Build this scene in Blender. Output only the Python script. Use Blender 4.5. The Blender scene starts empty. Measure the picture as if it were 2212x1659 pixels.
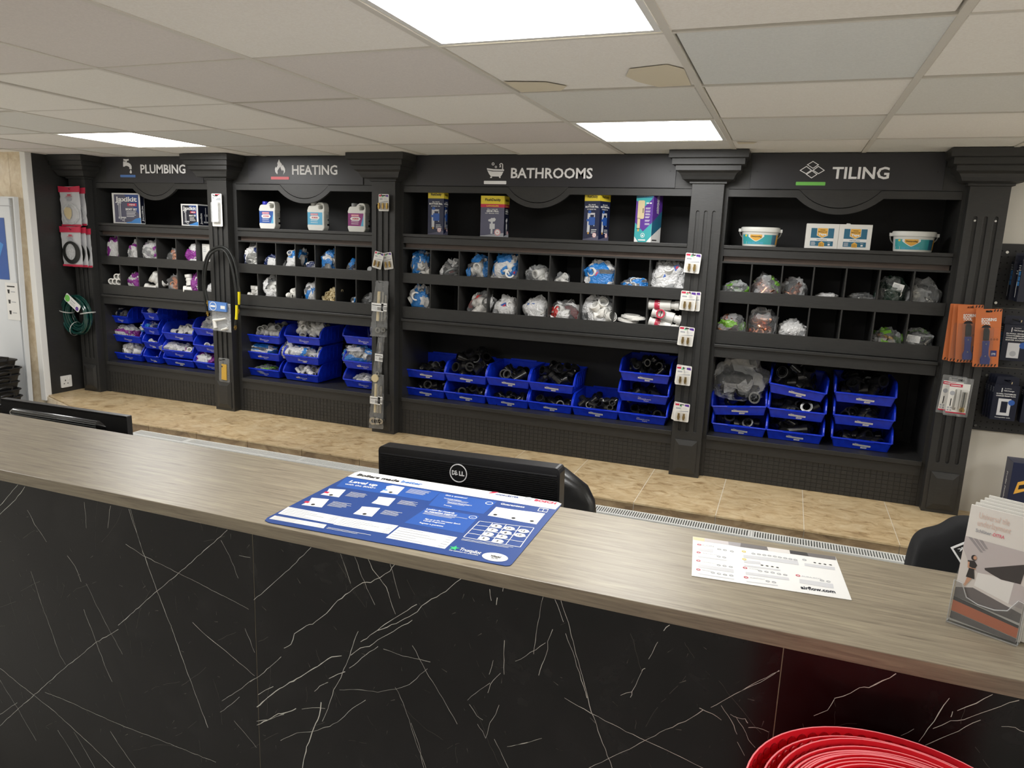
import bpy, math, random
from mathutils import Vector, Matrix, Euler, noise
from mathutils.geometry import tessellate_polygon

SC = bpy.context.scene
COL = SC.collection
PI = math.pi
RND = random.Random(11)

# ------------------------------------------------------------------ camera
cd = bpy.data.cameras.new('camera')
cam = bpy.data.objects.new('camera', cd)
COL.objects.link(cam)
cd.sensor_width = 36.0
cd.lens = 36.0 * 1567.813 / 2212.0
cd.clip_start = 0.02
right, fwd, up = (0.933943,0.355513,0.036897), (-0.342366,0.919467,-0.193300), (-0.102646,0.167899,0.980446)
cam.matrix_world = Matrix(((right[0], up[0], -fwd[0], 0.3237), (right[1], up[1], -fwd[1], -1.8236),
                           (right[2], up[2], -fwd[2], 1.7619), (0, 0, 0, 1)))
SC.camera = cam

# ------------------------------------------------------------------ world, exposure
wd = bpy.data.worlds.new('world'); SC.world = wd
wd.use_nodes = True
wd.node_tree.nodes['Background'].inputs[0].default_value = (0.9, 0.95, 1.0, 1)
wd.node_tree.nodes['Background'].inputs[1].default_value = 0.05
PANEL_STRENGTH = 13.0
vs = SC.view_settings
vs.view_transform = 'Standard'; vs.look = 'None'; vs.gamma = 1.0; vs.use_curve_mapping = False
vs.exposure = 0.72
SC.cycles.use_denoising = True
SC.cycles.max_bounces = 7
SC.cycles.transparent_max_bounces = 16
SC.cycles.sample_clamp_indirect = 6.0

# ------------------------------------------------------------------ materials
def S(r, g, b):
    f = lambda c: (c / 255 / 12.92) if c <= 10.3 else ((c / 255 + .055) / 1.055) ** 2.4
    return (f(r), f(g), f(b), 1)
MATS = {}
def mat(name, col, rough=.5, metal=0., bump=0., bscale=60., var=0., coat=0., spec=.5, stretch=None):
    m = bpy.data.materials.new(name); m.use_nodes = True
    nt = m.node_tree; p = nt.nodes['Principled BSDF']
    p.inputs['Base Color'].default_value = col
    p.inputs['Roughness'].default_value = rough
    p.inputs['Metallic'].default_value = metal
    p.inputs['Coat Weight'].default_value = coat
    p.inputs['Specular IOR Level'].default_value = spec
    if bump or var:
        tc = nt.nodes.new('ShaderNodeTexCoord')
        nz = nt.nodes.new('ShaderNodeTexNoise'); nz.inputs['Scale'].default_value = bscale
        nz.inputs['Detail'].default_value = 5
        src = tc.outputs['Object']
        if stretch:
            mp = nt.nodes.new('ShaderNodeMapping'); mp.inputs['Scale'].default_value = stretch
            nt.links.new(src, mp.inputs[0]); src = mp.outputs[0]
        nt.links.new(src, nz.inputs['Vector'])
        if bump:
            b = nt.nodes.new('ShaderNodeBump'); b.inputs['Strength'].default_value = bump
            b.inputs['Distance'].default_value = .004
            nt.links.new(nz.outputs['Fac'], b.inputs['Height']); nt.links.new(b.outputs[0], p.inputs['Normal'])
        if var:
            mx = nt.nodes.new('ShaderNodeMix'); mx.data_type = 'RGBA'
            mx.inputs[6].default_value = tuple(c * (1 - var) for c in col[:3]) + (1,)
            mx.inputs[7].default_value = tuple(min(1, c * (1 + var)) for c in col[:3]) + (1,)
            nt.links.new(nz.outputs['Fac'], mx.inputs[0]); nt.links.new(mx.outputs[2], p.inputs['Base Color'])
    MATS[name] = m
    return m
def ramp_mat(name, stops, scale, stretch=(1, 1, 1), rough=.5, detail=8, distort=0., bump=0., second=None, rough_noise=0, spec=.5):
    """colour ramp over stretched noise (stone, oak, ceiling board)"""
    m = mat(name, stops[0][1], rough, spec=spec)
    nt = m.node_tree; p = nt.nodes['Principled BSDF']
    tc = nt.nodes.new('ShaderNodeTexCoord'); mp = nt.nodes.new('ShaderNodeMapping')
    mp.inputs['Scale'].default_value = stretch
    nt.links.new(tc.outputs['Object'], mp.inputs[0])
    nz = nt.nodes.new('ShaderNodeTexNoise'); nz.inputs['Scale'].default_value = scale
    nz.inputs['Detail'].default_value = detail; nz.inputs['Roughness'].default_value = .62
    nz.inputs['Distortion'].default_value = distort
    nt.links.new(mp.outputs[0], nz.inputs['Vector'])
    cr = nt.nodes.new('ShaderNodeValToRGB')
    while len(cr.color_ramp.elements) < len(stops): cr.color_ramp.elements.new(.5)
    for e, (pos, c) in zip(cr.color_ramp.elements, stops): e.position = pos; e.color = c
    nt.links.new(nz.outputs['Fac'], cr.inputs[0])
    out = cr.outputs[0]
    if second:                                   # large soft mottling multiplied over it
        n2 = nt.nodes.new('ShaderNodeTexNoise'); n2.inputs['Scale'].default_value = second[0]; n2.inputs['Detail'].default_value = 3
        nt.links.new(tc.outputs['Object'], n2.inputs['Vector'])
        c2 = nt.nodes.new('ShaderNodeValToRGB')
        c2.color_ramp.elements[0].position = .3; c2.color_ramp.elements[0].color = (second[1],) * 3 + (1,)
        c2.color_ramp.elements[1].position = .7; c2.color_ramp.elements[1].color = (1, 1, 1, 1)
        nt.links.new(n2.outputs['Fac'], c2.inputs[0])
        mx = nt.nodes.new('ShaderNodeMix'); mx.data_type = 'RGBA'; mx.blend_type = 'MULTIPLY'; mx.inputs[0].default_value = 1
        nt.links.new(out, mx.inputs[6]); nt.links.new(c2.outputs[0], mx.inputs[7]); out = mx.outputs[2]
    nt.links.new(out, p.inputs['Base Color'])
    if bump:
        b = nt.nodes.new('ShaderNodeBump'); b.inputs['Strength'].default_value = bump; b.inputs['Distance'].default_value = .002
        nt.links.new(nz.outputs['Fac'], b.inputs['Height']); nt.links.new(b.outputs[0], p.inputs['Normal'])
    return m
def film(name, col, alpha, rough=.18, crinkle=True):
    """thin plastic film: mostly lets light straight through, with glossy highlights"""
    m = bpy.data.materials.new(name); m.use_nodes = True; nt = m.node_tree
    p = nt.nodes['Principled BSDF']; out = nt.nodes['Material Output']
    p.inputs['Base Color'].default_value = col; p.inputs['Roughness'].default_value = rough
    p.inputs['Specular IOR Level'].default_value = .9
    t = nt.nodes.new('ShaderNodeBsdfTransparent'); mx = nt.nodes.new('ShaderNodeMixShader')
    mx.inputs[0].default_value = alpha
    if crinkle:
        tc = nt.nodes.new('ShaderNodeTexCoord'); nz = nt.nodes.new('ShaderNodeTexNoise'); nz.inputs['Scale'].default_value = 42; nz.inputs['Detail'].default_value = 3; nz.inputs['Distortion'].default_value = 1.5
        bp = nt.nodes.new('ShaderNodeBump'); bp.inputs['Strength'].default_value = 1.; bp.inputs['Distance'].default_value = .012
        nt.links.new(tc.outputs['Object'], nz.inputs['Vector']); nt.links.new(nz.outputs['Fac'], bp.inputs['Height']); nt.links.new(bp.outputs[0], p.inputs['Normal'])
    nt.links.new(t.outputs[0], mx.inputs[1]); nt.links.new(p.outputs[0], mx.inputs[2])
    nt.links.new(mx.outputs[0], out.inputs['Surface'])
    MATS[name] = m
    return m
def emit(name, col, s):
    m = bpy.data.materials.new(name); m.use_nodes = True; nt = m.node_tree
    e = nt.nodes.new('ShaderNodeEmission'); e.inputs[0].default_value = col; e.inputs[1].default_value = s
    nt.links.new(e.outputs[0], nt.nodes['Material Output'].inputs['Surface'])
    MATS[name] = m

ramp_mat('black_paint', [(.3, (.023, .023, .0224, 1)), (.7, (.031, .031, .030, 1))], 26, (1, 1, 6), .42, bump=.12)
mat('shaded_black', (.0065, .0065, .0072, 1), .6, bump=.1)  # black paint darkened: the shade inside the bays is put into the colour
mat('sign_black', S(46, 46, 50), .38)
mat('brown_strip', S(92, 78, 70), .5, bump=.1, bscale=20, var=.2)
mat('white', (.82, .82, .80, 1), .4)
mat('letter_white', (.95, .95, .96, 1), .5)
mat('card_white', (.78, .77, .73, 1), .55)
mat('bar_blue', S(88, 132, 200), .4); mat('bar_red', S(226, 96, 104), .4); mat('bar_green', S(120, 200, 92), .4)
for nm, a, b in (('ceiling_beige', S(239, 235, 227), S(245, 242, 235)), ('ceiling_grey', S(222, 221, 214), S(229, 228, 222)),
                 ('ceiling_pink', S(221, 215, 210), S(228, 222, 217)), ('ceiling_blue', S(220, 222, 219), S(227, 229, 226))):
    ramp_mat(nm, [(.35, a), (.65, b)], 160, rough=.9, detail=3, bump=.08)
mat('stain', S(224, 214, 190), .95)
mat('tee_bar', S(220, 216, 206), .5)
emit('panel_light', (1, .988, .965, 1), PANEL_STRENGTH)
mat('cream_wall', S(218, 214, 204), .8, bump=.05, bscale=30)
mat('white_gloss', S(222, 226, 230), .25)
mat('floor_vinyl', S(212, 210, 206), .5, var=.1, bscale=6)
ramp_mat('travertine', [(.30, S(160, 132, 94)), (.44, S(204, 178, 136)), (.58, S(218, 195, 154)), (.75, S(230, 212, 176))], 11, (1, 1.5, 1.5), .34, distort=1.1, second=(5, .86))
ramp_mat('ledge_face', [(.30, S(110, 88, 62)), (.5, S(150, 126, 94)), (.7, S(172, 150, 116))], 8, (1, 1, 2), .3, distort=1.2)
ramp_mat('wall_tile', [(.30, S(206, 186, 152)), (.5, S(222, 204, 174)), (.7, S(234, 222, 196))], 14, (1, 1, 1), .3, distort=.8)
mat('grout', S(228, 220, 202), .9)
ramp_mat('oak', [(.26, S(108, 99, 85)), (.42, S(137, 127, 110)), (.55, S(150, 140, 121)), (.74, S(168, 158, 134))], 5, (1.3, 24, 24), .35, distort=.9, second=(2.2, .88), bump=.1, spec=.42)
ramp_mat('marble', [(.35, (.0045, .0044, .0048, 1)), (.55, (.008, .0078, .0082, 1)), (.72, (.018, .0175, .0175, 1))], 7, (1, 1, 1), .24, distort=.8, second=(40, .6), spec=.28)
mat('vein', S(222, 222, 214), .4); mat('vein_thin', S(92, 90, 84), .4); mat('seam', S(150, 140, 118), .5)
ramp_mat('bin_blue', [(.35, S(12, 46, 196)), (.65, S(18, 58, 216))], 30, rough=.33, detail=2)
mat('fit_black', (.012, .012, .013, 1), .22, coat=.3); mat('fit_white', (.80, .79, .75, 1), .38)
mat('fit_beige', S(214, 198, 158), .5); mat('fit_copper', S(206, 140, 104), .25, .9); mat('fit_orange', S(222, 146, 96), .35, .3)
mat('fit_grey', S(150, 152, 152), .4); mat('brass', S(196, 164, 92), .25, 1.); mat('steel', S(190, 190, 186), .22, 1.)
film('film_clear', (.80, .82, .83, 1), .13, .10)
film('film_haze', (.80, .82, .83, 1), .36, .16)
film('film_white', (.80, .80, .80, 1), .85, .25)
film('film_blue', S(40, 132, 214), .9, .22); film('film_navy', S(28, 44, 92), .9, .22)
film('film_purple', S(146, 44, 150), .88, .22); film('film_red', S(206, 52, 50), .92, .25)
film('film_green', S(110, 168, 50), .85, .22); film('film_dkgreen', S(24, 50, 38), .7, .2)
film('acrylic', (.22, .23, .23, 1), .15, .04, False)
film('acrylic_highlight', (.9, .92, .93, 1), .45, .05, False)  # pale whitish film for highlights painted along acrylic edges
mat('navy', S(26, 34, 66), .35); mat('dk_navy', S(20, 24, 42), .35); mat('slate', S(92, 92, 112), .5)
mat('print_blue', S(44, 88, 166), .4); mat('print_lblue', S(66, 140, 212), .35); mat('print_dblue', S(40, 70, 134), .4)
mat('print_sky', S(94, 176, 214), .35); mat('print_teal', S(64, 168, 172), .35); mat('print_dteal', S(44, 104, 132), .4)
mat('print_red', S(198, 50, 78), .4); mat('print_pink', S(228, 120, 136), .4); mat('print_yellow', S(232, 208, 60), .4)
mat('print_orange', S(232, 176, 72), .4); mat('print_black', S(24, 24, 26), .45); mat('print_grey', S(168, 170, 176), .45)
mat('print_lgrey', S(204, 205, 208), .45); mat('print_purple', S(92, 54, 148), .35); mat('print_magenta', S(142, 44, 120), .35)
mat('tool_orange', S(204, 114, 64), .4); mat('tool_navy', S(52, 58, 118), .35); mat('print_green', S(60, 190, 120), .4)
mat('cap_blue', S(52, 58, 190), .3); mat('hdpe', (.80, .80, .75, 1), .38); mat('rubber', (.012, .013, .012, 1), .35)
mat('hose_green', S(12, 62, 56), .22, coat=.4); mat('tie_white', (.85, .85, .82, 1), .4)
mat('yellow', S(238, 220, 30), .35); mat('tape_yellow', S(232, 184, 48), .4)
mat('plastic_black', (.011, .011, .012, 1), .38); mat('leather', (.010, .010, .010, 1), .35, bump=.1, bscale=200)
mat('cloth_black', (.008, .0085, .010, 1), .85, bump=.3, bscale=500)
mat('rad_white', S(226, 228, 226), .3); mat('rad_dark', S(78, 76, 64), .7)
mat('roll_red', S(240, 40, 58), .38); mat('roll_edge', S(246, 132, 138), .45); mat('stud_red', S(172, 14, 28), .3)
mat('skin', S(206, 160, 132), .5); mat('dress', S(52, 50, 50), .6); mat('photo_a', S(196, 190, 190), .5); mat('photo_b', S(158, 154, 156), .5)
mat('photo_c', S(216, 212, 208), .5); mat('photo_d', S(112, 108, 108), .5); mat('photo_e', S(66, 64, 64), .5); mat('mesh_orange', S(214, 122, 84), .5)
mat('faded', S(226, 202, 190), .55); mat('peg_black', (.018, .018, .019, 1), .55); mat('hole', (.003, .003, .003, 1), .9)
mat('desk_white', S(196, 196, 192), .4)

# ------------------------------------------------------------------ geometry helpers
class Fr:
    """a plane in space: pt(a, b, c) = origin + u*a + v*b + normal*c"""
    def __init__(s, o, u, v):
        s.o = Vector(o); s.u = Vector(u).normalized(); s.v = Vector(v).normalized(); s.n = s.u.cross(s.v).normalized()
    def pt(s, a, b, c=0.): return s.o + s.u * a + s.v * b + s.n * c
def FY(Y): return Fr((0, Y, 0), (1, 0, 0), (0, 0, 1))          # vertical plane facing the customer, (x, z)
def FX(X): return Fr((X, 0, 0), (0, 1, 0), (0, 0, 1))          # vertical plane facing +x, (y, z)
def FZ(Z): return Fr((0, 0, Z), (1, 0, 0), (0, 1, 0))          # level plane facing up, (x, y)
def area(p): return .5 * sum(p[i][0] * p[(i + 1) % len(p)][1] - p[(i + 1) % len(p)][0] * p[i][1] for i in range(len(p)))
def circ(cx, cy, rx, ry=None, n=20, a0=0., a1=2 * PI):
    ry = rx if ry is None else ry; k = n if abs(a1 - a0 - 2 * PI) < 1e-6 else n + 1
    return [(cx + rx * math.cos(a0 + (a1 - a0) * i / n), cy + ry * math.sin(a0 + (a1 - a0) * i / n)) for i in range(k)]
def rrect(x0, y0, x1, y1, r, n=4):
    o = []
    for cx, cy, a in ((x1 - r, y0 + r, -PI / 2), (x1 - r, y1 - r, 0), (x0 + r, y1 - r, PI / 2), (x0 + r, y0 + r, PI)):
        o += [(cx + r * math.cos(a + PI / 2 * i / n), cy + r * math.sin(a + PI / 2 * i / n)) for i in range(n + 1)]
    return o
def stadium(x0, y0, x1, y1, n=6):
    r = (x1 - x0) / 2; cx = (x0 + x1) / 2
    return circ(cx, y1 - r, r, n=n, a0=0, a1=PI) + circ(cx, y0 + r, r, n=n, a0=PI, a1=2 * PI)
_TXT = {}
def glyphs(s, bold):
    k = (s, bold)
    if k not in _TXT:
        cu = bpy.data.curves.new('t', 'FONT'); cu.body = s; cu.size = 1; cu.resolution_u = 2; cu.offset = bold
        o = bpy.data.objects.new('t', cu); COL.objects.link(o)
        me = o.to_mesh()
        v = [(p.co.x, p.co.y) for p in me.vertices]; f = [tuple(p.vertices) for p in me.polygons]
        o.to_mesh_clear(); bpy.data.objects.remove(o); bpy.data.curves.remove(cu)
        xs = [a for a, _ in v] or [0]; ys = [b for _, b in v] or [0]
        _TXT[k] = (v, f, min(xs), max(xs), min(ys), max(ys))
    return _TXT[k]
class MB:
    def __init__(s, m='white'): s.v = []; s.f = []; s.mi = []; s.cur = m; s.X = None
    def m(s, name): s.cur = name; return s
    def add(s, vs, fs, m=None):
        b = len(s.v)
        s.v += [tuple(s.X @ Vector(p)) for p in vs] if s.X is not None else [tuple(p) for p in vs]
        s.f += [tuple(i + b for i in f) for f in fs]; s.mi += [m or s.cur] * len(fs)
        return s
    def box(s, x0, y0, z0, x1, y1, z1, m=None):
        vs = [(x, y, z) for z in (z0, z1) for y in (y0, y1) for x in (x0, x1)]
        return s.add(vs, [(0, 2, 3, 1), (4, 5, 7, 6), (0, 1, 5, 4), (2, 6, 7, 3), (0, 4, 6, 2), (1, 3, 7, 5)], m)
    def poly(s, fr, pts, c=0., m=None):
        pts = list(pts)
        if area(pts) < 0: pts.reverse()
        vs = [fr.pt(a, b, c) for a, b in pts]
        if len(pts) <= 4: return s.add(vs, [tuple(range(len(pts)))], m)
        t = tessellate_polygon([[Vector((a, b, 0)) for a, b in pts]])
        return s.add(vs, [x if (pts[x[1]][0] - pts[x[0]][0]) * (pts[x[2]][1] - pts[x[0]][1]) - (pts[x[2]][0] - pts[x[0]][0]) * (pts[x[1]][1] - pts[x[0]][1]) > 0 else x[::-1] for x in t], m)
    def rect(s, fr, a0, b0, a1, b1, c=0., m=None): return s.poly(fr, [(a0, b0), (a1, b0), (a1, b1), (a0, b1)], c, m)
    def plate(s, fr, outline, holes=(), c0=0., c1=.01, m=None):
        loops = [list(outline)] + [list(h) for h in holes]
        if area(loops[0]) < 0: loops[0].reverse()
        for h in loops[1:]:
            if area(h) > 0: h.reverse()
        flat = [p for l in loops for p in l]
        t = tessellate_polygon([[Vector((a, b, 0)) for a, b in l] for l in loops])
        n = len(flat); tri = []
        for x in t:
            A, B, D = (flat[i] for i in x)
            tri.append(tuple(x) if (B[0] - A[0]) * (D[1] - A[1]) - (D[0] - A[0]) * (B[1] - A[1]) > 0 else tuple(x[::-1]))
        fs = tri + [tuple(i + n for i in x[::-1]) for x in tri]
        k = 0
        for l in loops:
            L = len(l)
            fs += [(k + i, k + i + n, k + (i + 1) % L + n, k + (i + 1) % L) for i in range(L)]
            k += L
        return s.add([fr.pt(a, b, c1) for a, b in flat] + [fr.pt(a, b, c0) for a, b in flat], fs, m)
    def loft(s, rings, caps=True, closed=False, m=None):
        n = len(rings[0]); vs = [p for r in rings for p in r]; fs = []
        R = len(rings)
        for i in range(R if closed else R - 1):
            j = (i + 1) % R
            fs += [(i * n + k, i * n + (k + 1) % n, j * n + (k + 1) % n, j * n + k) for k in range(n)]
        if caps and not closed: fs += [tuple(range(n))[::-1], tuple((R - 1) * n + k for k in range(n))]
        return s.add(vs, fs, m)
    def tube(s, path, r, n=8, caps=True, closed=False, m=None):
        P = [Vector(p) for p in path]; L = len(P); rings = []; a = None
        for i in range(L):
            d = (P[(i + 1) % L] - P[i - 1]) if closed else (P[min(i + 1, L - 1)] - P[max(i - 1, 0)])
            d.normalize()
            if a is None: a = d.orthogonal().normalized()
            a = (a - d * a.dot(d)).normalized(); b = d.cross(a)
            rr = r[i] if isinstance(r, (list, tuple)) else r
            rings.append([P[i] + (a * math.cos(2 * PI * k / n) + b * math.sin(2 * PI * k / n)) * rr for k in range(n)])
        return s.loft(rings, caps, closed, m)
    def cyl(s, p0, p1, r, n=14, m=None): return s.tube([p0, p1], r, n, True, False, m)
    def pipe(s, p0, p1, r, ri, n=12, m=None):
        P0, P1 = Vector(p0), Vector(p1); d = (P1 - P0).normalized(); a = d.orthogonal().normalized(); b = d.cross(a)
        ring = lambda c, q: [c + (a * math.cos(2 * PI * k / n) + b * math.sin(2 * PI * k / n)) * q for k in range(n)]
        return s.loft([ring(P0, r), ring(P1, r), ring(P1, ri), ring(P0, ri)], False, True, m)
    def lathe(s, prof, o=(0, 0, 0), n=24, sy=1., m=None):
        rings = [[(o[0] + r * math.cos(2 * PI * k / n), o[1] + sy * r * math.sin(2 * PI * k / n), o[2] + z) for k in range(n)] for r, z in prof]
        return s.loft(rings, True, False, m)
    def text(s, fr, t, a0, b0, a1=None, h=None, c=.0004, m=None, bold=.015, center=False):
        """t set on the plane from (a0, b0), fitted to width a1-a0 and/or cap height h"""
        v, f, x0, x1, y0, y1 = glyphs(t, bold)
        if not f: return s
        base = 0. if h is None else 0.
        if h is None: sx = (a1 - a0) / (x1 - x0); sy = sx
        else:
            sy = h / .70; sx = sy if a1 is None else (a1 - a0) / (x1 - x0)
        off = -(x1 - x0) * sx / 2 if center else 0.
        return s.add([fr.pt(a0 + off + (x - x0) * sx, b0 + y * sy, c) for x, y in v], f, m)
    def tline(s, t, p0, p1, h, z, m=None, bold=.015, c=.0004):
        """a line of lettering lying on a level sheet, baseline from p0 to p1"""
        d = Vector((p1[0] - p0[0], p1[1] - p0[1], 0)); u = d.normalized()
        return s.text(Fr((p0[0], p0[1], z), u, (-u.y, u.x, 0)), t, 0, 0, d.length, h, c, m, bold)
    def build(s, name, parent=None, smooth=False, bevel=0., kind=None, mesh_only=False, ang=40):
        me = bpy.data.meshes.new(name)
        me.from_pydata(s.v, [], s.f)
        names = list(dict.fromkeys(s.mi))
        for k in names: me.materials.append(MATS[k])
        if len(names) > 1:
            ix = {k: i for i, k in enumerate(names)}
            me.polygons.foreach_set('material_index', [ix[k] for k in s.mi])
        if smooth:
            me.polygons.foreach_set('use_smooth', [True] * len(me.polygons)); me.set_sharp_from_angle(angle=math.radians(ang))
        me.update()
        if mesh_only: return me
        return put(name, me, parent, kind, bevel)
def put(name, me, parent=None, kind=None, bevel=0., loc=None, rot=None):
    o = bpy.data.objects.new(name, me); COL.objects.link(o)
    if parent is not None:
        o.parent = parent
        if parent.type == 'EMPTY': o.matrix_parent_inverse = Matrix.Translation(-Vector(parent.location))
    if loc is not None: o.location = loc
    if rot is not None: o.rotation_euler = rot
    if kind: o['kind'] = kind
    if bevel:
        b = o.modifiers.new('bevel', 'BEVEL'); b.width = bevel; b.segments = 2; b.limit_method = 'ANGLE'; b.angle_limit = math.radians(40)
    return o
def tag(o, label, cat, group=None):
    o['label'] = label; o['category'] = cat
    if group: o['group'] = group
    return o
def thing(name, label, cat, loc=(0, 0, 0), group=None):
    o = bpy.data.objects.new(name, None); COL.objects.link(o); o.location = loc; o.empty_display_size = .05
    return tag(o, label, cat, group)
def dup(root, loc, rot=(0, 0, 0), label=None, group=None, scale=None):
    r = root.copy(); COL.objects.link(r); r.location = loc; r.rotation_euler = rot
    if scale: r.scale = scale
    if label: r['label'] = label
    if group: r['group'] = group
    for ch in root.children:
        c = ch.copy(); COL.objects.link(c); c.parent = r
        for g in ch.children:
            d = g.copy(); COL.objects.link(d); d.parent = c
    return r
def struct(o): o['kind'] = 'structure'; return o

# ================================================================== the room
struct(MB('floor_vinyl').box(-7.5, -5.6, -.1, 3.6, 2.9, 0).build('floor'))
ceil = struct(MB('tee_bar').box(-7.5, -5.6, 2.275, 3.6, 2.9, 2.4).build('ceiling'))
# suspended grid: tee bars at 0.6 m, each board a piece of its own lying just above the flange
for i in range(-12, 7):
    x = .6 * i
    if x < 3.6: MB('tee_bar').box(x - .010, -5.4, 2.2495, x + .010, 2.66, 2.275).build('tee_bar', ceil)
for j in range(-9, 5):
    MB('tee_bar').box(-7.4, .6 * j - .006, 2.2502, 3.6, .6 * j + .006, 2.275).build('cross_tee', ceil)
LIGHTS = [(i, j) for i in (-11, -6, -1, 4) for j in (2, -1, -7)]
SHADE = {(-4, -1): 'pink', (-3, -1): 'pink', (-2, -1): 'beige', (0, -1): 'beige', (1, -1): 'beige', (2, -1): 'beige',  # tone per board: shading of differently turned boards put into the colour
         (-5, 0): 'beige', (-4, 0): 'beige', (-3, 0): 'pink', (-2, 0): 'pink', (-1, 0): 'beige', (0, 0): 'blue', (1, 0): 'beige', (2, 0): 'pink',
         (-6, 1): 'grey', (-5, 1): 'beige', (-4, 1): 'beige', (-3, 1): 'pink', (-2, 1): 'beige', (-1, 1): 'grey', (0, 1): 'beige', (1, 1): 'grey', (2, 1): 'beige',
         (-5, 2): 'grey', (-4, 2): 'beige', (-3, 2): 'beige', (-2, 2): 'pink', (0, 2): 'grey', (1, 2): 'beige', (-7, 2): 'beige',
         (-6, 3): 'beige', (-5, 3): 'grey', (-4, 3): 'beige', (-3, 3): 'grey', (-2, 3): 'beige', (-1, 3): 'grey', (0, 3): 'beige', (1, 3): 'grey'}
board = {}
for k in ('beige', 'grey', 'pink', 'blue'):
    b = MB('ceiling_' + k)
    b.loft([[(-.288, -.290, 2.2525), (.288, -.290, 2.2525), (.288, .290, 2.2525), (-.288, .290, 2.2525)],
            [(-.291, -.293, 2.256), (.291, -.293, 2.256), (.291, .293, 2.256), (-.291, .293, 2.256)],
            [(-.292, -.292, 2.27), (.292, -.292, 2.27), (.292, .292, 2.27), (-.292, .292, 2.27)]])
    board[k] = b.build('ceiling_board', mesh_only=True)
far = MB('ceiling_beige')
for i in range(-12, 6):
    for j in range(-9, 4):
        if (i, j) in LIGHTS: continue
        cx, cy = .6 * i + .3, .6 * j + .3
        if j < -3 or i < -8 or i > 3:
            far.box(cx - .29, cy - .29, 2.2535, cx + .29, cy + .29, 2.27, 'ceiling_' + ('beige', 'pink', 'grey')[(i * 7 + j * 3) % 3]); continue
        k = SHADE.get((i, j), ('beige', 'grey', 'pink')[(i * 5 + j * 3) % 3])
        put('ceiling_board', board[k], ceil, loc=(cx, cy, RND.uniform(-.0008, .0012)), rot=(RND.uniform(-.003, .003), RND.uniform(-.003, .003), 0))
far.build('ceiling_boards_beyond', ceil, kind='stuff')
for pts in ([(-.16, .33), (-.05, .30), (-.012, .36), (-.02, .575), (-.12, .585), (-.17, .5), (-.19, .42)], [(-.58, .42), (-.45, .45), (-.40, .52), (-.44, .585), (-.58, .585)],
            [(.03, 1.83), (.12, 1.85), (.10, 1.90), (.03, 1.91)]):
    MB('stain').poly(Fr((0, 0, 2.2508), (1, 0, 0), (0, -1, 0)), [(a, -b) for a, b in pts]).build('water_stain', ceil)
PLACE = {(-1, -1): 'nearest square white light panel, over the counter', (-1, 2): 'white light panel in the ceiling above the bathrooms sign',
         (-6, 2): 'white light panel in the ceiling above the plumbing sign'}
for i, j in LIGHTS:
    x0, y0 = .6 * i + .013, .6 * j + .013; x1, y1 = x0 + .574, y0 + .574
    t = thing('ceiling_light_panel', PLACE.get((i, j), 'square white ceiling light panel behind or beside the customer'), 'light', (x0 + .287, y0 + .287, 2.25), 'square ceiling light panels')
    MB('tie_white').plate(Fr((0, 0, 2.2515), (1, 0, 0), (0, -1, 0)), [(x0, -y0), (x1, -y0), (x1, -y1), (x0, -y1)],
                       [[(x0 + .016, -y0 - .016), (x1 - .016, -y0 - .016), (x1 - .016, -y1 + .016), (x0 + .016, -y1 + .016)]], -.012, .0005).build('frame', t)
    MB('panel_light').poly(Fr((0, 0, 2.2535), (1, 0, 0), (0, -1, 0)), [(x0 + .014, -y0 - .014), (x1 - .014, -y0 - .014), (x1 - .014, -y1 + .014), (x0 + .014, -y1 + .014)]).build('diffuser', t)

# walls: the cream wall right of the unit, the tiled wall and black return left of it, plain walls round the shop
struct(MB('cream_wall').box(1.20, 2.30, 0, 3.6, 2.45, 2.28).build('wall_right_of_unit'))
struct(MB('cream_wall').box(3.0, -5.6, 0, 3.2, 2.3, 2.28).build('wall_right'))
struct(MB('cream_wall').box(-7.4, -5.6, 0, -7.2, 2.3, 2.28).build('wall_left'))
struct(MB('cream_wall').box(-7.4, -5.6, 0, 3.2, -5.4, 2.28).build('wall_front'))
struct(MB('shaded_black').box(-5.0, 2.68, 0, 1.3, 2.78, 2.28).build('wall_back'))
wl = struct(MB('grout').box(-7.4, 1.9495, 0, -4.847, 2.06, 2.30).build('wall_tiled'))
zs = [.06, .654, 1.262, 1.866, 2.29]
for a in range(len(zs) - 1):
    for k in range(8):
        xr = (-4.8485, -4.995)[min(k, 1)] - max(0, k - 1) * .30; xl = -4.998 if k == 0 else xr - .297
        if xl < -7.3: continue
        MB('wall_tile').box(xl, 1.948, zs[a] + .0015, xr - .0015, 1.958, zs[a + 1] - .0015).build('tile', wl)
struct(MB('black_paint').box(-4.86, 1.975, .44, -4.80, 2.68, 2.28).build('wall_return', bevel=.002))
struct(MB('white').box(-4.850, 1.925, .455, -4.797, 1.975, 2.262).build('trim_1', bevel=.004))
# white door against the tiled wall, with its blue poster and a sheet of paper
dr = struct(MB('white_gloss').box(-5.85, 1.90, .02, -4.967, 1.945, 1.935).build('door_1', bevel=.004))
MB('white_gloss').plate(FY(1.90), [(-5.86, .02), (-4.955, .02), (-4.905, 1.94), (-5.86, 1.94)], [[(-5.85, .03), (-4.967, .03), (-4.917, 1.93), (-5.85, 1.93)]], -.03, .004).build('door_frame', dr)
MB('print_grey').rect(FY(1.8995), -5.3, 1.872, -4.935, 1.878).build('top_seam', dr)
ps = MB('print_blue').rect(FY(1.898), -5.60, 1.345, -5.03, 1.79).build('poster')
tag(ps, 'deep blue poster with pale swirls on the white door at far left', 'poster')
pr = MB('print_lblue'); pr.poly(FY(1.8975), [(-5.35, 1.345), (-5.15, 1.43), (-5.06, 1.6), (-5.10, 1.62), (-5.22, 1.48), (-5.42, 1.37)]); pr.build('print', ps)
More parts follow.
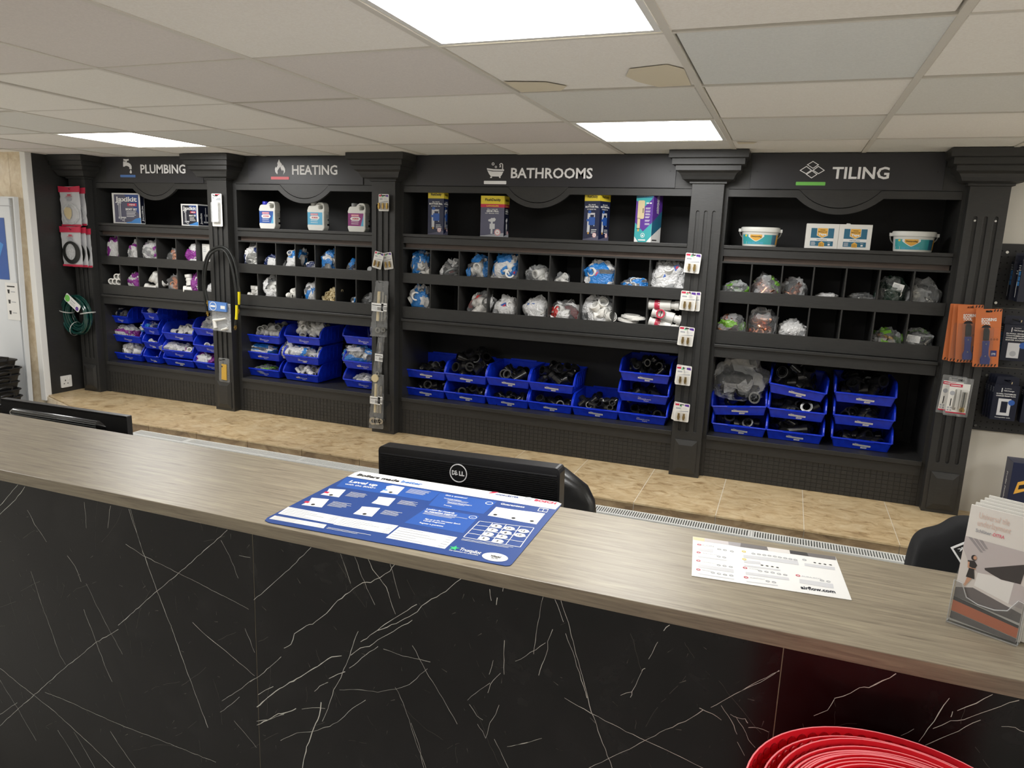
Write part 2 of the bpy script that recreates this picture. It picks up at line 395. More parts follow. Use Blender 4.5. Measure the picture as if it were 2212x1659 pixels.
nt_ = MB('white').rect(FY(1.898), -5.085, 1.05, -4.955, 1.325).build('notice')
tag(nt_, 'white paper notice with three dark cup pictures on the door', 'notice')
pr = MB('print_black')
F = FY(1.8975)
for z in (1.245, 1.17, 1.09): pr.poly(F, [(-5.062, z), (-5.045, z), (-5.041, z + .028), (-5.066, z + .028)]); pr.rect(F, -5.03, z + .010, -4.985, z + .016, 0, 'print_grey')
pr.rect(F, -5.066, 1.292, -4.985, 1.301)
pr.build('print', nt_)

# tiled ledge that carries the display unit (0.4 m tiles on top, an upstand of tiles in front)
out = [(3.2, 1.655), (3.2, 2.68), (-4.80, 2.68), (-4.80, 1.955), (-4.02, 1.672), (-3.9, 1.655)]
lg = MB('grout'); lg.plate(FZ(0), out, (), 0, .4938)
ledge = struct(lg.build('trim_ledge'))
xs = [.106 + .4 * k for k in range(-13, 9)]
def clip(pts, a, b, c):                               # keep a*x + b*y <= c
    o = []
    for i in range(len(pts)):
        p, q = pts[i], pts[(i + 1) % len(pts)]; dp = a * p[0] + b * p[1] - c; dq = a * q[0] + b * q[1] - c
        if dp <= 0: o.append(p)
        if dp * dq < 0: t = dp / (dp - dq); o.append((p[0] + t * (q[0] - p[0]), p[1] + t * (q[1] - p[1])))
    return o
edge = [(3.2, 1.648), (3.2, 2.66), (-4.80, 2.66), (-4.80, 1.948), (-4.02, 1.665), (-3.9, 1.648)]
for k in range(len(xs) - 1):
    p = clip(clip(edge, 1, 0, xs[k + 1] - .002), -1, 0, -xs[k] - .002)
    if len(p) < 3: continue
    MB('travertine').plate(FZ(0), p, (), .486, .495).build('tile', ledge)
    if xs[k] > -4.0: MB('ledge_face').box(xs[k] + .002, 1.650, .10, xs[k + 1] - .002, 1.657, .4845).build('upstand_tile', ledge)
# return of the ledge on the left: grey tiles below the splayed edge
d = Vector((-4.80 + 4.02, 1.955 - 1.672, 0)); d.normalize()
fs_ = Fr((-4.02, 1.664, 0), d, (0, 0, 1))
for k in range(4): MB('wall_tile').plate(fs_, [(.21 * k + .002, .10), (.21 * k + .206, .10), (.21 * k + .206, .4845), (.21 * k + .002, .4845)], (), -.002, -.010).build('upstand_tile', ledge)

# radiators under the ledge, slotted grilles on top
for n, (x0, x1, lab) in enumerate(((-3.56, -1.16, 'white radiator with a fine grille, left one under the tiled ledge'), (-1.02, 1.30, 'white slotted radiator, right one under the tiled ledge'))):
    t = thing('radiator', lab, 'radiator', ((x0 + x1) / 2, 1.60, 0), 'radiators under the ledge')
    b = MB('rad_white'); b.box(x0, 1.566, .10, x1, 1.574, .447); b.box(x0, 1.640, .10, x1, 1.647, .447)
    for k in range(int((x1 - x0) / .05)): b.box(x0 + .01 + .05 * k, 1.561, .13, x0 + .04 + .05 * k, 1.566, .42)
    b.build('panel', t)
    for xx in (x0, x1): MB('rad_white').box(xx - .004, 1.556, .10, xx + .004, 1.652, .45).build('side_cover', t)
    g = MB('rad_white'); g.box(x0, 1.556, .444, x1, 1.5685, .4515); g.box(x0, 1.640, .444, x1, 1.650, .4515)
    k = x0 + .008
    while k < x1 - .01:
        if abs((k - x0) % .86 - .43) < .016: g.box(k, 1.568, .446, k + .010, 1.641, .4515)
        g.box(k, 1.568, .446, k + .0055, 1.641, .451); k += .0118
    g.build('grille', t, kind='stuff')
    MB('rad_dark').box(x0, 1.575, .12, x1, 1.639, .415).build('fins', t)
    for xx in (x0 + .35, x1 - .35): MB('rad_white').box(xx, 1.648, .15, xx + .04, 1.6499, .42).build('wall_bracket', t)
    for xx in (x0 + .1, x1 - .1): MB('rad_white').cyl((xx, 1.605, 0), (xx, 1.605, .13), .012, 10).build('pipe', t)

# ================================================================== the black display unit
BAYS = [('plumbing', -4.533, -3.43, 6), ('heating', -3.244, -2.145, 7), ('bathrooms', -1.958, -.213, 9), ('tiling', -.022, 1.05, 7)]
PIL = [-4.652, -3.357, -2.0655, -.1235, 1.1485]
ARCH = {'plumbing': (-3.972, .19, .203), 'heating': (-2.694, .19, .203), 'bathrooms': (-1.085, .183, .194), 'tiling': (.514, .188, .2015)}
ROW1, ROW2 = 1.541, 1.329          # top edges of the two retaining boards
def arc(cx, a, z, sag, n=20):      # circular segment hanging below z, left to right
    r = (a * a + sag * sag) / (2 * sag); t = math.asin(a / r)
    return [(cx + r * math.sin(-t + 2 * t * k / n), z - sag + r - r * math.cos(-t + 2 * t * k / n)) for k in range(n + 1)]
F26 = FY(2.26)
for nm, x0, x1, cells in BAYS:
    t = thing('shelving_bay', 'black painted shelving bay with pigeonholes under the %s sign' % nm, 'shelving', ((x0 + x1) / 2, 2.45, .495))
    xl, xr = x0 - .045, x1 + .045
    for xa, xb in ((xl, x0), (x1, xr)): MB('black_paint').box(xa, 2.26, .495, xb, 2.675, 2.25).build('side_panel', t)
    MB('shaded_black').box(xl, 2.66, .495, xr, 2.678, 2.25).build('back_panel', t)
    cx, aw, aw2 = ARCH[nm]
    up = [(x0, 2.25), (x0, 2.072)] + [p for p in arc(cx, aw, 2.072, .087)] + [(x1, 2.072), (x1, 2.25)]
    MB('black_paint').plate(F26, up, (), -.018, 0).build('fascia_board', t)
    lo = [(x0, 2.0695)] + arc(cx, aw - .0005, 2.0695, .0885) + [(x1, 2.0695), (x1, 2.032)] + arc(cx, aw2, 2.032, .080)[::-1] + [(x0, 2.032)]
    MB('black_paint').plate(F26, lo, (), -.018, .002).build('arched_rail', t, bevel=.001)
    MB('shaded_black').box(x0, 2.27, 2.06, x1, 2.279, 2.25).build('fascia_backing', t)
    b = MB('black_paint'); b.box(x0, 2.250, 1.764, x1, 2.66, 1.782); b.build('top_shelf', t, bevel=.0015)
    MB('black_paint').box(x0, 2.258, 1.724, x1, 2.276, 1.7625).build('shelf_rail', t, bevel=.001)
    MB('brown_strip').box(x0 + .004, 2.285, 1.698, x1 - .004, 2.30, 1.764).build('brown_strip', t)
    MB('black_paint').box(x0, 2.256, 1.688, x1, 2.60, 1.698).build('pigeonhole_top', t)
    for zt, zf in ((ROW1, 1.500), (ROW2, 1.288)):
        MB('black_paint').box(x0, 2.268, zf - .010, x1, 2.60, zf).build('pigeonhole_floor', t)
    MB('black_paint').box(x0, 2.256, 1.478, x1, 2.268, ROW1).build('retaining_board', t, bevel=.001)
    MB('black_paint').box(x0, 2.256, 1.2555, x1, 2.268, ROW2).build('retaining_board', t, bevel=.001)
    MB('shaded_black').box(x0, 2.60, 1.19, x1, 2.612, 1.70).build('pigeonhole_back', t)
    w = (x1 - x0) / cells
    dz = MB('black_paint').box(-.0035, 2.258, 1.501, .0035, 2.60, 1.688).build('divider', mesh_only=True)
    dz2 = MB('black_paint').box(-.0035, 2.258, 1.289, .0035, 2.60, 1.490).build('divider', mesh_only=True)
    for k in range(1, cells):
        put('divider', dz, t, loc=(x0 + w * k, 0, 0)); put('divider', dz2, t, loc=(x0 + w * k, 0, 0))
    b = MB('black_paint'); b.box(x0 - .004, 2.240, 1.235, x1 + .004, 2.27, 1.2525); b.build('moulding', t, bevel=.003)
    MB('black_paint').box(x0, 2.254, 1.180, x1, 2.61, 1.2345).build('middle_rail', t, bevel=.0015)
    MB('black_paint').box(x0, 2.246, .712, x1, 2.66, .737).build('bottom_shelf', t, bevel=.002)
    MB('black_paint').box(x0, 2.258, .657, x1, 2.28, .711).build('plinth_rail', t, bevel=.001)
    MB('black_paint').box(x0, 2.2652, .496, x1, 2.28, .657).build('plinth_board', t)
    px_, pz_ = .0276, .0230
    n = int((x1 - x0) / px_); px_ = (x1 - x0) / n
    tm = MB('black_paint'); tm.loft([[(-.0131, 2.2672, -.0108), (.0131, 2.2672, -.0108), (.0131, 2.2672, .0108), (-.0131, 2.2672, .0108)],
                                     [(-.0125, 2.2632, -.0102), (.0125, 2.2632, -.0102), (.0125, 2.2632, .0102), (-.0125, 2.2632, .0102)]])
    tm = tm.build('mosaic_tile', mesh_only=True)
    rest = MB('black_paint'); count = 0
    for k in reversed(range(n)):
        for r in range(7):
            X, Z = x0 + px_ * (k + .5), .4965 + pz_ * (r + .5)
            yy = RND.uniform(-.0008, .0006)
            if nm in ('tiling', 'bathrooms') and count < 294:
                put('mosaic_tile', tm, t, loc=(X, yy, Z)); count += 1
            else: rest.box(X - .0126, 2.2632 + yy, Z - .0103, X + .0126, 2.267, Z + .0103)
    if rest.f: rest.build('mosaic_tiles', t, kind='stuff')
    if nm == 'tiling':
        b = MB('shaded_black'); b.plate(FY(2.66), [(.66, .76), (1.04, .76), (1.04, 1.16), (.66, 1.16)], [[(.70, .80), (1.00, .80), (1.00, 1.12), (.70, 1.12)]], 0, .012); b.build('back_panel_frame', t)

# fluted pilasters with stepped capitals
PROF = [(0, 2.090), (.012, 2.093), (.012, 2.102), (.030, 2.105), (.046, 2.111), (.052, 2.126), (.062, 2.142), (.074, 2.150), (.080, 2.153), (.080, 2.176), (.098, 2.181), (.098, 2.209), (.114, 2.213), (.114, 2.2495)]
PNAME = ('first fluted black pilaster, left of the plumbing bay', 'second fluted black pilaster, between plumbing and heating', 'third fluted black pilaster, between heating and bathrooms',
         'fourth fluted black pilaster, between bathrooms and tiling', 'fifth fluted black pilaster, right of the tiling bay')
for i, c in enumerate(PIL):
    t = thing('pilaster', PNAME[i], 'pilaster', (c, 2.23, .495), 'fluted pilasters of the display unit')
    a = .0825
    MB('black_paint').box(c - a, 2.208, .4955, c + a, 2.2595, 2.10).build('core', t, bevel=.001)
    fl = [stadium(c + o - .0085, .755, c + o + .0085, 1.955) for o in (-.042, 0, .042)]
    MB('black_paint').plate(FY(2.208), [(c - a, .4955), (c + a, .4955), (c + a, 2.10), (c - a, 2.10)], fl, 0, .009).build('fluted_face', t, bevel=.0012)
    b = MB('black_paint')
    b.loft([[(c - .062, 2.199, .515), (c + .062, 2.199, .515), (c + .062, 2.199, .708), (c - .062, 2.199, .708)],
            [(c - .062, 2.194, .515), (c + .062, 2.194, .515), (c + .062, 2.194, .708), (c - .062, 2.194, .708)],
            [(c - .036, 2.186, .545), (c + .036, 2.186, .545), (c + .036, 2.186, .678), (c - .036, 2.186, .678)]])
    b.build('base_block', t)
    lim = lambda x: max(x, -4.795) if i == 0 else x
    b = MB('black_paint')
    b.loft([[(lim(c - a - e), 2.199 - e, z), (c + a + e, 2.199 - e, z), (c + a + e, 2.262, z), (lim(c - a - e), 2.262, z)] for e, z in PROF])
    b.build('capital', t)
    if i == 4:
        for xx in (c - .042, c + .042): MB('steel').cyl((xx, 2.2075, 1.935), (xx, 2.203, 1.935), .005, 10).build('screw', t)
MB('black_paint').box(-4.80, 2.255, .4955, -4.70, 2.30, 2.25).build('filler_strip', bpy.data.objects['pilaster'])

# department signs: dark panel, white lettering, pictogram and a coloured bar
FS = FY(2.2545)
def sign(nm, x0, x1, z0, word, tx0, tx1, tz, th, bar, barmat, desc):
    t = thing('department_sign', desc, 'sign', ((x0 + x1) / 2, 2.256, 2.07), 'department signs over the shelving bays')
    MB('sign_black').box(x0, 2.2545, z0, x1, 2.2595, 2.2485).build('panel', t, bevel=.001)
    MB('letter_white').text(FS, word, tx0, tz, tx1, th, .0012, bold=.022).build('lettering', t)
    MB(barmat).plate(FS, rrect(*bar, .003), (), 0, .0025).build('colour_bar', t)
    for xx in (x0 + .03, x1 - .03): MB('print_black').cyl((xx, 2.2548, 2.16), (xx, 2.2535, 2.16), .004, 8).build('screw', t)
    return t, MB('letter_white')
C_ = lambda cx, cz, r, n=16: circ(cx, cz, r, n=n)
def barbox(p, q): return (p[0], p[1], q[0], q[1])
t, b = sign('plumbing', -4.415, -3.52, 2.0735, 'PLUMBING', -4.083, -3.672, 2.139, .058, barbox((-4.278,2.1095), (-4.134,2.1264)), 'bar_blue', 'dark sign reading PLUMBING with a tap pictogram and blue bar')
b.plate(FS, [(-4.2424,2.2181), (-4.2331,2.2221), (-4.2205,2.2116), (-4.1959,2.2115), (-4.1766,2.2018), (-4.1666,2.188), (-4.1662,2.1669), (-4.1863,2.1669), (-4.1874,2.1799), (-4.2003,2.1864), (-4.2202,2.1896), (-4.2365,2.1831), (-4.2455,2.1831)], (), 0, .002)
b.plate(FS, [(-4.2228,2.2108), (-4.2217,2.2237), (-4.2395,2.2254), (-4.2385,2.2368), (-4.2207,2.2351), (-4.2073,2.235), (-4.1892,2.2366), (-4.1902,2.2253), (-4.2083,2.2237), (-4.2094,2.2107)], (), 0, .002)
b.plate(FS, [(-4.1754,2.1637), (-4.1677,2.1491), (-4.1673,2.1409), (-4.1767,2.1352), (-4.1863,2.1409), (-4.1845,2.149)], (), 0, .002)
b.build('pictogram', t)
t, b = sign('heating', -3.134, -2.245, 2.0735, 'HEATING', -2.780, -2.433, 2.135, .057, barbox((-2.9485,2.1017), (-2.8051,2.1197)), 'bar_red', 'dark sign reading HEATING with a flame pictogram and red bar')
b.plate(FS, [(-2.8974,2.1334), (-2.913,2.1499), (-2.9156,2.1691), (-2.9088,2.1819), (-2.9025,2.1755), (-2.8924,2.1933), (-2.8952,2.2041), (-2.8817,2.2295), (-2.8726,2.2123), (-2.8601,2.2009), (-2.8605,2.1869), (-2.8523,2.1958), (-2.8431,2.1819), (-2.834,2.1692), (-2.8345,2.1514), (-2.8509,2.1335), (-2.844,2.1533), (-2.8532,2.166), (-2.8583,2.1552), (-2.869,2.1717), (-2.8718,2.1844), (-2.8851,2.1691), (-2.8951,2.1576), (-2.8939,2.1449)], (), 0, .002)
b.build('pictogram', t)
t, b = sign('bathrooms', -1.865, -.303, 2.0735, 'BATHROOMS', -1.250, -.762, 2.121, .055, barbox((-1.4183,2.0847), (-1.2774,2.1033)), 'letter_white', 'wide dark sign reading BATHROOMS with a bathtub pictogram and white bar')
b.plate(FS, [(-1.3995,2.1634), (-1.3658,2.1565), (-1.2981,2.1557), (-1.3068,2.1378), (-1.3148,2.1278), (-1.3748,2.1286), (-1.3876,2.1425)], (), 0, .002)
b.plate(FS, [(-1.4021,2.1753), (-1.3607,2.1699), (-1.2942,2.1685), (-1.2938,2.1596), (-1.3603,2.1605), (-1.4007,2.1664)], (), 0, .002)
b.plate(FS, [(-1.3759,2.1276), (-1.3681,2.1276), (-1.369,2.1196), (-1.3801,2.1196), (-1.3792,2.1236)], (), 0, .002); b.plate(FS, [(-1.3247,2.1278), (-1.3159,2.1278), (-1.3134,2.1199), (-1.3222,2.1199)], (), 0, .002)
for p, r in (((-1.3639,2.1987), .0085), ((-1.3455,2.1818), .0065)): b.plate(FS, C_(*p, r), [C_(*p, r * .55)], 0, .002)
for p, q in ((((-1.303,2.1685)), ((-1.3039,2.1922))),): b.plate(FS, [(p[0] - .003, p[1]), (p[0] + .003, p[1]), (q[0] + .003, q[1]), (q[0] - .003, q[1])], (), 0, .002)
p = (-1.3127,2.1922)
b.plate(FS, circ(p[0], p[1], .0115, n=10, a0=0, a1=PI) + circ(p[0], p[1], .0065, n=10, a0=PI, a1=0), (), 0, .002)
b.plate(FS, [(-1.3244,2.1798), (-1.3144,2.1798), (-1.3149,2.1922), (-1.3204,2.1922), (-1.3213,2.1853)], (), 0, .002)
b.build('pictogram', t)
t, b = sign('tiling', .081, .962, 2.0735, 'TILING', .468, .725, 2.127, .055, barbox((0.3033,2.0925), (0.4421,2.1096)), 'bar_green', 'dark sign reading TILING with a stacked tiles pictogram and green bar')
def shrink(p, k):
    cx, cz = sum(a for a, _ in p) / len(p), sum(c for _, c in p) / len(p)
    return [(cx + (a - cx) * k, cz + (c - cz) * k) for a, c in p]
for q in ([(0.3725,2.2112), (0.4029,2.193), (0.3766,2.1737), (0.3454,2.193)], [(0.3449,2.1873), (0.3735,2.1668), (0.3469,2.1474), (0.314,2.1656)], [(0.4008,2.1873), (0.4332,2.1658), (0.4052,2.1476), (0.3746,2.1668)], [(0.3736,2.1657), (0.401,2.1464), (0.3745,2.1269), (0.346,2.1462)]):
    b.plate(FS, q, [shrink(q, .78)], 0, .002)
b.build('pictogram', t)

# ================================================================== pipe fittings (shared meshes)
PNM = lambda k: 'pipe_stopper' if k == 'cap' else 'pipe_' + k
ORD = ('first', 'second', 'third', 'fourth', 'fifth', 'sixth', 'seventh', 'eighth', 'ninth')
def fitting_mesh(kind, m, s=1.):
    b = MB(m); r, ri = .020 * s, .0155 * s
    if kind == 'elbow':
        b.pipe((0, 0, 0), (.030 * s, 0, 0), r, ri); b.pipe((0, 0, 0), (0, .030 * s, 0), r, ri)
        b.pipe((.022 * s, 0, 0), (.044 * s, 0, 0), r * 1.18, ri * 1.1); b.pipe((0, .022 * s, 0), (0, .044 * s, 0), r * 1.18, ri * 1.1)
        b.lathe([(.001, -r), (r * .7, -r * .7), (r, 0), (r * .7, r * .7), (.001, r)], n=12)
    elif kind == 'tee':
        b.pipe((-.046 * s, 0, 0), (.046 * s, 0, 0), r, ri); b.pipe((0, .012 * s, 0), (0, .044 * s, 0), r, ri)
        for q in (-.046, .028): b.pipe((q * s, 0, 0), ((q + .018) * s, 0, 0), r * 1.18, ri * 1.05)
        b.pipe((0, .028 * s, 0), (0, .046 * s, 0), r * 1.18, ri * 1.05)
    elif kind == 'coupling':
        b.pipe((-.036 * s, 0, 0), (.036 * s, 0, 0), r, ri)
        for q in (-.036, .018): b.pipe((q * s, 0, 0), ((q + .018) * s, 0, 0), r * 1.2, ri)
        b.pipe((-.004 * s, 0, 0), (.004 * s, 0, 0), r * 1.1, ri)
    elif kind == 'sleeve': b.pipe((-.024 * s, 0, 0), (.024 * s, 0, 0), r * .62, ri * .6)
    elif kind == 'cap':
        b.lathe([(.001, .012 * s), (r * .9, .012 * s), (r * 1.15, .006 * s), (r * 1.15, -.014 * s), (r * .85, -.014 * s), (r * .85, 0), (.001, 0)], n=14)
    elif kind == 'ring': b.pipe((0, 0, -.005 * s), (0, 0, .005 * s), .062 * s, .042 * s, 20); b.pipe((0, 0, -.005 * s), (0, 0, .012 * s), .046 * s, .042 * s, 20)
    return b.build(PNM(kind), mesh_only=True, smooth=True)
_FM = {}

def fm(kind, m, s=1.):
    k = (kind, m, round(s, 2))
    if k not in _FM: _FM[k] = fitting_mesh(kind, m, s)
    return _FM[k]
def drop(kind, m, loc, label, group, s=1., rot=None):
    rot = rot or (RND.uniform(-.9, .9), RND.uniform(-.9, .9), RND.uniform(0, 6.28))
    return tag(put(PNM(kind), fm(kind, m, s), loc=loc, rot=rot), label, 'pipe fitting', group)

# ================================================================== blue storage bins
def bin_tub(w, d=.30, hf=.052, h=.124):
    W = w / 2; b = MB('bin_blue')
    side = [(.022, 0), (.0, hf), (.004, hf + .018), (.018, hf + .040), (.046, h - .006), (.070, h), (d, h), (d - .018, 0)]
    for sg in (-1, 1):
        x = sg * W
        b.plate(Fr((x, 0, 0), (0, 1, 0), (0, 0, 1)), side, (), -.0032 if sg > 0 else 0, 0 if sg > 0 else .0032)
        rim = [(x + sg * .003, y, z) for y, z in side[1:7]]
        b.tube(rim, .0044, 6)
        for k in range(5):
            y = .05 + .045 * k; b.box(min(x, x + sg * .004), y, .03, max(x, x + sg * .004), y + .008, h - .012)
    b.loft([[(-W, .022, 0), (W, .022, 0), (W, d - .018, 0), (-W, d - .018, 0)], [(-W, .022, .003), (W, .022, .003), (W, d - .018, .003), (-W, d - .018, .003)]])
    fr = Fr((0, .022, 0), (1, 0, 0), (0, -.022, hf))
    L = math.hypot(.022, hf)
    b.plate(fr, [(-W, 0), (W, 0), (W, L), (-W, L)], (), -.003, 0)
    b.tube([(-W, -.001, hf), (W, -.001, hf)], .0055, 8)
    b.box(-W * .42, -.008, hf - .004, W * .42, .002, hf + .0045)
    b.plate(FY(d), [(-W, .0), (W, .0), (W, h), (-W, h)], (), 0, .003)
    b.tube([(-W, d, h), (W, d, h)], .005, 6)
    b.box(-W * .62, d - .006, h, W * .62, d + .002, h + .012)
    b.v = [(x * (1 - .085 * (1 - min(1, max(0, z) / hf))), y, z) for x, y, z in b.v]
    return b.build('tub', mesh_only=True)
TUBS = {}
def bin_fr(w): return Fr((0, .0215, 0), (1, 0, 0), (0, -.022, .052))
_bt = bin_fr(.287)
LET = {}
for w in (.287, .150, .170):
    b = MB('letter_white'); k = min(1, w / .25)
    b.text(_bt, 'The', -.030 * k, .031, -.012 * k, .006, .0008); b.text(_bt, 'WORKPLACE', -.032 * k, .0205, .046 * k, .0075, .0008); b.text(_bt, 'Depot', .004 * k, .0105, .032 * k, .0065, .0008)
    LET[w] = b.build('lettering', mesh_only=True)
    TUBS[w] = bin_tub(w)
STK = {}
b = MB('white'); b.poly(_bt, [(-.040, .0225), (.048, .0185), (.0486, .0295), (-.0394, .0335)], .0014); b.rect(_bt, .000, .0075, .028, .0165, .0014)
b.m('print_grey'); b.poly(_bt, [(-.032, .0275), (.040, .0242), (.040, .0262), (-.032, .0295)], .0018); b.rect(_bt, .004, .0105, .024, .0125, .0018); STK['long'] = b.build('label_sticker', mesh_only=True)
b = MB('white'); b.rect(_bt, -.044, .020, -.014, .031, .0012); b.m('print_pink'); b.rect(_bt, -.04, .024, -.02, .027, .0014); STK['left'] = b.build('label_sticker', mesh_only=True)
b = MB('white'); b.rect(_bt, .012, .012, .038, .021, .0012); b.m('print_grey'); b.rect(_bt, .015, .015, .034, .0175, .0014); STK['small'] = b.build('label_sticker', mesh_only=True)
def heap(bx, by, bz, w, m, kinds, label, group, n=14, level=.06, s=1., rz=0., peak=0.):
    """fittings tipped into a bin whose front bottom centre is (bx, by, bz)"""
    cols = max(2, int(w / (.062 * s))); per = max(2, int(.235 / (.046 * s)))
    for k in range(n):
        c = k % cols; r = k // cols; lay = r // per; r -= lay * per
        lx = (c + .5) / cols * (w - .07 * s) - (w - .07 * s) / 2 + RND.uniform(-.009, .009); ly = .050 * s + .016 + (r + .4 * lay) * .044 * s + RND.uniform(-.006, .006)
        lz = level + lay * .034 * s + peak * (1 - abs(lx) / (w / 2)) * min(1, ly / .12) + RND.uniform(-.010, .012)
        x = bx + lx * math.cos(rz) - ly * math.sin(rz); y = by + lx * math.sin(rz) + ly * math.cos(rz)
        kd = RND.choice(kinds)
        where = ('%s row' % ('front', 'second', 'third', 'fourth', 'back')[r]) if n > cols else 'single row'
        drop(kd, m, (x, y, bz + lz), '%s %s, %s from left, %s%s, %s' % (label[0], 'stopper' if kd == 'cap' else kd, ORD[c], ('', 'second layer, ', 'third layer, ', 'top layer, ', 'top layer, ')[lay], where, label[1]), group, s * RND.uniform(.97, 1.03))
ALLK = ('elbow', 'tee', 'coupling')
def blue_bin(x0, x1, z, desc, w=.287, stick=None, fill=None, tilt=0., yaw=0., Y=2.325, floor='blue fittings'):
    cx = .3237 + ((x0 + x1) / 2 - .3237) * (Y + 1.8236) / (2.30 + 1.8236)
    t = thing('storage_bin', desc, 'storage bin', (0, 0, 0), 'blue storage bins on the bottom shelves')
    put('tub', TUBS[w], t); put('lettering', LET[w], t)
    if stick: put('label_sticker', STK[stick], t)
    t.location = (cx, Y, z + .001); t.rotation_euler = (0, tilt, yaw)
    for c in t.children: c.matrix_parent_inverse = Matrix()
    if fill:
        m, kinds, n, level, s, what, peak = fill
        col, place = what.split('|')
        heap(cx, Y, z, w - .02, m, kinds, (col, place), 'fittings in the ' + place, n, level, s, yaw, peak)
WH = lambda what, n=12, level=.045, s=.95, peak=0., kinds=ALLK, m='fit_white': (m, kinds, n, level, s, what, peak)
BK = lambda what, n=12, level=.045, s=1.15, peak=0., kinds=ALLK: ('fit_black', kinds, n, level, s, what, peak)
blue_bin(-4.525, -4.356, 1.027, 'small blue bin with a blue bag, top of the first plumbing stack', .170)
blue_bin(-4.543, -4.216, .881, 'blue bin with a purple and white bag, middle of the first plumbing stack', .287)
blue_bin(-4.538, -4.227, .742, 'blue bin of large white fittings, bottom of the first plumbing stack', .287, None, WH('large white|bottom bin, first plumbing stack', 14, .060, 1.15, .02))
blue_bin(-4.206, -4.050, 1.073, 'narrow blue bin, top of the four-high narrow stack in the plumbing bay', .150, None, WH('small white|topmost narrow plumbing bin', 2, .045, .8))
blue_bin(-4.208, -4.057, .962, 'narrow blue bin of blue foil packs, second from top of the narrow plumbing stack', .150)
blue_bin(-4.211, -4.066, .852, 'narrow blue bin, nearly empty, second from bottom of the narrow plumbing stack', .150, 'small', WH('white|second lowest narrow plumbing bin', 1, .03, .7))
blue_bin(-4.221, -4.052, .742, 'narrow blue bin, bottom of the narrow stack in the plumbing bay', .150, 'small', WH('white|lowest narrow plumbing bin', 2, .03, .7))
blue_bin(-4.014, -3.728, .938, 'blue bin of small white fittings, top of the third plumbing stack', .287, 'small', WH('small white|top bin, third plumbing stack', 14, .050, .95, .015))
blue_bin(-4.023, -3.735, .806, 'blue bin of bagged white and purple fittings, middle of the third plumbing stack', .287, None, WH('white|middle bin, third plumbing stack', 10, .052, .9))
blue_bin(-4.023, -3.724, .742, 'blue bin with a long white label, bottom of the third plumbing stack', .287, 'long')
blue_bin(-3.715, -3.435, .995, 'blue bin, top of the stack half hidden by the second pilaster', .287, None, WH('white|top bin by the second pilaster', 3, .045, .9))
blue_bin(-3.717, -3.435, .870, 'blue bin, middle of the stack half hidden by the second pilaster', .287, None, WH('white|middle bin by the second pilaster', 5, .035, .9))
blue_bin(-3.725, -3.435, .742, 'blue bin with a purple bag, bottom of the stack half hidden by the second pilaster', .287)
blue_bin(-3.250, -2.945, .985, 'blue bin heaped with white couplings, top of the first heating stack', .287, None, WH('white|top bin, first heating stack', 20, .060, 1.0, .03, ('coupling', 'coupling', 'elbow')))
blue_bin(-3.256, -2.951, .862, 'blue bin with a white and blue bag, middle of the first heating stack', .287, 'left')
blue_bin(-3.261, -2.950, .742, 'blue bin with a few clear packs, bottom of the first heating stack', .287)
blue_bin(-2.909, -2.616, 1.004, 'blue bin heaped high with white fittings, top of the second heating stack', .287, None, WH('white|top bin, second heating stack', 22, .066, 1.05, .04))
blue_bin(-2.926, -2.626, .866, 'blue bin of bagged white fittings with blue print, middle of the second heating stack', .287, 'small', WH('white|middle bin, second heating stack', 9, .060, 1.0))
blue_bin(-2.929, -2.632, .742, 'blue bin of short white sleeves, bottom of the second heating stack', .287, 'left', WH('short white|bottom bin, second heating stack', 20, .045, 1.0, .02, ('sleeve', 'coupling')))
blue_bin(-2.431, -2.145, 1.040, 'blue bin, top of the stack left of the third pilaster', .287)
blue_bin(-2.429, -2.145, .871, 'blue bin piled with clear bags, middle of the stack left of third pilaster', .287, 'left')
blue_bin(-2.430, -2.145, .742, 'blue bin with white caps, bottom of the stack left of the third pilaster', .287, None, WH('white|bottom bin left of the third pilaster', 6, .045, 1.1, 0, ('cap', 'coupling')))
blue_bin(-1.959, -1.673, .858, 'blue bin of black elbows, upper one of the first bathrooms stack', .287, 'long', BK('black|upper bin, first bathrooms stack', 10, .045, 1.15, .02, ('elbow', 'cap')))
blue_bin(-1.965, -1.671, .738, 'blue bin of black fittings, lower one of the first bathrooms stack', .287, 'long', BK('black|lower bin, first bathrooms stack', 8, .042, 1.25, 0, ('coupling', 'elbow')))
blue_bin(-1.670, -1.390, .860, 'blue bin heaped with black tees and bends, upper one of the second bathrooms stack', .287, 'long', BK('black|upper bin, second bathrooms stack', 18, .060, 1.3, .055))
blue_bin(-1.671, -1.389, .738, 'blue bin of black fittings, lower one of the second bathrooms stack', .287, 'long', BK('black|lower bin, second bathrooms stack', 7, .040, 1.2))
blue_bin(-1.387, -1.101, .864, 'blue bin of black couplings, upper one of the third bathrooms stack', .287, 'long', BK('black|upper bin, third bathrooms stack', 12, .046, 1.25, .015, ('coupling',)))
blue_bin(-1.386, -1.102, .738, 'blue bin of small black fittings, lower one of the third bathrooms stack', .287, 'long', BK('black|lower bin, third bathrooms stack', 8, .030, 1.0))
blue_bin(-1.098, -.827, .862, 'blue bin heaped with black elbows, upper one of the fourth bathrooms stack', .287, 'long', BK('black|upper bin, fourth bathrooms stack', 16, .055, 1.25, .04))
blue_bin(-1.102, -.827, .738, 'blue bin of black fittings, lower one of the fourth bathrooms stack', .287, 'long', BK('black|lower bin, fourth bathrooms stack', 8, .034, 1.15))
blue_bin(-.822, -.538, .738, 'single unstacked blue bin of small black fittings in the bathrooms bay', .287, 'long', BK('small black|single unstacked bathrooms bin', 24, .045, .9, .02))
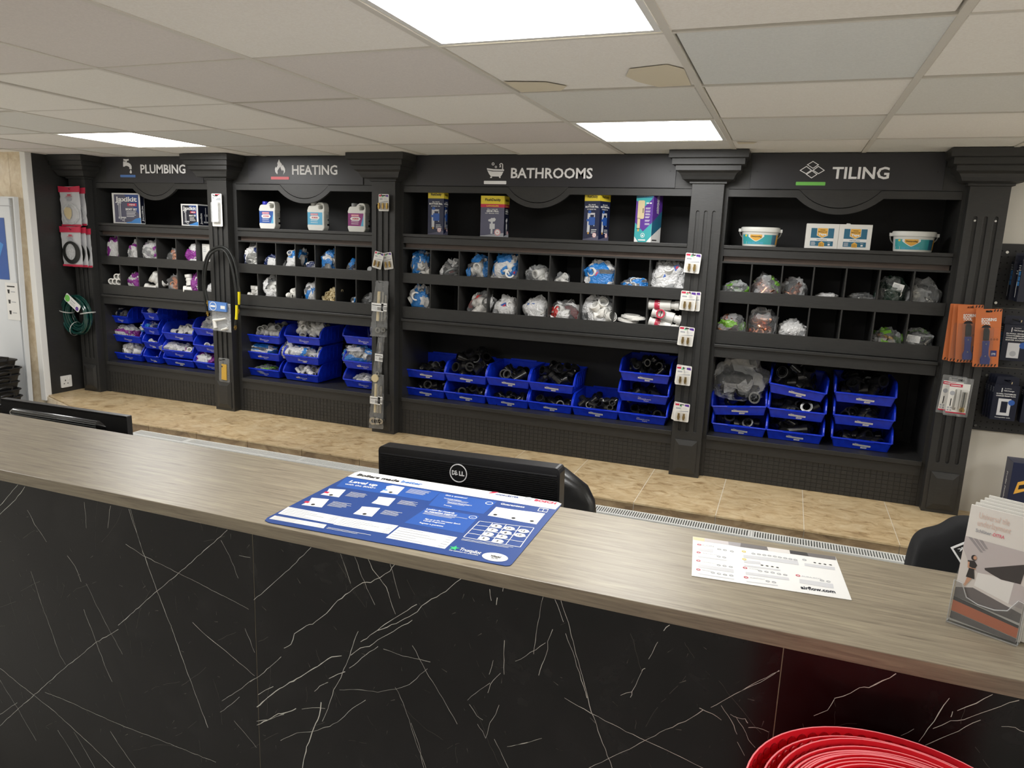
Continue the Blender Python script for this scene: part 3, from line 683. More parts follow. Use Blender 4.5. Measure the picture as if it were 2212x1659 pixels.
blue_bin(-.543, -.256, .982, 'blue bin of small black fittings, top of the three-high bathrooms stack', .287, 'long', BK('small black|top bin, three-high bathrooms stack', 24, .050, .95, .035))
blue_bin(-.543, -.257, .860, 'blue bin of black fittings, middle of the three-high bathrooms stack', .287, None, BK('black|middle bin, three-high bathrooms stack', 8, .034, 1.1))
blue_bin(-.543, -.257, .738, 'blue bin of black fittings, bottom of the three-high bathrooms stack', .287, None, BK('black|bottom bin, three-high bathrooms stack', 8, .034, 1.15))
blue_bin(-.007, .284, .850, 'tilted blue bin overflowing with black elbows, top of the first tiling stack', .287, 'long', BK('black|top bin, first tiling stack', 20, .055, 1.5, .05, ('elbow', 'elbow', 'tee')), tilt=-.10)
blue_bin(0, .287, .738, 'blue bin of black fittings, bottom of the first tiling stack', .287, 'long', BK('black|bottom bin, first tiling stack', 8, .040, 1.3))
blue_bin(.270, .567, .984, 'tilted blue bin of black bends, top of the second tiling stack', .287, 'long', BK('black|top bin, second tiling stack', 14, .050, 1.4, .03), tilt=.11, yaw=.03)
blue_bin(.287, .578, .860, 'blue bin of labelled black fittings, middle of the second tiling stack', .287, 'long', BK('black|middle bin, second tiling stack', 8, .038, 1.4))
blue_bin(.288, .579, .738, 'blue bin of labelled black fittings, bottom of the second tiling stack', .287, 'long', BK('black|bottom bin, second tiling stack', 10, .042, 1.4))
blue_bin(.609, .899, .984, 'blue bin of grey black waste fittings, top of the third tiling stack', .287, 'long', BK('dusty black|top bin, third tiling stack', 12, .046, 1.45, .02))
blue_bin(.621, .902, .862, 'blue bin of black fittings, middle of the third tiling stack', .287, 'long', BK('black|middle bin, third tiling stack', 8, .036, 1.3, 0, ('coupling', 'elbow')))
blue_bin(.622, .908, .738, 'blue bin of black fittings, bottom of the third tiling stack', .287, 'long', BK('black|bottom bin, third tiling stack', 9, .040, 1.35))

# ================================================================== crumpled polythene bags
def ico(sub):
    import bmesh
    bm = bmesh.new(); bmesh.ops.create_icosphere(bm, subdivisions=sub, radius=1)
    v = [tuple(p.co) for p in bm.verts]; f = [tuple(p.index for p in q.verts) for q in bm.faces]; bm.free()
    return v, f
ICO4 = ico(4); ICO3 = ico(3)
STYLES = {   # base film, then (film, coarse noise threshold)
    'white': ('film_white', [('film_haze', .25)]), 'clear': ('film_clear', [('film_haze', .1)]),
    'clear_white': ('film_clear', [('film_white', .05)]), 'purple': ('film_white', [('film_purple', .02), ('film_haze', .45)]),
    'purple2': ('film_purple', [('film_white', .12)]), 'lilac': ('film_haze', [('film_purple', .30), ('film_white', -.02)]),
    'blue': ('film_blue', [('film_white', .12), ('film_red', .40)]), 'blue_white': ('film_white', [('film_blue', .06), ('film_clear', .34)]),
    'blue_clear': ('film_clear', [('film_blue', .06), ('film_white', .28)]), 'navy': ('film_white', [('film_navy', .0), ('film_haze', .3)]),
    'navy_clear': ('film_clear', [('film_white', -.05), ('film_navy', .28)]), 'red_clear': ('film_clear', [('film_white', .08), ('film_red', .36)]),
    'logo': ('film_white', [('film_haze', .30)]), 'copper': ('film_clear', [('film_haze', .15)]), 'green': ('film_clear', [('film_haze', .1), ('film_green', .22)]),
    'dkgreen': ('film_dkgreen', [('film_clear', .0)]), 'metal': ('film_clear', [('film_haze', .12)])}
def bag(x, y, z, w, h, d, style, label, seed, contents=None, logo=None, group=None, rz=0., lean=0., tuft=.25, name='poly_bag', sticker=None):
    """a bag of loose goods standing at (x, y, z); contents = (material, kind, count, scale)"""
    t = thing(name, label, 'bag', (x, y, z), group)
    V, F_ = ICO4 if w > .11 else ICO3
    base, pat = STYLES[style]
    off = Vector((seed * 3.7, seed * 1.3, seed * 2.1)); vs = []
    pw = lambda c, e: math.copysign(abs(c) ** e, c)
    for c in V:
        n1 = noise.noise(Vector(c) * 1.6 + off); n2 = noise.noise(Vector(c) * 4.5 + off * 2); n3 = noise.noise(Vector(c) * 11 + off)
        k = 1 + .30 * n1 + .20 * n2 + .09 * n3
        X = pw(c[0], .62) * k; Yy = pw(c[1], .75) * k; Z = pw(c[2], .66) * (1 + .16 * n1 + .16 * n2 + .07 * n3)
        up_ = max(0, c[2])
        X *= 1 - .22 * up_ ** 2; Yy *= 1 - .45 * up_ ** 2
        Z += tuft * max(0, c[2] - .55) * (1 + 2.5 * n2)
        px, py, pz = X * w / 2, Yy * d / 2, max(0, (Z + .92) / 1.92) * h
        px += lean * pz
        vs.append((x + px * math.cos(rz) - py * math.sin(rz), y + px * math.sin(rz) + py * math.cos(rz), z + pz))
    b = MB(base)
    for f in F_:
        c = (Vector(V[f[0]]) + Vector(V[f[1]]) + Vector(V[f[2]])) / 3
        m = base
        for k, (pm, th) in enumerate(pat):
            if noise.noise(Vector((c.x * 1.5, c.y * .8, c.z * 1.9)) + off * (1.7 + k) + Vector((k * 9.1, 0, 0))) > th: m = pm
        b.f.append(f); b.mi.append(m)
    b.v = vs
    b.build('film', t, smooth=True, ang=62)
    if contents:
        m, kinds, n, s = contents
        for k in range(n):
            q = (x + RND.uniform(-.30, .30) * w * (1 - .3 * k / n) , y + RND.uniform(-.16, .12) * d, z + h * (.15 + .60 * (k + .5) / n) + .0)
            put('fitting', fm(kinds[k % len(kinds)], m, s), t, loc=q, rot=(RND.uniform(-1, 1), RND.uniform(-1, 1), RND.uniform(0, 6)))
    fr = Fr((x, y - d * .52 - .002, z), (math.cos(rz), math.sin(rz), 0), (0, .12, 1))
    if logo:
        b = MB()
        for a, c, s, ang in logo:
            f2 = Fr(fr.pt(a * w, c * h), fr.u * math.cos(ang) + fr.v * math.sin(ang), fr.v * math.cos(ang) - fr.u * math.sin(ang))
            b.m('print_blue').rect(f2, -s, -s, s, s, .001); b.m('print_red').poly(f2, [(-s * .6, -s * .5), (s * .5, -s * .2), (s * .7, s * .6), (-s * .4, s * .4)], .002)
        b.build('printed_logo', t)
    if sticker:
        a, c, sx, sz, ang = sticker
        f2 = Fr(fr.pt(a * w, c * h), fr.u * math.cos(ang) + fr.v * math.sin(ang), fr.v * math.cos(ang) - fr.u * math.sin(ang))
        b = MB('white'); b.rect(f2, -sx, -sz, sx, sz, .001)
        b.m('print_grey')
        for q in range(4): b.rect(f2, -sx * .8, sz * (.5 - .35 * q), sx * (.1 + .15 * q), sz * (.62 - .35 * q), .0016)
        b.build('label_sticker', t)
    return t
WF = lambda n, s=.85, k=ALLK: ('fit_white', k, n, s)
def cell(bay, c):
    nm, x0, x1, n = BAYS[bay]; w = (x1 - x0) / n
    return x0 + w * (c - .5), w
def pig(bay, row, c, what, style, vis, wf=.80, dx=0., contents=None, **kw):
    cx, w = cell(bay, c); zf, lip = ((1.501, ROW1), (1.289, ROW2))[row - 1]
    bag(cx + dx, 2.335, zf, w * wf, (lip - zf) + vis, .105, style, '%s, %s %s pigeonhole, %s bay' % (what, ORD[c - 1], ('upper', 'lower')[row - 1], BAYS[bay][0]),
        bay * 31 + row * 13 + c, contents, **kw)
# plumbing
pig(0, 1, 1, 'white bag with purple stripes', 'purple', .135, .86)
pig(0, 1, 2, 'clear bag of white fittings with purple top', 'lilac', .105, .72, .02, WF(4))
pig(0, 1, 3, 'silvery bag with purple corner', 'lilac', .115, .86, -.01, WF(3))
pig(0, 1, 4, 'small clear bag of orange copper fittings', 'copper', .070, .55, .01, ('fit_orange', ('sleeve', 'elbow'), 6, .62))
pig(0, 1, 5, 'bright purple bag of white fittings', 'purple2', .105, .70, .02, WF(3))
pig(0, 2, 2, 'white bag with a purple flash', 'purple', .085, .80)
pig(0, 2, 4, 'clear bag full of orange copper sleeves', 'copper', .095, .68, .01, ('fit_orange', ('sleeve', 'coupling'), 12, .75))
pig(0, 2, 5, 'purple bag behind loose white elbows', 'purple2', .110, .45, .03)
pig(0, 2, 6, 'pale rounded clear bag', 'white', .060, .55, .0)
box_ = thing('carton', 'plain white carton half hidden behind the second pilaster', 'carton', (-3.53, 2.33, 1.501))
MB('card_white').box(-3.60, 2.30, 1.5012, -3.47, 2.37, 1.66).build('box', box_, bevel=.001)
b = MB('print_grey')
for q in range(3): b.rect(FY(2.2995), -3.59, 1.63 - .012 * q, -3.565, 1.634 - .012 * q)
b.build('print', box_)
# heating
pig(1, 1, 1, 'clear bag of white fittings with dark blue header', 'navy_clear', .125, .88, 0, WF(7, .85, ('coupling', 'cap')))
pig(1, 1, 2, 'crumpled white and navy bag', 'navy', .060, .85, .01)
pig(1, 1, 3, 'leaning white bag with blue end', 'blue_white', .115, .78, .005, WF(4), lean=.35)
pig(1, 1, 4, 'small crumpled white and navy bag', 'navy', .035, .66, .02)
pig(1, 1, 5, 'clear open bag with bright blue print', 'blue_clear', .105, .86, 0, WF(3))
pig(1, 1, 6, 'small white bag with blue print', 'blue_clear', .060, .5, .02)
pig(1, 2, 2, 'tall clear bag of white couplings', 'clear_white', .135, .84, 0, WF(10, .95, ('coupling', 'cap')))
pig(1, 2, 4, 'crumpled bright blue and white bag', 'blue_white', .100, .70, .01, WF(3))
pig(1, 2, 6, 'tiny clear bag with blue print', 'blue_clear', .030, .3, .035)
pig(1, 2, 7, 'pale clear bag of glassy fittings', 'clear', .055, .75, .0, ('fit_grey', ('cap',), 4, .9))
# bathrooms
pig(2, 1, 1, 'tall clear bag with blue and white print', 'blue_clear', .130, .66, 0, WF(4, 1.1), sticker=(.0, .55, .022, .016, .2))
pig(2, 1, 2, 'dim clear bag with a red seal', 'red_clear', .085, .66, .02, ('fit_grey', ('cap', 'ring'), 3, .8))
pig(2, 1, 3, 'clear bag with a big blue patch', 'blue_clear', .115, .80, .01, WF(4, 1.1))
pig(2, 1, 4, 'bright blue bag spilling over the board', 'blue', .130, .92, 0, WF(5, 1.2), logo=((-.3, .42, .016, .3), (.34, .45, .014, 1.2)))
pig(2, 1, 5, 'grey clear bag with a white ring', 'clear_white', .075, .82, .01, WF(4, 1.1, ('cap', 'coupling')))
pig(2, 1, 6, 'small clear bag slumped left', 'clear', .045, .40, -.04, WF(2))
pig(2, 1, 7, 'large blue bag with a red logo', 'blue_white', .115, .95, 0, WF(4, 1.1), logo=((-.1, .60, .020, .3),))
pig(2, 1, 8, 'low clear bag with blue labels', 'blue_clear', .035, .80, .01, WF(3))
pig(2, 1, 9, 'plump white pillow bag with two logos', 'logo', .135, .98, -.01, WF(3, 1.2), logo=((-.12, .62, .018, .35), (.30, .86, .015, .35)), lean=.1)
pig(2, 2, 1, 'upright white bag with pale blue corners', 'blue_white', .125, .70, 0, WF(2, 1.2))
pig(2, 2, 3, 'pile of clear packs with red seal', 'red_clear', .110, .80, .01, WF(6, 1.2, ('cap', 'coupling')), lean=.3)
pig(2, 2, 4, 'rounded white bag with a blue logo', 'logo', .090, .78, .01, WF(2), logo=((-.05, .62, .020, .5),))
pig(2, 2, 5, 'white bag with a blue and red logo', 'logo', .095, .82, .01, WF(2), logo=((-.18, .66, .023, 0.1),))
pig(2, 2, 6, 'crumpled clear bag with red and blue tags', 'red_clear', .085, .95, .0, WF(4, 1.1))
pig(2, 2, 7, 'clear bag crammed with white fittings', 'clear_white', .125, .96, 0, WF(9, 1.3, ('coupling', 'cap', 'tee')))
# tiling
pig(3, 1, 1, 'low clear bags with green print', 'green', .045, .90, .0, ('steel', ('cap',), 3, .7))
pig(3, 1, 2, 'clear bag of copper fittings with green band', 'green', .085, .90, .0, ('fit_copper', ('elbow', 'coupling'), 6, .8))
pig(3, 1, 3, 'stiff arched clear bag with copper bits', 'copper', .075, .85, -.01, ('fit_copper', ('sleeve', 'elbow'), 6, .6))
pig(3, 1, 4, 'flat white bag lying low', 'white', .012, .80, .0)
pig(3, 1, 5, 'low dark clear bag with a corner up', 'clear', .020, .80, .01, ('steel', ('cap',), 2, .6))
pig(3, 1, 6, 'tall clear bag of silver parts with white label', 'dkgreen', .105, .90, -.01, ('steel', ('coupling', 'elbow'), 7, .7), sticker=(.18, .72, .026, .019, -.25))
pig(3, 1, 7, 'clear bag of silver fittings', 'metal', .095, .95, -.02, ('steel', ('elbow', 'tee'), 7, .7))
pig(3, 2, 1, 'clear bag of copper tubes with green tag', 'green', .075, .95, .0, ('fit_copper', ('coupling',), 4, 1.1))
pig(3, 2, 2, 'big bag of copper elbows with green label', 'copper', .115, .95, .0, ('fit_copper', ('elbow', 'coupling'), 14, .85))
pig(3, 2, 3, 'pale crinkled clear bag', 'white', .065, .98, .0, ('fit_copper', ('sleeve',), 3, .7))
pig(3, 2, 6, 'clear bag of brass fittings with green print', 'green', .055, .95, .0, ('brass', ('sleeve', 'elbow'), 6, .7))
pig(3, 2, 7, 'clear bag with a white label and green print', 'green', .065, .90, -.01, ('steel', ('elbow',), 5, .7), sticker=(-.2, .62, .03, .018, -.1))
# loose fittings lying in pigeonholes
def loose(bay, row, c, items, what):
    cx, w = cell(bay, c); zf = (1.501, 1.289)[row - 1]
    lab = '%s, %s %s pigeonhole, %s bay' % (what, ORD[c - 1], ('upper', 'lower')[row - 1], BAYS[bay][0])
    for k, (kind, m, dx, dz, s, rot) in enumerate(items):
        up_ = sorted(set(q[3] for q in items)).index(dz); rank = sorted(q[2] for q in items).index(dx)
        drop(kind, m, (cx + dx, 2.305, zf + dz), '%s: the %s, %s from left, %s' % (lab, kind, ORD[rank], 'lying lowest' if dz == min(q[3] for q in items) else 'on top'), lab, s, rot)
fwdr = (0, 0, PI / 2 + .35)
loose(0, 2, 1, [('coupling', 'fit_white', dx, dz, .95, fwdr) for dx, dz in ((-.035, .022), (.005, .022), (.045, .022), (-.035, .062), (.003, .062), (.042, .062), (.024, .100), (.062, .100))], 'stacked white couplings')
loose(0, 2, 3, [('coupling', 'fit_white', -.02, .03, 1.3, (0, .1, .4)), ('elbow', 'fit_white', .05, .05, 1.3, (0, -.6, .3)), ('coupling', 'fit_white', .03, .09, 1.3, (0, .5, 1)), ('cap', 'fit_white', .03, .135, 1.2, (.4, .4, 0))], 'big white fittings')
loose(0, 2, 5, [('coupling', 'fit_white', -.03, .11, 1.1, (0, 1.4, 0)), ('tee', 'fit_white', -.01, .04, 1.2, (0, 0, .6)), ('elbow', 'fit_white', .02, .06, 1.1, (1.5, 0, .5))], 'loose white elbows')
loose(1, 1, 7, [('cap', 'fit_grey', .0, .045, .9, (1.2, 0, 0)), ('cap', 'fit_grey', .045, .045, .9, (1.2, 0, .5))], 'small translucent caps')
loose(1, 2, 1, [('elbow', 'fit_white', .01, .052, 1.1, (1.5, 0, .6)), ('elbow', 'fit_white', .05, .05, 1.0, (1.2, .4, 2)), ('coupling', 'fit_white', .0, .03, 1, (0, 0, .4))], 'white elbows')
loose(1, 2, 3, [('coupling', 'fit_white', .01, .045, .85, (0, .3, .6)), ('coupling', 'fit_white', .045, .075, .85, (0, 1.2, .3)), ('cap', 'fit_white', .02, .08, .9, (1.2, 0, .3)), ('coupling', 'fit_white', .05, .045, .85, (0, 0, 1)), ('cap', 'fit_white', -.02, .052, .8, (1, 0, 0))], 'white threaded connectors')
for k in range(34):
    r = k // 7; cx, w = cell(1, 5)
    drop('sleeve', 'fit_beige', (cx - .05 + .016 * (k % 7) + .006 * r + RND.uniform(-.004, .004), 2.29 + RND.uniform(0, .03) + .008 * r, 1.289 + .028 + .024 * r * (.55 + .1 * (k % 7))), 'short cream sleeve, %s from left in %s layer, fifth lower heating pigeonhole' % (ORD[k % 7], ('the lowest', 'the second', 'the third', 'the fourth', 'the topmost')[r]), 'cream sleeves in the lower heating row', .9)
for dx, dz, rx in ((-.02, .048, .1), (.03, .058, -.1), (.0, .070, .05)):
    cx, w = cell(2, 8); drop('ring', 'fit_white', (cx + dx, 2.335, 1.289 + dz), 'flat white ring flange, %s of three, eighth lower bathrooms pigeonhole' % ('left' if dx < 0 else 'right' if dx > 0 else 'topmost'), 'white ring flanges', 1., (rx * .4, rx, 0))
# three white and red waste connectors in the last bathrooms pigeonhole
cx, w = cell(2, 9)
for k, (z, dx, ang, lab) in enumerate(((1.440, -.01, -.03, 'long white waste connector with a red band, uppermost of three'), (1.378, .01, .25, 'white waste connector with a red open end, middle of three'), (1.325, -.005, .20, 'white waste connector with a red tip, lowest of three'))):
    t = thing('pipe_connector', lab + ' in the last bathrooms pigeonhole', 'pipe fitting', (cx + dx, 2.315, z), 'white and red waste connectors')
    u = Vector((math.cos(ang), 0, -math.sin(ang))); o = Vector((cx + dx, 2.305 + .006 * k, z))
    P = lambda a: o + u * a
    b = MB('fit_white'); b.pipe(P(-.075), P(-.035), .026, .022); b.pipe(P(-.03), P(.04), .030, .026, 14); b.pipe(P(.04), P(.062), .022, .018); b.pipe(P(.062), P(.085), .028, .022); b.pipe(P(-.085), P(-.07), .029, .022)
    if k == 1: b.pipe(P(-.02), P(-.02) + Vector((-.01, -.040, .01)), .026, .021)
    b.build('body', t, smooth=True)
    b = MB('print_red')
    b.pipe(P(-.050), P(-.020), .0305, .025) if k != 1 else b.pipe(P(-.02) + Vector((-.01, -.040, .01)), P(-.02) + Vector((-.011, -.046, .011)), .026, .018)
    b.build('red_band', t, smooth=True)
# bags lying in bins
def bin_bag(x, z, w, h, style, label, seed, y=2.40, **kw): bag(.3237 + (x - .3237) * (y + 1.8236) / 4.1236, y, z, w, h, .12, style, label, seed, **kw)
bin_bag(-4.46, 1.04, .12, .10, 'navy_clear', 'bag with dark blue print in the top bin of the first plumbing stack', 201)
bin_bag(-4.38, .90, .26, .10, 'purple', 'purple and white bag lying in the middle bin of the first plumbing stack', 202, contents=WF(3))
bin_bag(-4.13, .975, .115, .07, 'blue_clear', 'blue foil packs in the second narrow plumbing bin', 203)
bin_bag(-3.90, .83, .24, .075, 'lilac', 'white and purple bag in the middle bin of the third plumbing stack', 204, contents=WF(4))
bin_bag(-3.60, .765, .20, .085, 'purple', 'white bag with purple print in the bottom bin by the second pilaster', 205, contents=WF(2))
bin_bag(-3.53, 1.01, .12, .11, 'lilac', 'clear bag in the top bin by the second pilaster', 206)
bin_bag(-3.10, .885, .25, .075, 'blue_white', 'flat white and blue bag in the middle bin of the first heating stack', 207)
bin_bag(-3.06, .755, .15, .06, 'green', 'clear packs in the bottom bin of the first heating stack', 208)
bin_bag(-2.86, .885, .11, .11, 'clear_white', 'clear bag at the left of the second heating stack', 209, contents=WF(3))
bin_bag(-2.76, .900, .20, .075, 'blue_white', 'white and blue bag across the second heating stack', 210, contents=WF(3))
bin_bag(-2.30, .890, .26, .125, 'blue_clear', 'heap of clear and blue bags left of the third pilaster', 211, contents=WF(9, 1.0))
bin_bag(-2.25, .765, .16, .065, 'clear', 'clear bag with white caps left of the third pilaster', 212, contents=WF(4, 1.0, ('cap',)))
bin_bag(.125, .925, .27, .21, 'clear', 'large empty clear bag on the overflowing tiling bin', 213, y=2.42, tuft=.5)

# ================================================================== goods on the top shelves (z = 1.782)
TS = 1.7825
def bars(b, fr, a0, a1, z, n, dz, h, m, c=.0006, rag=.25):
    for k in range(n): b.rect(fr, a0, z - dz * k, a1 - RND.uniform(0, rag) * (a1 - a0), z - dz * k + h, c, m)
def carton(label, x, y, w, d, h, yaw, m, cat='box', edge=None):
    """carton whose front left bottom corner is (x, y); returns thing, front frame, right side frame"""
    t = thing('carton', label, cat, (x, y, TS))
    u = Vector((math.cos(yaw), math.sin(yaw), 0)); v = Vector((-math.sin(yaw), math.cos(yaw), 0)); o = Vector((x, y, TS))
    b = MB(m); b.X = Matrix.Translation(o) @ Matrix.Rotation(yaw, 4, 'Z')
    b.box(0, 0, 0, w, d, h); b.build('box', t, bevel=.0008)
    return t, Fr(o, u, (0, 0, 1)), Fr(o + u * w, v, (0, 0, 1))
# bidet sets
for lab, x, w, d, h, s in (('large bidet set carton with white border on the plumbing top shelf', -4.418, .270, .040, .218, 1.), ('smaller bidet set carton beside the second pilaster', -3.766, .152, .105, .151, .6)):
    t, f, sd = carton(lab, x, 2.29, w, d, h, 0, 'white')
    b = MB('slate' if s == 1 else 'dk_navy'); b.rect(f, .016 * s + .004, .008, w - .012, h - .010, .0004)
    b.m('print_dblue'); b.poly(f, [(w * .45, h - .010), (w - .012, h - .010), (w - .012, h * .3)], .0005)
    b.m('print_lblue'); b.poly(f, [(w * .48, .004), (w, .004), (w, .04 * s + .006), (w * .82, .034 * s + .004), (w * .66, .016), (w * .48, .010)], .0007)
    b.m('white'); b.text(f, 'Jaxikit', w * .12, h * .73, w * .90, h * .15, .001, bold=.03)
    b.m('print_red'); b.rect(f, w * .55, h * .58, w * .88, h * .67, .0008); b.m('white'); b.text(f, 'MINI', w * .61, h * .60, w * .82, h * .05, .0012, bold=.03)
    b.text(f, 'BIDET SET', w * .48, h * .44, w * .89, h * .065, .001, bold=.035)
    bars(b, f, w * .50, w * .86, h * .38, 4, h * .05, h * .018, 'white')
    # shower handset and valve picture
    b.m('print_lgrey'); b.rect(f, w * .20, h * .66, w * .33, h * .72, .0008); b.rect(f, w * .19, h * .60, w * .24, h * .66, .0008)
    b.rect(f, w * .225, h * .20, w * .245, h * .62, .0008); b.rect(f, w * .275, h * .12, w * .305, h * .66, .001); b.rect(f, w * .30, h * .17, w * .48, h * .22, .0008)
    b.poly(f, circ(w * .23, h * .19, w * .03), .0009); b.rect(f, w * .40, h * .06, w * .42, h * .18, .0008); b.poly(f, circ(w * .36, h * .11, w * .025), .0009)
    b.build('print', t)
    b = MB('dk_navy'); b.rect(sd, .003, .006, d - .003, h - .008, .0004)
    f2 = Fr(sd.pt(d * .65 if s == 1 else d * .35, h * .08), (0, 0, 1), (0, -1, 0))
    b.m('white'); b.text(f2, 'Jaxikit', 0, 0, h * .52, d * .35 if s == 1 else d * .16, .001, bold=.03)
    if s < 1: b.m('print_lgrey'); b.rect(sd, d * .5, h * .15, d * .9, h * .22, .0008); b.rect(sd, d * .66, h * .2, d * .72, h * .85, .0008); b.rect(sd, d * .6, h * .45, d * .85, h * .55, .0008)
    b.build('side_print', t)
# jerrycans
JO = [(.010, 0), (.126, 0), (.135, .018), (.1355, .028), (.134, .034), (.134, .118), (.1365, .124), (.1365, .150), (.131, .172), (.120, .180), (.090, .180), (.076, .172), (.066, .160), (.058, .158), (.018, .158), (.010, .150), (.001, .126), (.003, .118), (.003, .034), (.001, .028), (.003, .018)]
JH = [(.096, .135), (.121, .137), (.125, .146), (.124, .162), (.098, .164), (.090, .150)]
for lab, x, capm, lm, num in (('white jerrycan with deep blue label and blue cap, left of three', -3.089, 'cap_blue', 'print_blue', 'X300'), ('white jerrycan with sky blue label, middle of three', -2.698, 'tie_white', 'print_sky', 'X400'),
                              ('white jerrycan with magenta label and grey cap, right of three', -2.386, 'fit_grey', 'print_magenta', 'X800')):
    t = thing('jerrycan', lab + ' on the heating shelf', 'jerrycan', (x, 2.33, TS), 'jerrycans on the heating top shelf')
    f = Fr((x, 2.29, TS), (1, 0, 0), (0, 0, 1))
    MB('hdpe').plate(f, JO, [JH], -.056, 0).build('body', t, bevel=.006)
    b = MB('fit_white' if capm == 'tie_white' else capm); b.lathe([(.019, 0), (.0205, .003), (.0205, .020), (.018, .023), (.001, .0235)], (x + .038, 2.318, TS + .157), 18); b.build('cap', t, smooth=True)
    b = MB(lm); b.rect(f, .006, .036, .121, .116, .0004)
    b.m('print_pink'); b.rect(f, .030, .097, .088, .109, .0008); b.m('white'); b.text(f, 'SENTINEL', .033, .100, .085, .0065, .0012)
    b.m('white'); b.poly(f, [(.022, .082), (.034, .094), (.088, .094), (.100, .082), (.088, .069), (.034, .069)], .0008)
    b.m('print_red'); b.text(f, num, .036, .0765, .086, .011, .0012, bold=.03)
    bars(b, f, .030, .088, .060, 2, .012, .003, 'white', .0008, .1)
    b.m('print_sky'); b.poly(f, [(.100, .036), (.121, .036), (.121, .108), (.114, .08)], .0006)
    b.build('label', t)
    s_ = Fr((x + .134, 2.29, TS), (0, 1, 0), (0, 0, 1)); b = MB('fit_grey')
    for z in (.10, .092, .084): b.rect(s_, .025, z, .055, z + .003, .0006)
    b.m('print_black'); b.poly(s_, circ(.045, .070, .006), .0006); b.rect(s_, .035, .03, .06, .045, .0006); b.build('side_label', t)
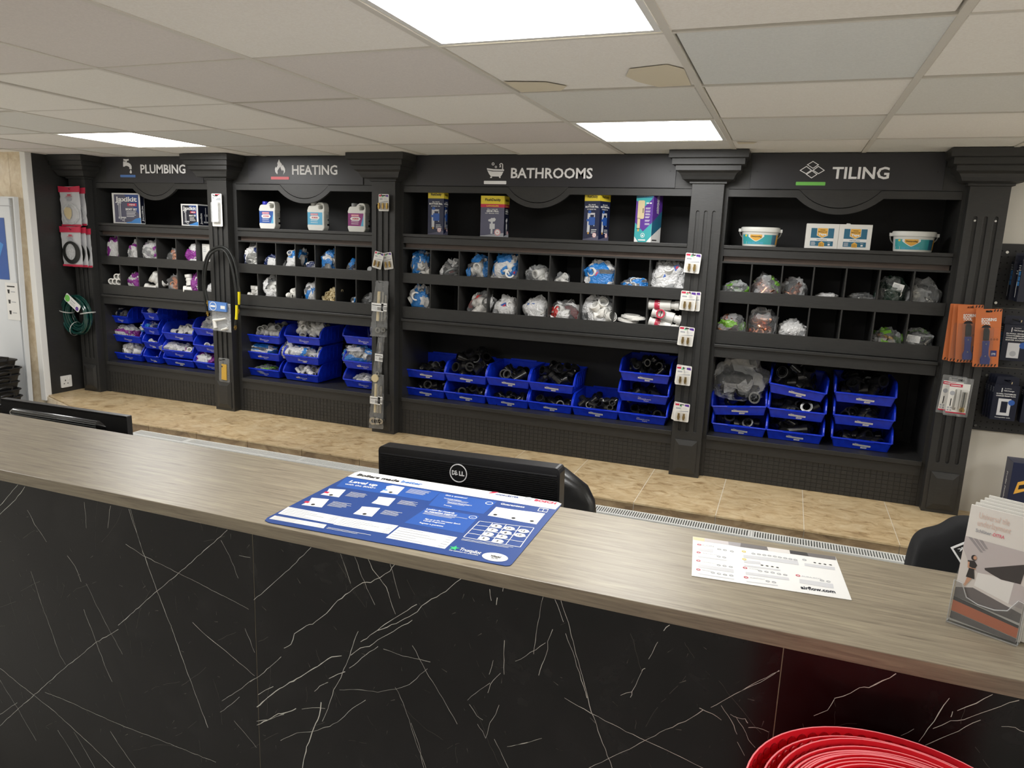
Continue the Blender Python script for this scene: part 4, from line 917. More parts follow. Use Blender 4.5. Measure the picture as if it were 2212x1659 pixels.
# fill valve cartons
def valve_picture(b, f, w, h, blue, dark):
    b.m('print_lgrey'); b.rect(f, w * .25, h * .17, w * .42, h * .58, .0008); b.rect(f, w * .40, h * .54, w * .72, h * .58, .0008); b.rect(f, w * .66, h * .30, w * .72, h * .56, .0008)
    b.m(blue); b.rect(f, w * .28, h * .57, w * .46, h * .63, .001); b.poly(f, rrect(w * .34, h * .32, w * .74, h * .49, w * .04), .0011); b.rect(f, w * .20, h * .40, w * .36, h * .45, .0011)
    b.m('print_orange'); b.rect(f, w * .30, h * .13, w * .38, h * .18, .0008)
for lab, x, yaw, w, d, kind in (('slim navy and yellow fill valve carton, first on the bathrooms shelf', -1.804, 0, .108, .062, 'bottom'), ('wide grey and yellow fill valve carton with red band, bathrooms shelf', -1.450, 0, .152, .080, 'side'),
                                ('navy and yellow fill valve carton turned to its corner, bathrooms shelf', -.812, -.34, .106, .105, 'bottom'), ('turquoise and purple cistern carton turned to its corner, bathrooms shelf', -.515, -.33, .106, .105, 'twin')):
    h = .262 if kind != 'side' else .238
    t, f, sd = carton(lab, x, 2.30 if yaw else 2.29, w, d, h, yaw, {'bottom': 'navy', 'side': 'slate', 'twin': 'white'}[kind])
    for nm, fr, W in (('print', f, w), ('side_print', sd, d)):
        b = MB()
        if kind == 'twin':
            b.m('print_purple'); b.poly(fr, [(0, h), (W, h), (W, h * .40), (W * .5, h * .22), (0, h * .40)] if fr is f else [(0, h), (W, h), (W, h * .66), (0, h * .40)], .0003)
            b.m('print_teal' if fr is f else 'print_dteal'); b.poly(fr, [(0, h * .40), (W * .5, h * .22), (W, h * .40), (W, h * .12), (W * .72, 0), (W * .25, 0), (0, h * .12)] if fr is f else [(0, h * .40), (W, h * .66), (W, h * .33), (0, h * .12)], .0005)
            if fr is f:
                b.m('print_teal'); b.poly(fr, [(0, h), (W, h), (W * .92, h * .88), (W * .55, h * .74), (0, h * .86)], .0005)
                b.m('print_dteal'); b.rect(fr, 0, h * .91, W, h, .0006); b.m('print_lgrey'); b.text(fr, 'FLUSHDADDY', W * .1, h * .945, W * .9, h * .022, .001)
                b.m('fit_beige'); b.poly(fr, rrect(W * .12, h * .48, W * .52, h * .86, W * .08), .0008); b.rect(fr, W * .14, h * .28, W * .30, h * .50, .0008); b.m('print_black'); b.rect(fr, W * .10, h * .272, W * .32, h * .285, .001); b.rect(fr, W * .42, h * .6, W * .46, h * .7, .001)
                b.m('print_orange'); b.rect(fr, W * .18, h * .22, W * .26, h * .27, .0008)
                for z in (.70, .64, .58, .52, .45, .38): bars(b, fr, W * .58, W * .88, h * z, 2, h * .02, h * .009, 'white')
                b.m('white'); b.rect(fr, W * .60, h * .79, W * .76, h * .815, .001); b.rect(fr, W * .80, h * .79, W * .92, h * .815, .001); b.plate(fr, circ(W * .5, h * .14, W * .12), [circ(W * .5, h * .14, W * .095)], .0004, .001); b.poly(fr, circ(W * .5, h * .135, W * .05), .001)
                b.rect(fr, W * .25, h * .03, W * .68, h * .055, .001)
            else:
                
                b.m('white'); b.text(Fr(fr.pt(W * .42, h * .97), -fr.v, fr.u), 'FLUSHDADDY', 0, 0, h * .38, W * .2, .001, bold=.04); b.rect(fr, W * .1, h * .035, W * .6, h * .055, .001, m='print_black')
        else:
            top = h * (.17 if kind == 'bottom' else .2)
            b.m('print_yellow'); b.rect(fr, 0, h - top, W, h, .0003); b.m('print_black'); b.text(fr, 'FlushDaddy', W * .18, h - top * .62, W * .84, top * .30, .0008, bold=.03)
            if kind == 'side':
                b.m('print_red'); b.rect(fr, 0, h * .72, W, h * .80, .0004); b.m('print_yellow'); b.text(fr, 'LONGLIFE', W * .25, h * .74, W * .76, h * .03, .0008, bold=.03)
                if fr is sd: b.m('dk_navy'); b.rect(fr, 0, 0, W, h * .72, .0003)
            z0 = .74 if kind == 'bottom' else .66
            b.m('white'); b.text(fr, 'FILL VALVE', W * .28, h * z0, W * .72, h * .022, .0008, bold=.03)
            b.text(fr, 'BOTTOM FILL' if kind == 'bottom' else 'SIDE FILL', W * .08 if kind == 'bottom' else W * .25, h * (z0 - .05), W * .92 if kind == 'bottom' else W * .78, h * .034, .0008, bold=.05)
            b.text(fr, '1/2" BRASS TAIL', W * .2, h * (z0 - .095), W * .78, h * .020, .0008, bold=.03)
            if kind == 'bottom': valve_picture(b, fr, W, h, 'print_blue', 0); bars(b, fr, W * .52, W * .9, h * .22, 3, h * .035, h * .012, 'white')
            else:
                b.m('print_lgrey'); b.rect(fr, W * .45, h * .07, W * .53, h * .46, .0008); b.poly(fr, [(W * .34, h * .42), (W * .60, h * .47), (W * .66, h * .43), (W * .62, h * .38), (W * .48, h * .36), (W * .34, h * .38)], .0009); b.rect(fr, W * .40, h * .19, W * .62, h * .32, .001)
            b.m('slate' if kind == 'bottom' else 'print_grey'); b.poly(fr, [(0, 0), (W, 0), (W, h * .10), (W * .2, h * .03), (0, h * .02)], .0005)
            b.m('white'); b.poly(fr, circ(W * .74, h * .11, W * .13), .001); b.m('print_red'); b.plate(fr, circ(W * .74, h * .11, W * .12), [circ(W * .74, h * .11, W * .10)], .001, .0013); b.text(fr, '5', W * .70, h * .095, W * .78, h * .03, .0014)
        b.build(nm, t)
# waterproof tape cartons
for lab, x, w in (('white tape carton, left of two side by side on the tiling shelf', .378, .155), ('white tape carton with torn top, right of two on the tiling shelf', .534, .152)):
    t, f, sd = carton(lab, x, 2.29, w, .12, .124, 0, 'card_white')
    h = .124; a, c = w * .16, w * .86
    b = MB('print_dteal'); b.rect(f, a, h * .42, c, h * .82, .0004); b.rect(f, a, h * .10, c, h * .30, .0004); b.m('white'); b.rect(f, a, h * .30, c, h * .42, .0005)
    m_ = (a + c) / 2; k = w * .155
    b.m('white'); b.poly(f, [(m_ - k - .002, h * .82), (m_ - k - .002, h * .52), (m_, h * .425), (m_ + k + .002, h * .52), (m_ + k + .002, h * .82)], .0007)
    b.m('print_orange'); b.poly(f, [(m_ - k, h * .82), (m_ - k, h * .53), (m_, h * .44), (m_ + k, h * .53), (m_ + k, h * .82)], .0009)
    b.m('print_black'); b.rect(f, m_ - k * .5, h * .735, m_ + k * .5, h * .757, .0012); b.text(f, 'Waterproof', m_ - k * .9, h * .655, m_ + k * .9, h * .045, .0012, bold=.03)
    b.m('white'); b.text(f, 'Tape', m_ - k * .8, h * .535, m_ + k * .85, h * .085, .0014, bold=.05)
    b.m('print_black'); b.text(f, 'Self-Adhesive', m_ - k * 1.0, h * .335, m_ + k * 1.0, h * .04, .0008)
    b.m('print_orange'); b.poly(f, [(m_ - k * .55, h * .08), (m_ + k * .55, h * .08), (m_ + k * .55, h * .22), (m_, h * .29), (m_ - k * .55, h * .22)], .0007); b.m('brass')
    for q in range(4): b.rect(f, m_ - k * .42 + q * k * .22, h * .09, m_ - k * .30 + q * k * .22, h * .22, .0009)
    b.m('white'); b.rect(f, c - .024, h * .13, c - .014, h * .20, .0007); b.text(f, '10m', c - .026, h * .24, c - .012, h * .025, .0008); bars(b, f, a + .004, a + .028, h * .25, 5, h * .03, h * .014, 'print_lgrey')
    b.build('print', t)
    if 'torn' in lab: MB('card_white').plate(f, [(.03, h), (.05, h), (.048, h + .004), (.032, h + .005)], (), -.03, 0).build('torn_flap', t)
# tubs of adhesive
for lab, x in (('white tub with teal and yellow label, left end of the tiling shelf', .1515), ('white tub with teal and yellow label, right end of the tiling shelf', .884)):
    t = thing('tub', lab, 'tub', (x, 2.36, TS), 'tubs on the tiling top shelf')
    sy = .70; rx = lambda z: .086 + .006 * z / .075
    b = MB('hdpe'); b.lathe([(.001, 0), (.085, 0), (.087, .004), (.0925, .074), (.094, .077)], (x, 2.36, TS), 40, sy); b.build('body', t, smooth=True)
    b = MB('hdpe'); b.lathe([(.094, .073), (.099, .075), (.101, .088), (.098, .098), (.092, .0995), (.088, .096), (.001, .095)], (x, 2.36, TS), 40, sy); b.build('lid', t, smooth=True)
    b = MB()
    N = 30
    def P(a, z): r = rx(z) + .0016; return (x + r * math.sin(a), 2.36 - sy * r * math.cos(a), TS + z)
    for k in range(N):
        a0, a1 = -1.35 + 2.75 * k / N, -1.35 + 2.75 * (k + 1) / N; am = (a0 + a1) / 2
        b.add([P(a0, .010), P(a1, .010), P(a1, .060), P(a0, .060)], [(0, 1, 2, 3)], 'print_lgrey' if am < -1.15 else 'print_orange' if am > 1.12 else 'print_dteal' if am > .72 else 'print_teal')
    e = MB('white'); F0 = Fr((x - .016, 0, TS), (1, 0, 0), (0, 0, 1))
    lo = lambda q: .024 + .026 * min(1, abs(q) / .040) ** 1.35
    for k in range(16):
        q0, q1 = -.040 + .005 * k, -.035 + .005 * k
        e.poly(F0, [(q0, lo(q0)), (q1, lo(q1)), (q1, .060), (q0, .060)], .0006, 'white')
        if 1 < k < 14: e.poly(F0, [(q0, lo(q0) + .004), (q1, lo(q1) + .004), (q1, .060), (q0, .060)], .0011, 'print_orange')
    e.m('print_black'); e.text(F0, 'Waterproofing', -.026, .047, .026, .007, .0022)
    e.m('print_sky'); [e.rect(F0, -.040 + .02 * q, z_, -.022 + .02 * q, z_ + .003, .0006) for q in range(4) for z_ in (.018, .0125)]; e.m('white'); e.poly(F0, rrect(-.064, .010, -.046, .024, .003)); e.m('print_yellow'); e.poly(F0, circ(-.052, .054, .005))
    for (X, Yy, Z), f_ in zip(e.v, range(len(e.v))):
        q = max(-1, min(1, (X - x) / (rx(Z - TS) + .0016))); e.v[f_] = (X, 2.36 - sy * (rx(Z - TS) + .0022) * math.sqrt(1 - q * q) + Yy, Z)
    b.add(e.v, [], None); k0 = len(b.v) - len(e.v)
    b.f += [tuple(i + k0 for i in f_) for f_ in e.f]; b.mi += e.mi
    b.build('label', t)
    b = MB('tie_white')
    for sg in (-1, 1):
        b.box(x + sg * .104 - .007, 2.352, TS + .074, x + sg * .104 + .007, 2.368, TS + .090)
    b.tube([(x + .106 * math.cos(a), 2.36 + .075 * math.sin(a), TS + .080 - .060 * math.sin(a) ** .8) for a in [PI * k / 24 for k in range(25)]], .0028, 6)
    b.build('handle', t, smooth=True)

# ================================================================== goods hanging on the pilasters
def hook(p, x, z, y0=2.199, L=.05):
    b = MB('peg_black'); b.tube([(x, y0 + .01, z), (x, y0 - L, z), (x, y0 - L - .004, z + .008)], .0022, 6); b.build('display_hook', bpy.data.objects[p])
PN = ['pilaster', 'pilaster.001', 'pilaster.002', 'pilaster.003', 'pilaster.004']
def tilt_fr(x, y, z, a): return Fr((x, y, z), (math.cos(a), 0, math.sin(a)), (-math.sin(a), 0, math.cos(a)))
def dome(b, fr, x0, z0, x1, z1, dep, m='acrylic', r=.006):
    o = [[fr.pt(a, c, q) for a, c in rrect(x0 + e, z0 + e, x1 - e, z1 - e, r)] for e, q in ((0, 0), (.001, dep * .7), (.004, dep))]
    n = len(o[0]); vs = [p for r_ in o for p in r_]
    fs = [(i * n + k, i * n + (k + 1) % n, (i + 1) * n + (k + 1) % n, (i + 1) * n + k) for i in range(2) for k in range(n)] + [tuple(2 * n + k for k in range(n))]
    return b.add(vs, fs, m)
def brass_pack(label, x, z, a=0., w=.082, h=.104, y=2.172, n=2, stripe='print_red', fm_='brass', group='white blister packs on the pilasters'):
    """white hang card with a clear blister of small brass fittings; (x, z) is the top middle"""
    t = thing('blister_pack', label, 'blister pack', (x, y, z - h), group); f = tilt_fr(x, y, z, a); w2 = w / 2
    MB('card_white').plate(f, rrect(-w2, -h, w2, 0, .006), [[(-.012, -.012), (.012, -.012), (.012, -.006), (-.012, -.006)]], -.0012, 0).build('card', t)
    b = MB(stripe); b.poly(f, [(-w2 + .003, -.015), (-w2 + .003, -.005), (-.016, -.004), (-.016, -.015)], .0003); b.m('print_green'); b.rect(f, -.014, -.018, -.002, -.013, .0003); b.m('print_purple'); b.poly(f, [(.014, -.015), (.014, -.005), (w2 - .006, -.004), (w2 - .003, -.018)], .0003)
    b.m('print_grey'); b.rect(f, -w2 + .008, -.034, -.008, -.026, .0003); b.poly(f, [(-w2 + .006, -.050), (w2 - .006, -.046), (w2 - .006, -.040), (0, -.044)], .0003); bars(b, f, 0, w2 - .008, -.026, 3, .004, .0016, 'print_lgrey', .0004)
    b.build('print', t)
    dome(MB(), f, -w2 + .008, -h + .008, w2 - .008, -h + .052, .016).build('blister', t)
    for k in range(n):
        b = MB(fm_); cx = (k - (n - 1) / 2) * .028
        p = lambda q, c: f.pt(cx, -h + .030 + q, c)
        b.tube([p(-.018, .009), p(-.010, .009), p(-.0099, .009), p(.004, .009), p(.0041, .009), p(.018, .009)], [.0055, .0055, .0075, .0075, .006, .006], 8); b.build('fitting', t, smooth=True)
    return t
brass_pack('white blister card of two brass fittings, topmost of five on the fourth pilaster', -.164, 1.733, -.06)
brass_pack('white blister card of two brass fittings, second of five on the fourth pilaster', -.172, 1.533, -.05); 
brass_pack('white blister card behind the second card on the fourth pilaster', -.152, 1.531, -.0, y=2.191)
brass_pack('white blister card of two brass fittings, third of five on the fourth pilaster', -.166, 1.341, -.06)
brass_pack('white blister card of two brass fittings, fourth of five on the fourth pilaster', -.164, 1.124, -.03); brass_pack('white blister card just behind the fourth card on the fourth pilaster', -.166, 1.127, -.06, y=2.191)
brass_pack('white blister card of two brass fittings, lowest of five on the fourth pilaster', -.157, .919, -.02); brass_pack('white blister card fanned behind the lowest card on the fourth pilaster', -.163, .917, -.12, y=2.191)
brass_pack('small white blister card of three brass fittings at the top of the third pilaster', -2.047, 2.014, 0, .072, .102, n=3)
brass_pack('small blister card leaning left under the top card on the third pilaster', -2.076, 1.664, -.22, .066, .104, n=2); brass_pack('small blister card leaning right under the top card on the third pilaster', -2.036, 1.662, .16, .066, .104, y=2.191, n=2)
for p, x, zs_ in ((3, -.1645, (1.727, 1.527, 1.335, 1.119, .913)), (2, -2.047, (2.006,)), (2, -2.056, (1.656,))):
    for z in zs_: hook(PN[p], x, z - .003)
# long clear bags of pipe kits on the third pilaster
def kit(label, x0, z1, x1, z0, tubes, tm, y, lean, sticks, lumps, seed):
    """clear bag from (x0..x1, z0..z1); tubes = [(x, zlow, zhigh, r)]"""
    t = thing('clear_bag', label, 'bag', ((x0 + x1) / 2, y, z0), 'clear bags of tail pipes on the third pilaster')
    b = MB('film_clear'); n = 14; rows = 22; w = (x1 - x0); cx0 = (x0 + x1) / 2
    rings = []
    for r in range(rows + 1):
        q = r / rows; z = z0 + (z1 - z0) * q; ww = w * (1.0 - .28 * q) / 2; ring = []
        for k in range(n):
            a = 2 * PI * k / n; nn = noise.noise(Vector((math.cos(a) * 2 + seed, math.sin(a) * 2, q * 12)))
            dd = .019 * (1 - .75 * max(0, q - .8) / .2) * (.35 + .65 * min(1, q * 10))
            ring.append((cx0 + lean * (q - .5) + ww * math.cos(a) * (1 + .16 * nn), y + dd * math.sin(a) * (1 + .7 * nn), z + .006 * nn))
        rings.append(ring)
    b.loft(rings, True); b.build('film', t)
    for (xa, za, zb, r) in tubes: MB(tm if xa != tubes[0][0] or len(tubes) == 1 else 'fit_beige').cyl((xa, y - .003, za), (xa + lean * .35, y - .003, zb), r, 10).build('tail_pipe', t, smooth=True)
    for (xa, za, r) in lumps:
        b = MB('steel'); b.pipe((xa, y - .016, za), (xa, y + .010, za), r, r * .45, 14); b.lathe([(.001, -.004), (r * .42, -.004), (r * .42, .004), (.001, .004)], (xa, y, za), 10); b.build('rose', t, smooth=True)
    for (xa, za, sw, sh) in sticks:
        f = Fr((xa, y - .024, za), (1, 0, -.03), (0.03, 0, 1)); b = MB('white'); b.rect(f, 0, 0, sw, sh); b.m('print_black'); b.rect(f, .004, sh * .70, sw - .004, sh * .78, .0005)
        for k in range(9): b.rect(f, sw * .5 + k * .0036, sh * .15, sw * .5 + k * .0036 + (.0012, .002)[k % 2], sh * .55, .0005)
        b.m('print_grey'); bars(b, f, .004, sw * .45, sh * .5, 3, sh * .14, sh * .05, 'print_grey', .0005); b.build('label_sticker', t)
kit('upper clear bag of cream and silver tail pipes on the third pilaster', -2.128, 1.486, -2.004, 1.136, [(-2.082, 1.235, 1.42, .010), (-2.050, 1.235, 1.42, .008), (-2.030, 1.24, 1.40, .008)], 'steel', 2.165, .03, [(-2.115, 1.298, .085, .052), (-2.045, 1.302, .04, .05)], [(-2.075, 1.178, .020), (-2.035, 1.182, .016)], 3)
kit('middle slim clear bag of a silver tail pipe on the third pilaster', -2.108, 1.142, -2.046, .880, [(-2.076, .930, 1.10, .009)], 'steel', 2.172, .035, [(-2.095, .980, .058, .048)], [(-2.082, .895, .017)], 5)
kit('lower clear bag of silver tail pipes and roses on the third pilaster', -2.138, .890, -2.030, .533, [(-2.098, .64, .83, .009), (-2.078, .64, .83, .009), (-2.060, .64, .82, .008)], 'steel', 2.160, .02, [(-2.124, .700, .075, .05), (-2.066, .705, .034, .048)], [(-2.108, .583, .026), (-2.075, .585, .024), (-2.050, .588, .018)], 8)
for z in (1.478, 1.134, .880): hook(PN[2], -2.066, z)
b = MB('fit_beige'); b.X = None; b.lathe([(.001, -.006), (.024, -.006), (.026, 0), (.024, .006), (.001, .006)], (0, 0, 0), 16); b.v = [(-2.094 + a, 2.150 + c, .866 + d) for a, d, c in b.v]
tag(b.build('plastic_disc', smooth=True), 'cream plastic disc with a hole hanging between the clear bags', 'disc')
# red-headed bags on the first pilaster
for k, (lab, z1, z0, dx, y, ring) in enumerate((('flat bag with red header and pale seal, front upper one on the first pilaster', 2.031, 1.749, 0, 2.150, 0), ('flat bag behind the upper red-headed bag on the first pilaster', 2.022, 1.756, .022, 2.176, 0),
                                       ('flat bag with red header and black rubber ring, front lower one on the first pilaster', 1.742, 1.458, .006, 2.130, 1), ('flat bag in the middle of the lower red-headed stack on the first pilaster', 1.738, 1.456, .030, 2.152, 1), ('flat bag at the back of the lower red-headed stack on the first pilaster', 1.730, 1.452, .048, 2.176, 1))):
    xa, xb = -4.768 + dx, -4.568 + dx
    t = thing('flat_bag', lab, 'bag', ((xa + xb) / 2, y, z0), 'red-headed flat bags on the first pilaster'); f = Fr((xa, y, z0), (1, 0, .02), (-.015, 0, 1)); W, Hh = xb - xa, z1 - z0
    b = MB('print_lgrey'); rows, cols = 12, 8
    vs = [f.pt(W * c / cols, Hh * r / rows, .006 * noise.noise(Vector((c * .8, r * .7, k * 3)))) for r in range(rows + 1) for c in range(cols + 1)]
    b.add(vs, [(r * (cols + 1) + c, r * (cols + 1) + c + 1, (r + 1) * (cols + 1) + c + 1, (r + 1) * (cols + 1) + c) for r in range(rows) for c in range(cols)]); b.build('film', t, smooth=True)
    MB('print_red').plate(f, [(-.004, Hh - .040), (W + .002, Hh - .040), (W + .006, Hh + .002), (W * .5, Hh - .004), (-.006, Hh + .004)], (), -.002, .006).build('header', t)
    MB('print_red').rect(f, -.002, -.004, W, .010, .005).build('red_hem', t)
    b = MB('print_red'); b.rect(f, W * .42, Hh * .77, W * .60, Hh * .80, .008); b.rect(f, W * .34, Hh * .745, W * .66, Hh * .755, .008); bars(b, f, W * .28, W * .72, Hh * .72, 2, Hh * .02, Hh * .008, 'print_grey', .008)
    b.m('print_grey'); b.rect(f, W * .38, Hh * .64, W * .60, Hh * .69, .008); b.build('print', t)
    if ring:
        b = MB('rubber'); b.plate(f, circ(W * .5, Hh * .34, W * .43, Hh * .29, 30), [circ(W * .47, Hh * .36, W * .26, Hh * .21, 30)], .006, .012); b.build('rubber_ring', t)
        MB('film_haze').poly(f, circ(W * .47, Hh * .36, W * .255, Hh * .205, 24), .009).build('clear_window', t)
    else:
        b = MB('fit_beige'); b.poly(f, [(W * .18, Hh * .40), (W * .28, Hh * .48), (W * .50, Hh * .46), (W * .58, Hh * .40), (W * .56, Hh * .26), (W * .46, Hh * .16), (W * .34, Hh * .18), (W * .20, Hh * .28)], .008); b.build('pale_seal', t)
        b = MB('film_haze'); b.plate(f, circ(W * .52, Hh * .30, W * .42, Hh * .27, 24), [circ(W * .52, Hh * .30, W * .36, Hh * .22, 24)], .006, .010); b.build('clear_ring', t)
hook(PN[0], -4.66, 2.012, L=.06); hook(PN[0], -4.65, 1.724, L=.085)
# green hose coil
t = thing('hose_coil', 'coiled dark green garden hose with white ties on the first pilaster', 'hose', (-4.69, 2.10, 1.10))
b = MB('hose_green'); pts = []; HX, HZ = -4.672, 1.095
for k in range(12 * 44 + 1):
    a = 2 * PI * k / 44 + 1.2; lp = k / 44; j = int(lp + .5)
    R_ = (.076, .094, .112, .130, .142, .122, .104, .086, .098, .116, .134, .146)[j % 12] * (lp + .5 - j) + (.076, .094, .112, .130, .142, .122, .104, .086, .098, .116, .134, .146)[(j - 1) % 12] * (1 - (lp + .5 - j))
    yy = 2.168 - .0048 * lp - .010 * math.sin(a + 1)
    pts.append((HX + R_ * math.cos(a) * 1.0 + .004 * math.sin(j * 5), yy, HZ + R_ * math.sin(a) * 1.02 - .004 * math.sin(j * 3)))
b.tube(pts, .0088, 8); b.build('hose', t, smooth=True)
for a in (.18, 2.95, 4.45):
    b = MB('tie_white'); c = Vector((HX + .112 * math.cos(a), 2.138, HZ + .112 * math.sin(a))); rd = Vector((math.cos(a), 0, math.sin(a)))
    b.loft([[c + rd * (.055 * math.cos(q)) + Vector((0, .050 * math.sin(q), 0)) + rd.cross(Vector((0, 1, 0))) * s_ for s_ in (-.004, .004)] for q in [2 * PI * k / 16 for k in range(16)]], False, True); b.build('cable_tie', t)
f = tilt_fr(-4.672, 2.078, 1.236, -.60); b = MB('white')
b.plate(f, rrect(-.03, -.050, .135, .012, .012), (), -.001, 0); b.m('bar_green'); b.poly(f, circ(-.004, -.020, .026), .0006); b.m('print_purple'); b.poly(f, circ(.112, -.030, .016), .0006); b.m('print_grey'); b.rect(f, .03, -.012, .08, -.006, .0006); bars(b, f, .03, .10, -.025, 3, .006, .002, 'print_grey'); b.build('label_card', t)
hook(PN[0], -4.69, 1.185, L=.12); hook(PN[0], -4.62, 1.44, L=.02)
# things on the second pilaster
t = thing('blister_pack', 'long white blister pack at the top of the second pilaster', 'blister pack', (-3.34, 2.18, 1.78)); f = tilt_fr(-3.384, 2.178, 1.785, .0)
MB('card_white').plate(f, rrect(0, 0, .086, .216, .006), [rrect(.030, .200, .056, .207, .003)], -.0015, 0).build('card', t)
b = MB('print_red'); b.rect(f, .03, .207, .07, .213, .0004); b.m('print_grey'); b.rect(f, .006, .182, .022, .192, .0004); b.poly(f, [(.03, .172), (.08, .172), (.076, .190), (.05, .186)], .0004); b.build('print', t)
dome(MB('film_haze'), f, .008, .022, .076, .162, .024, 'film_haze').build('blister', t); MB('white').plate(f, rrect(.016, .03, .068, .155, .004), (), .001, .018).build('white_part', t)
hook(PN[1], -3.341, 1.985)
t = thing('flexible_hose', 'looped black gas hose with yellow bands on the second pilaster', 'hose', (-3.34, 2.15, 1.1))
for k, (dy, ds, pts) in enumerate(((0, 0, [(-3.4371,1.2045), (-3.45,1.2688), (-3.4611,1.3813), (-3.4515,1.4941), (-3.4159,1.5831), (-3.3657,1.6324), (-3.2996,1.6505), (-3.236,1.6335), (-3.1943,1.5768), (-3.1728,1.5074), (-3.1607,1.406), (-3.1556,1.3431), (-3.1604,1.2793), (-3.1642,1.2391)]),
                          (-.012, 1, [(-3.4194,1.2794), (-3.4366,1.3751), (-3.4216,1.4958), (-3.3842,1.5845), (-3.3369,1.6217), (-3.2864,1.6338), (-3.2428,1.6137), (-3.2082,1.5529), (-3.1882,1.4756), (-3.1747,1.382), (-3.1688,1.2953), (-3.17,1.2235), (-3.1766,1.167), (-3.1844,1.1262)]))):
    P3 = [Vector((a, 2.15 + dy, c)) for a, c in pts]; sm = []
    for i in range(len(P3) - 1):
        p0, p1, p2, p3 = P3[max(i - 1, 0)], P3[i], P3[i + 1], P3[min(i + 2, len(P3) - 1)]
        for q in range(5):
            u = q / 5; sm.append(.5 * ((2 * p1) + (p2 - p0) * u + (2 * p0 - 5 * p1 + 4 * p2 - p3) * u * u + (3 * p1 - p0 - 3 * p2 + p3) * u ** 3))
    sm.append(P3[-1]); MB('rubber').tube(sm, .0085, 8).build('rubber_hose', t, smooth=True)
    MB('yellow').tube(sm[-12 + (0 if k == 0 else -2):-4 if k == 0 else -5], .0096, 10).build('yellow_band', t, smooth=True)
    for e, q in ((sm[0], Vector((.004, 0, -.035))), (sm[-1], Vector((-.004, 0, -.032)))):
        b = MB('brass'); b.tube([e, e + q * .3, e + q * .31, e + q * .6, e + q * .61, e + q], [.007, .007, .0105, .0105, .006, .006], 8); b.build('brass_end', t, smooth=True)
hook(PN[1], -3.36, 1.628, L=.07)
t = thing('clear_bag', 'clear bag with pale blue header and white lever on the second pilaster', 'bag', (-3.32, 2.15, 1.07)); f = tilt_fr(-3.404, 2.140, 1.075, -.03)
b = MB('film_clear'); b.add([f.pt(.170 * c / 8, .200 * r / 10, .010 * noise.noise(Vector((c * .9, r * .8, 4)))) for r in range(11) for c in range(9)], [(r * 9 + c, r * 9 + c + 1, (r + 1) * 9 + c + 1, (r + 1) * 9 + c) for r in range(10) for c in range(8)]); b.build('film', t)
MB('film_haze').plate(f, [(.004, .004), (.166, .0), (.160, .196), (.0, .196)], (), -.016, -.014).build('back_film', t)
b = MB('bar_blue'); b.plate(f, [(-.004, .140), (.150, .142), (.150, .204), (-.006, .204)], (), -.002, .012); b.m('white'); b.plate(f, circ(.035, .172, .030, n=24), [circ(.035, .172, .026, n=24)], .012, .0128); b.rect(f, .014, .166, .056, .178, .0128); b.rect(f, .10, .160, .138, .182, .0126); b.build('header', t)
b = MB('fit_white'); b.tube([f.pt(.02, .07, -.005), f.pt(.08, .082, -.004), f.pt(.13, .095, -.004)], [.011, .008, .006], 8); b.tube([f.pt(.03, .07, -.005), f.pt(.04, .02, -.004)], [.010, .014], 8); b.tube([f.pt(.09, .012, -.004), f.pt(.145, .030, -.004)], [.006, .009], 8); b.build('white_lever', t, smooth=True)
hook(PN[1], -3.35, 1.262)
t = thing('blister_pack', 'clear clamshell pack with yellow insert low on the second pilaster', 'blister pack', (-3.345, 2.18, .70)); f = tilt_fr(-3.39, 2.186, .706, -.01)
MB('film_clear').plate(f, rrect(0, 0, .094, .172, .010), [rrect(.034, .158, .060, .164, .0028)], -.001, .001).build('backing', t)
dome(MB(), f, .012, .014, .082, .140, .020).build('clamshell', t)
b = MB('tape_yellow'); b.plate(f, [(.026, .018), (.070, .016), (.072, .128), (.030, .130)], (), .001, .006); b.m('print_black'); b.poly(f, circ(.034, .112, .006), .0066); b.build('yellow_insert', t)
hook(PN[1], -3.343, .866)
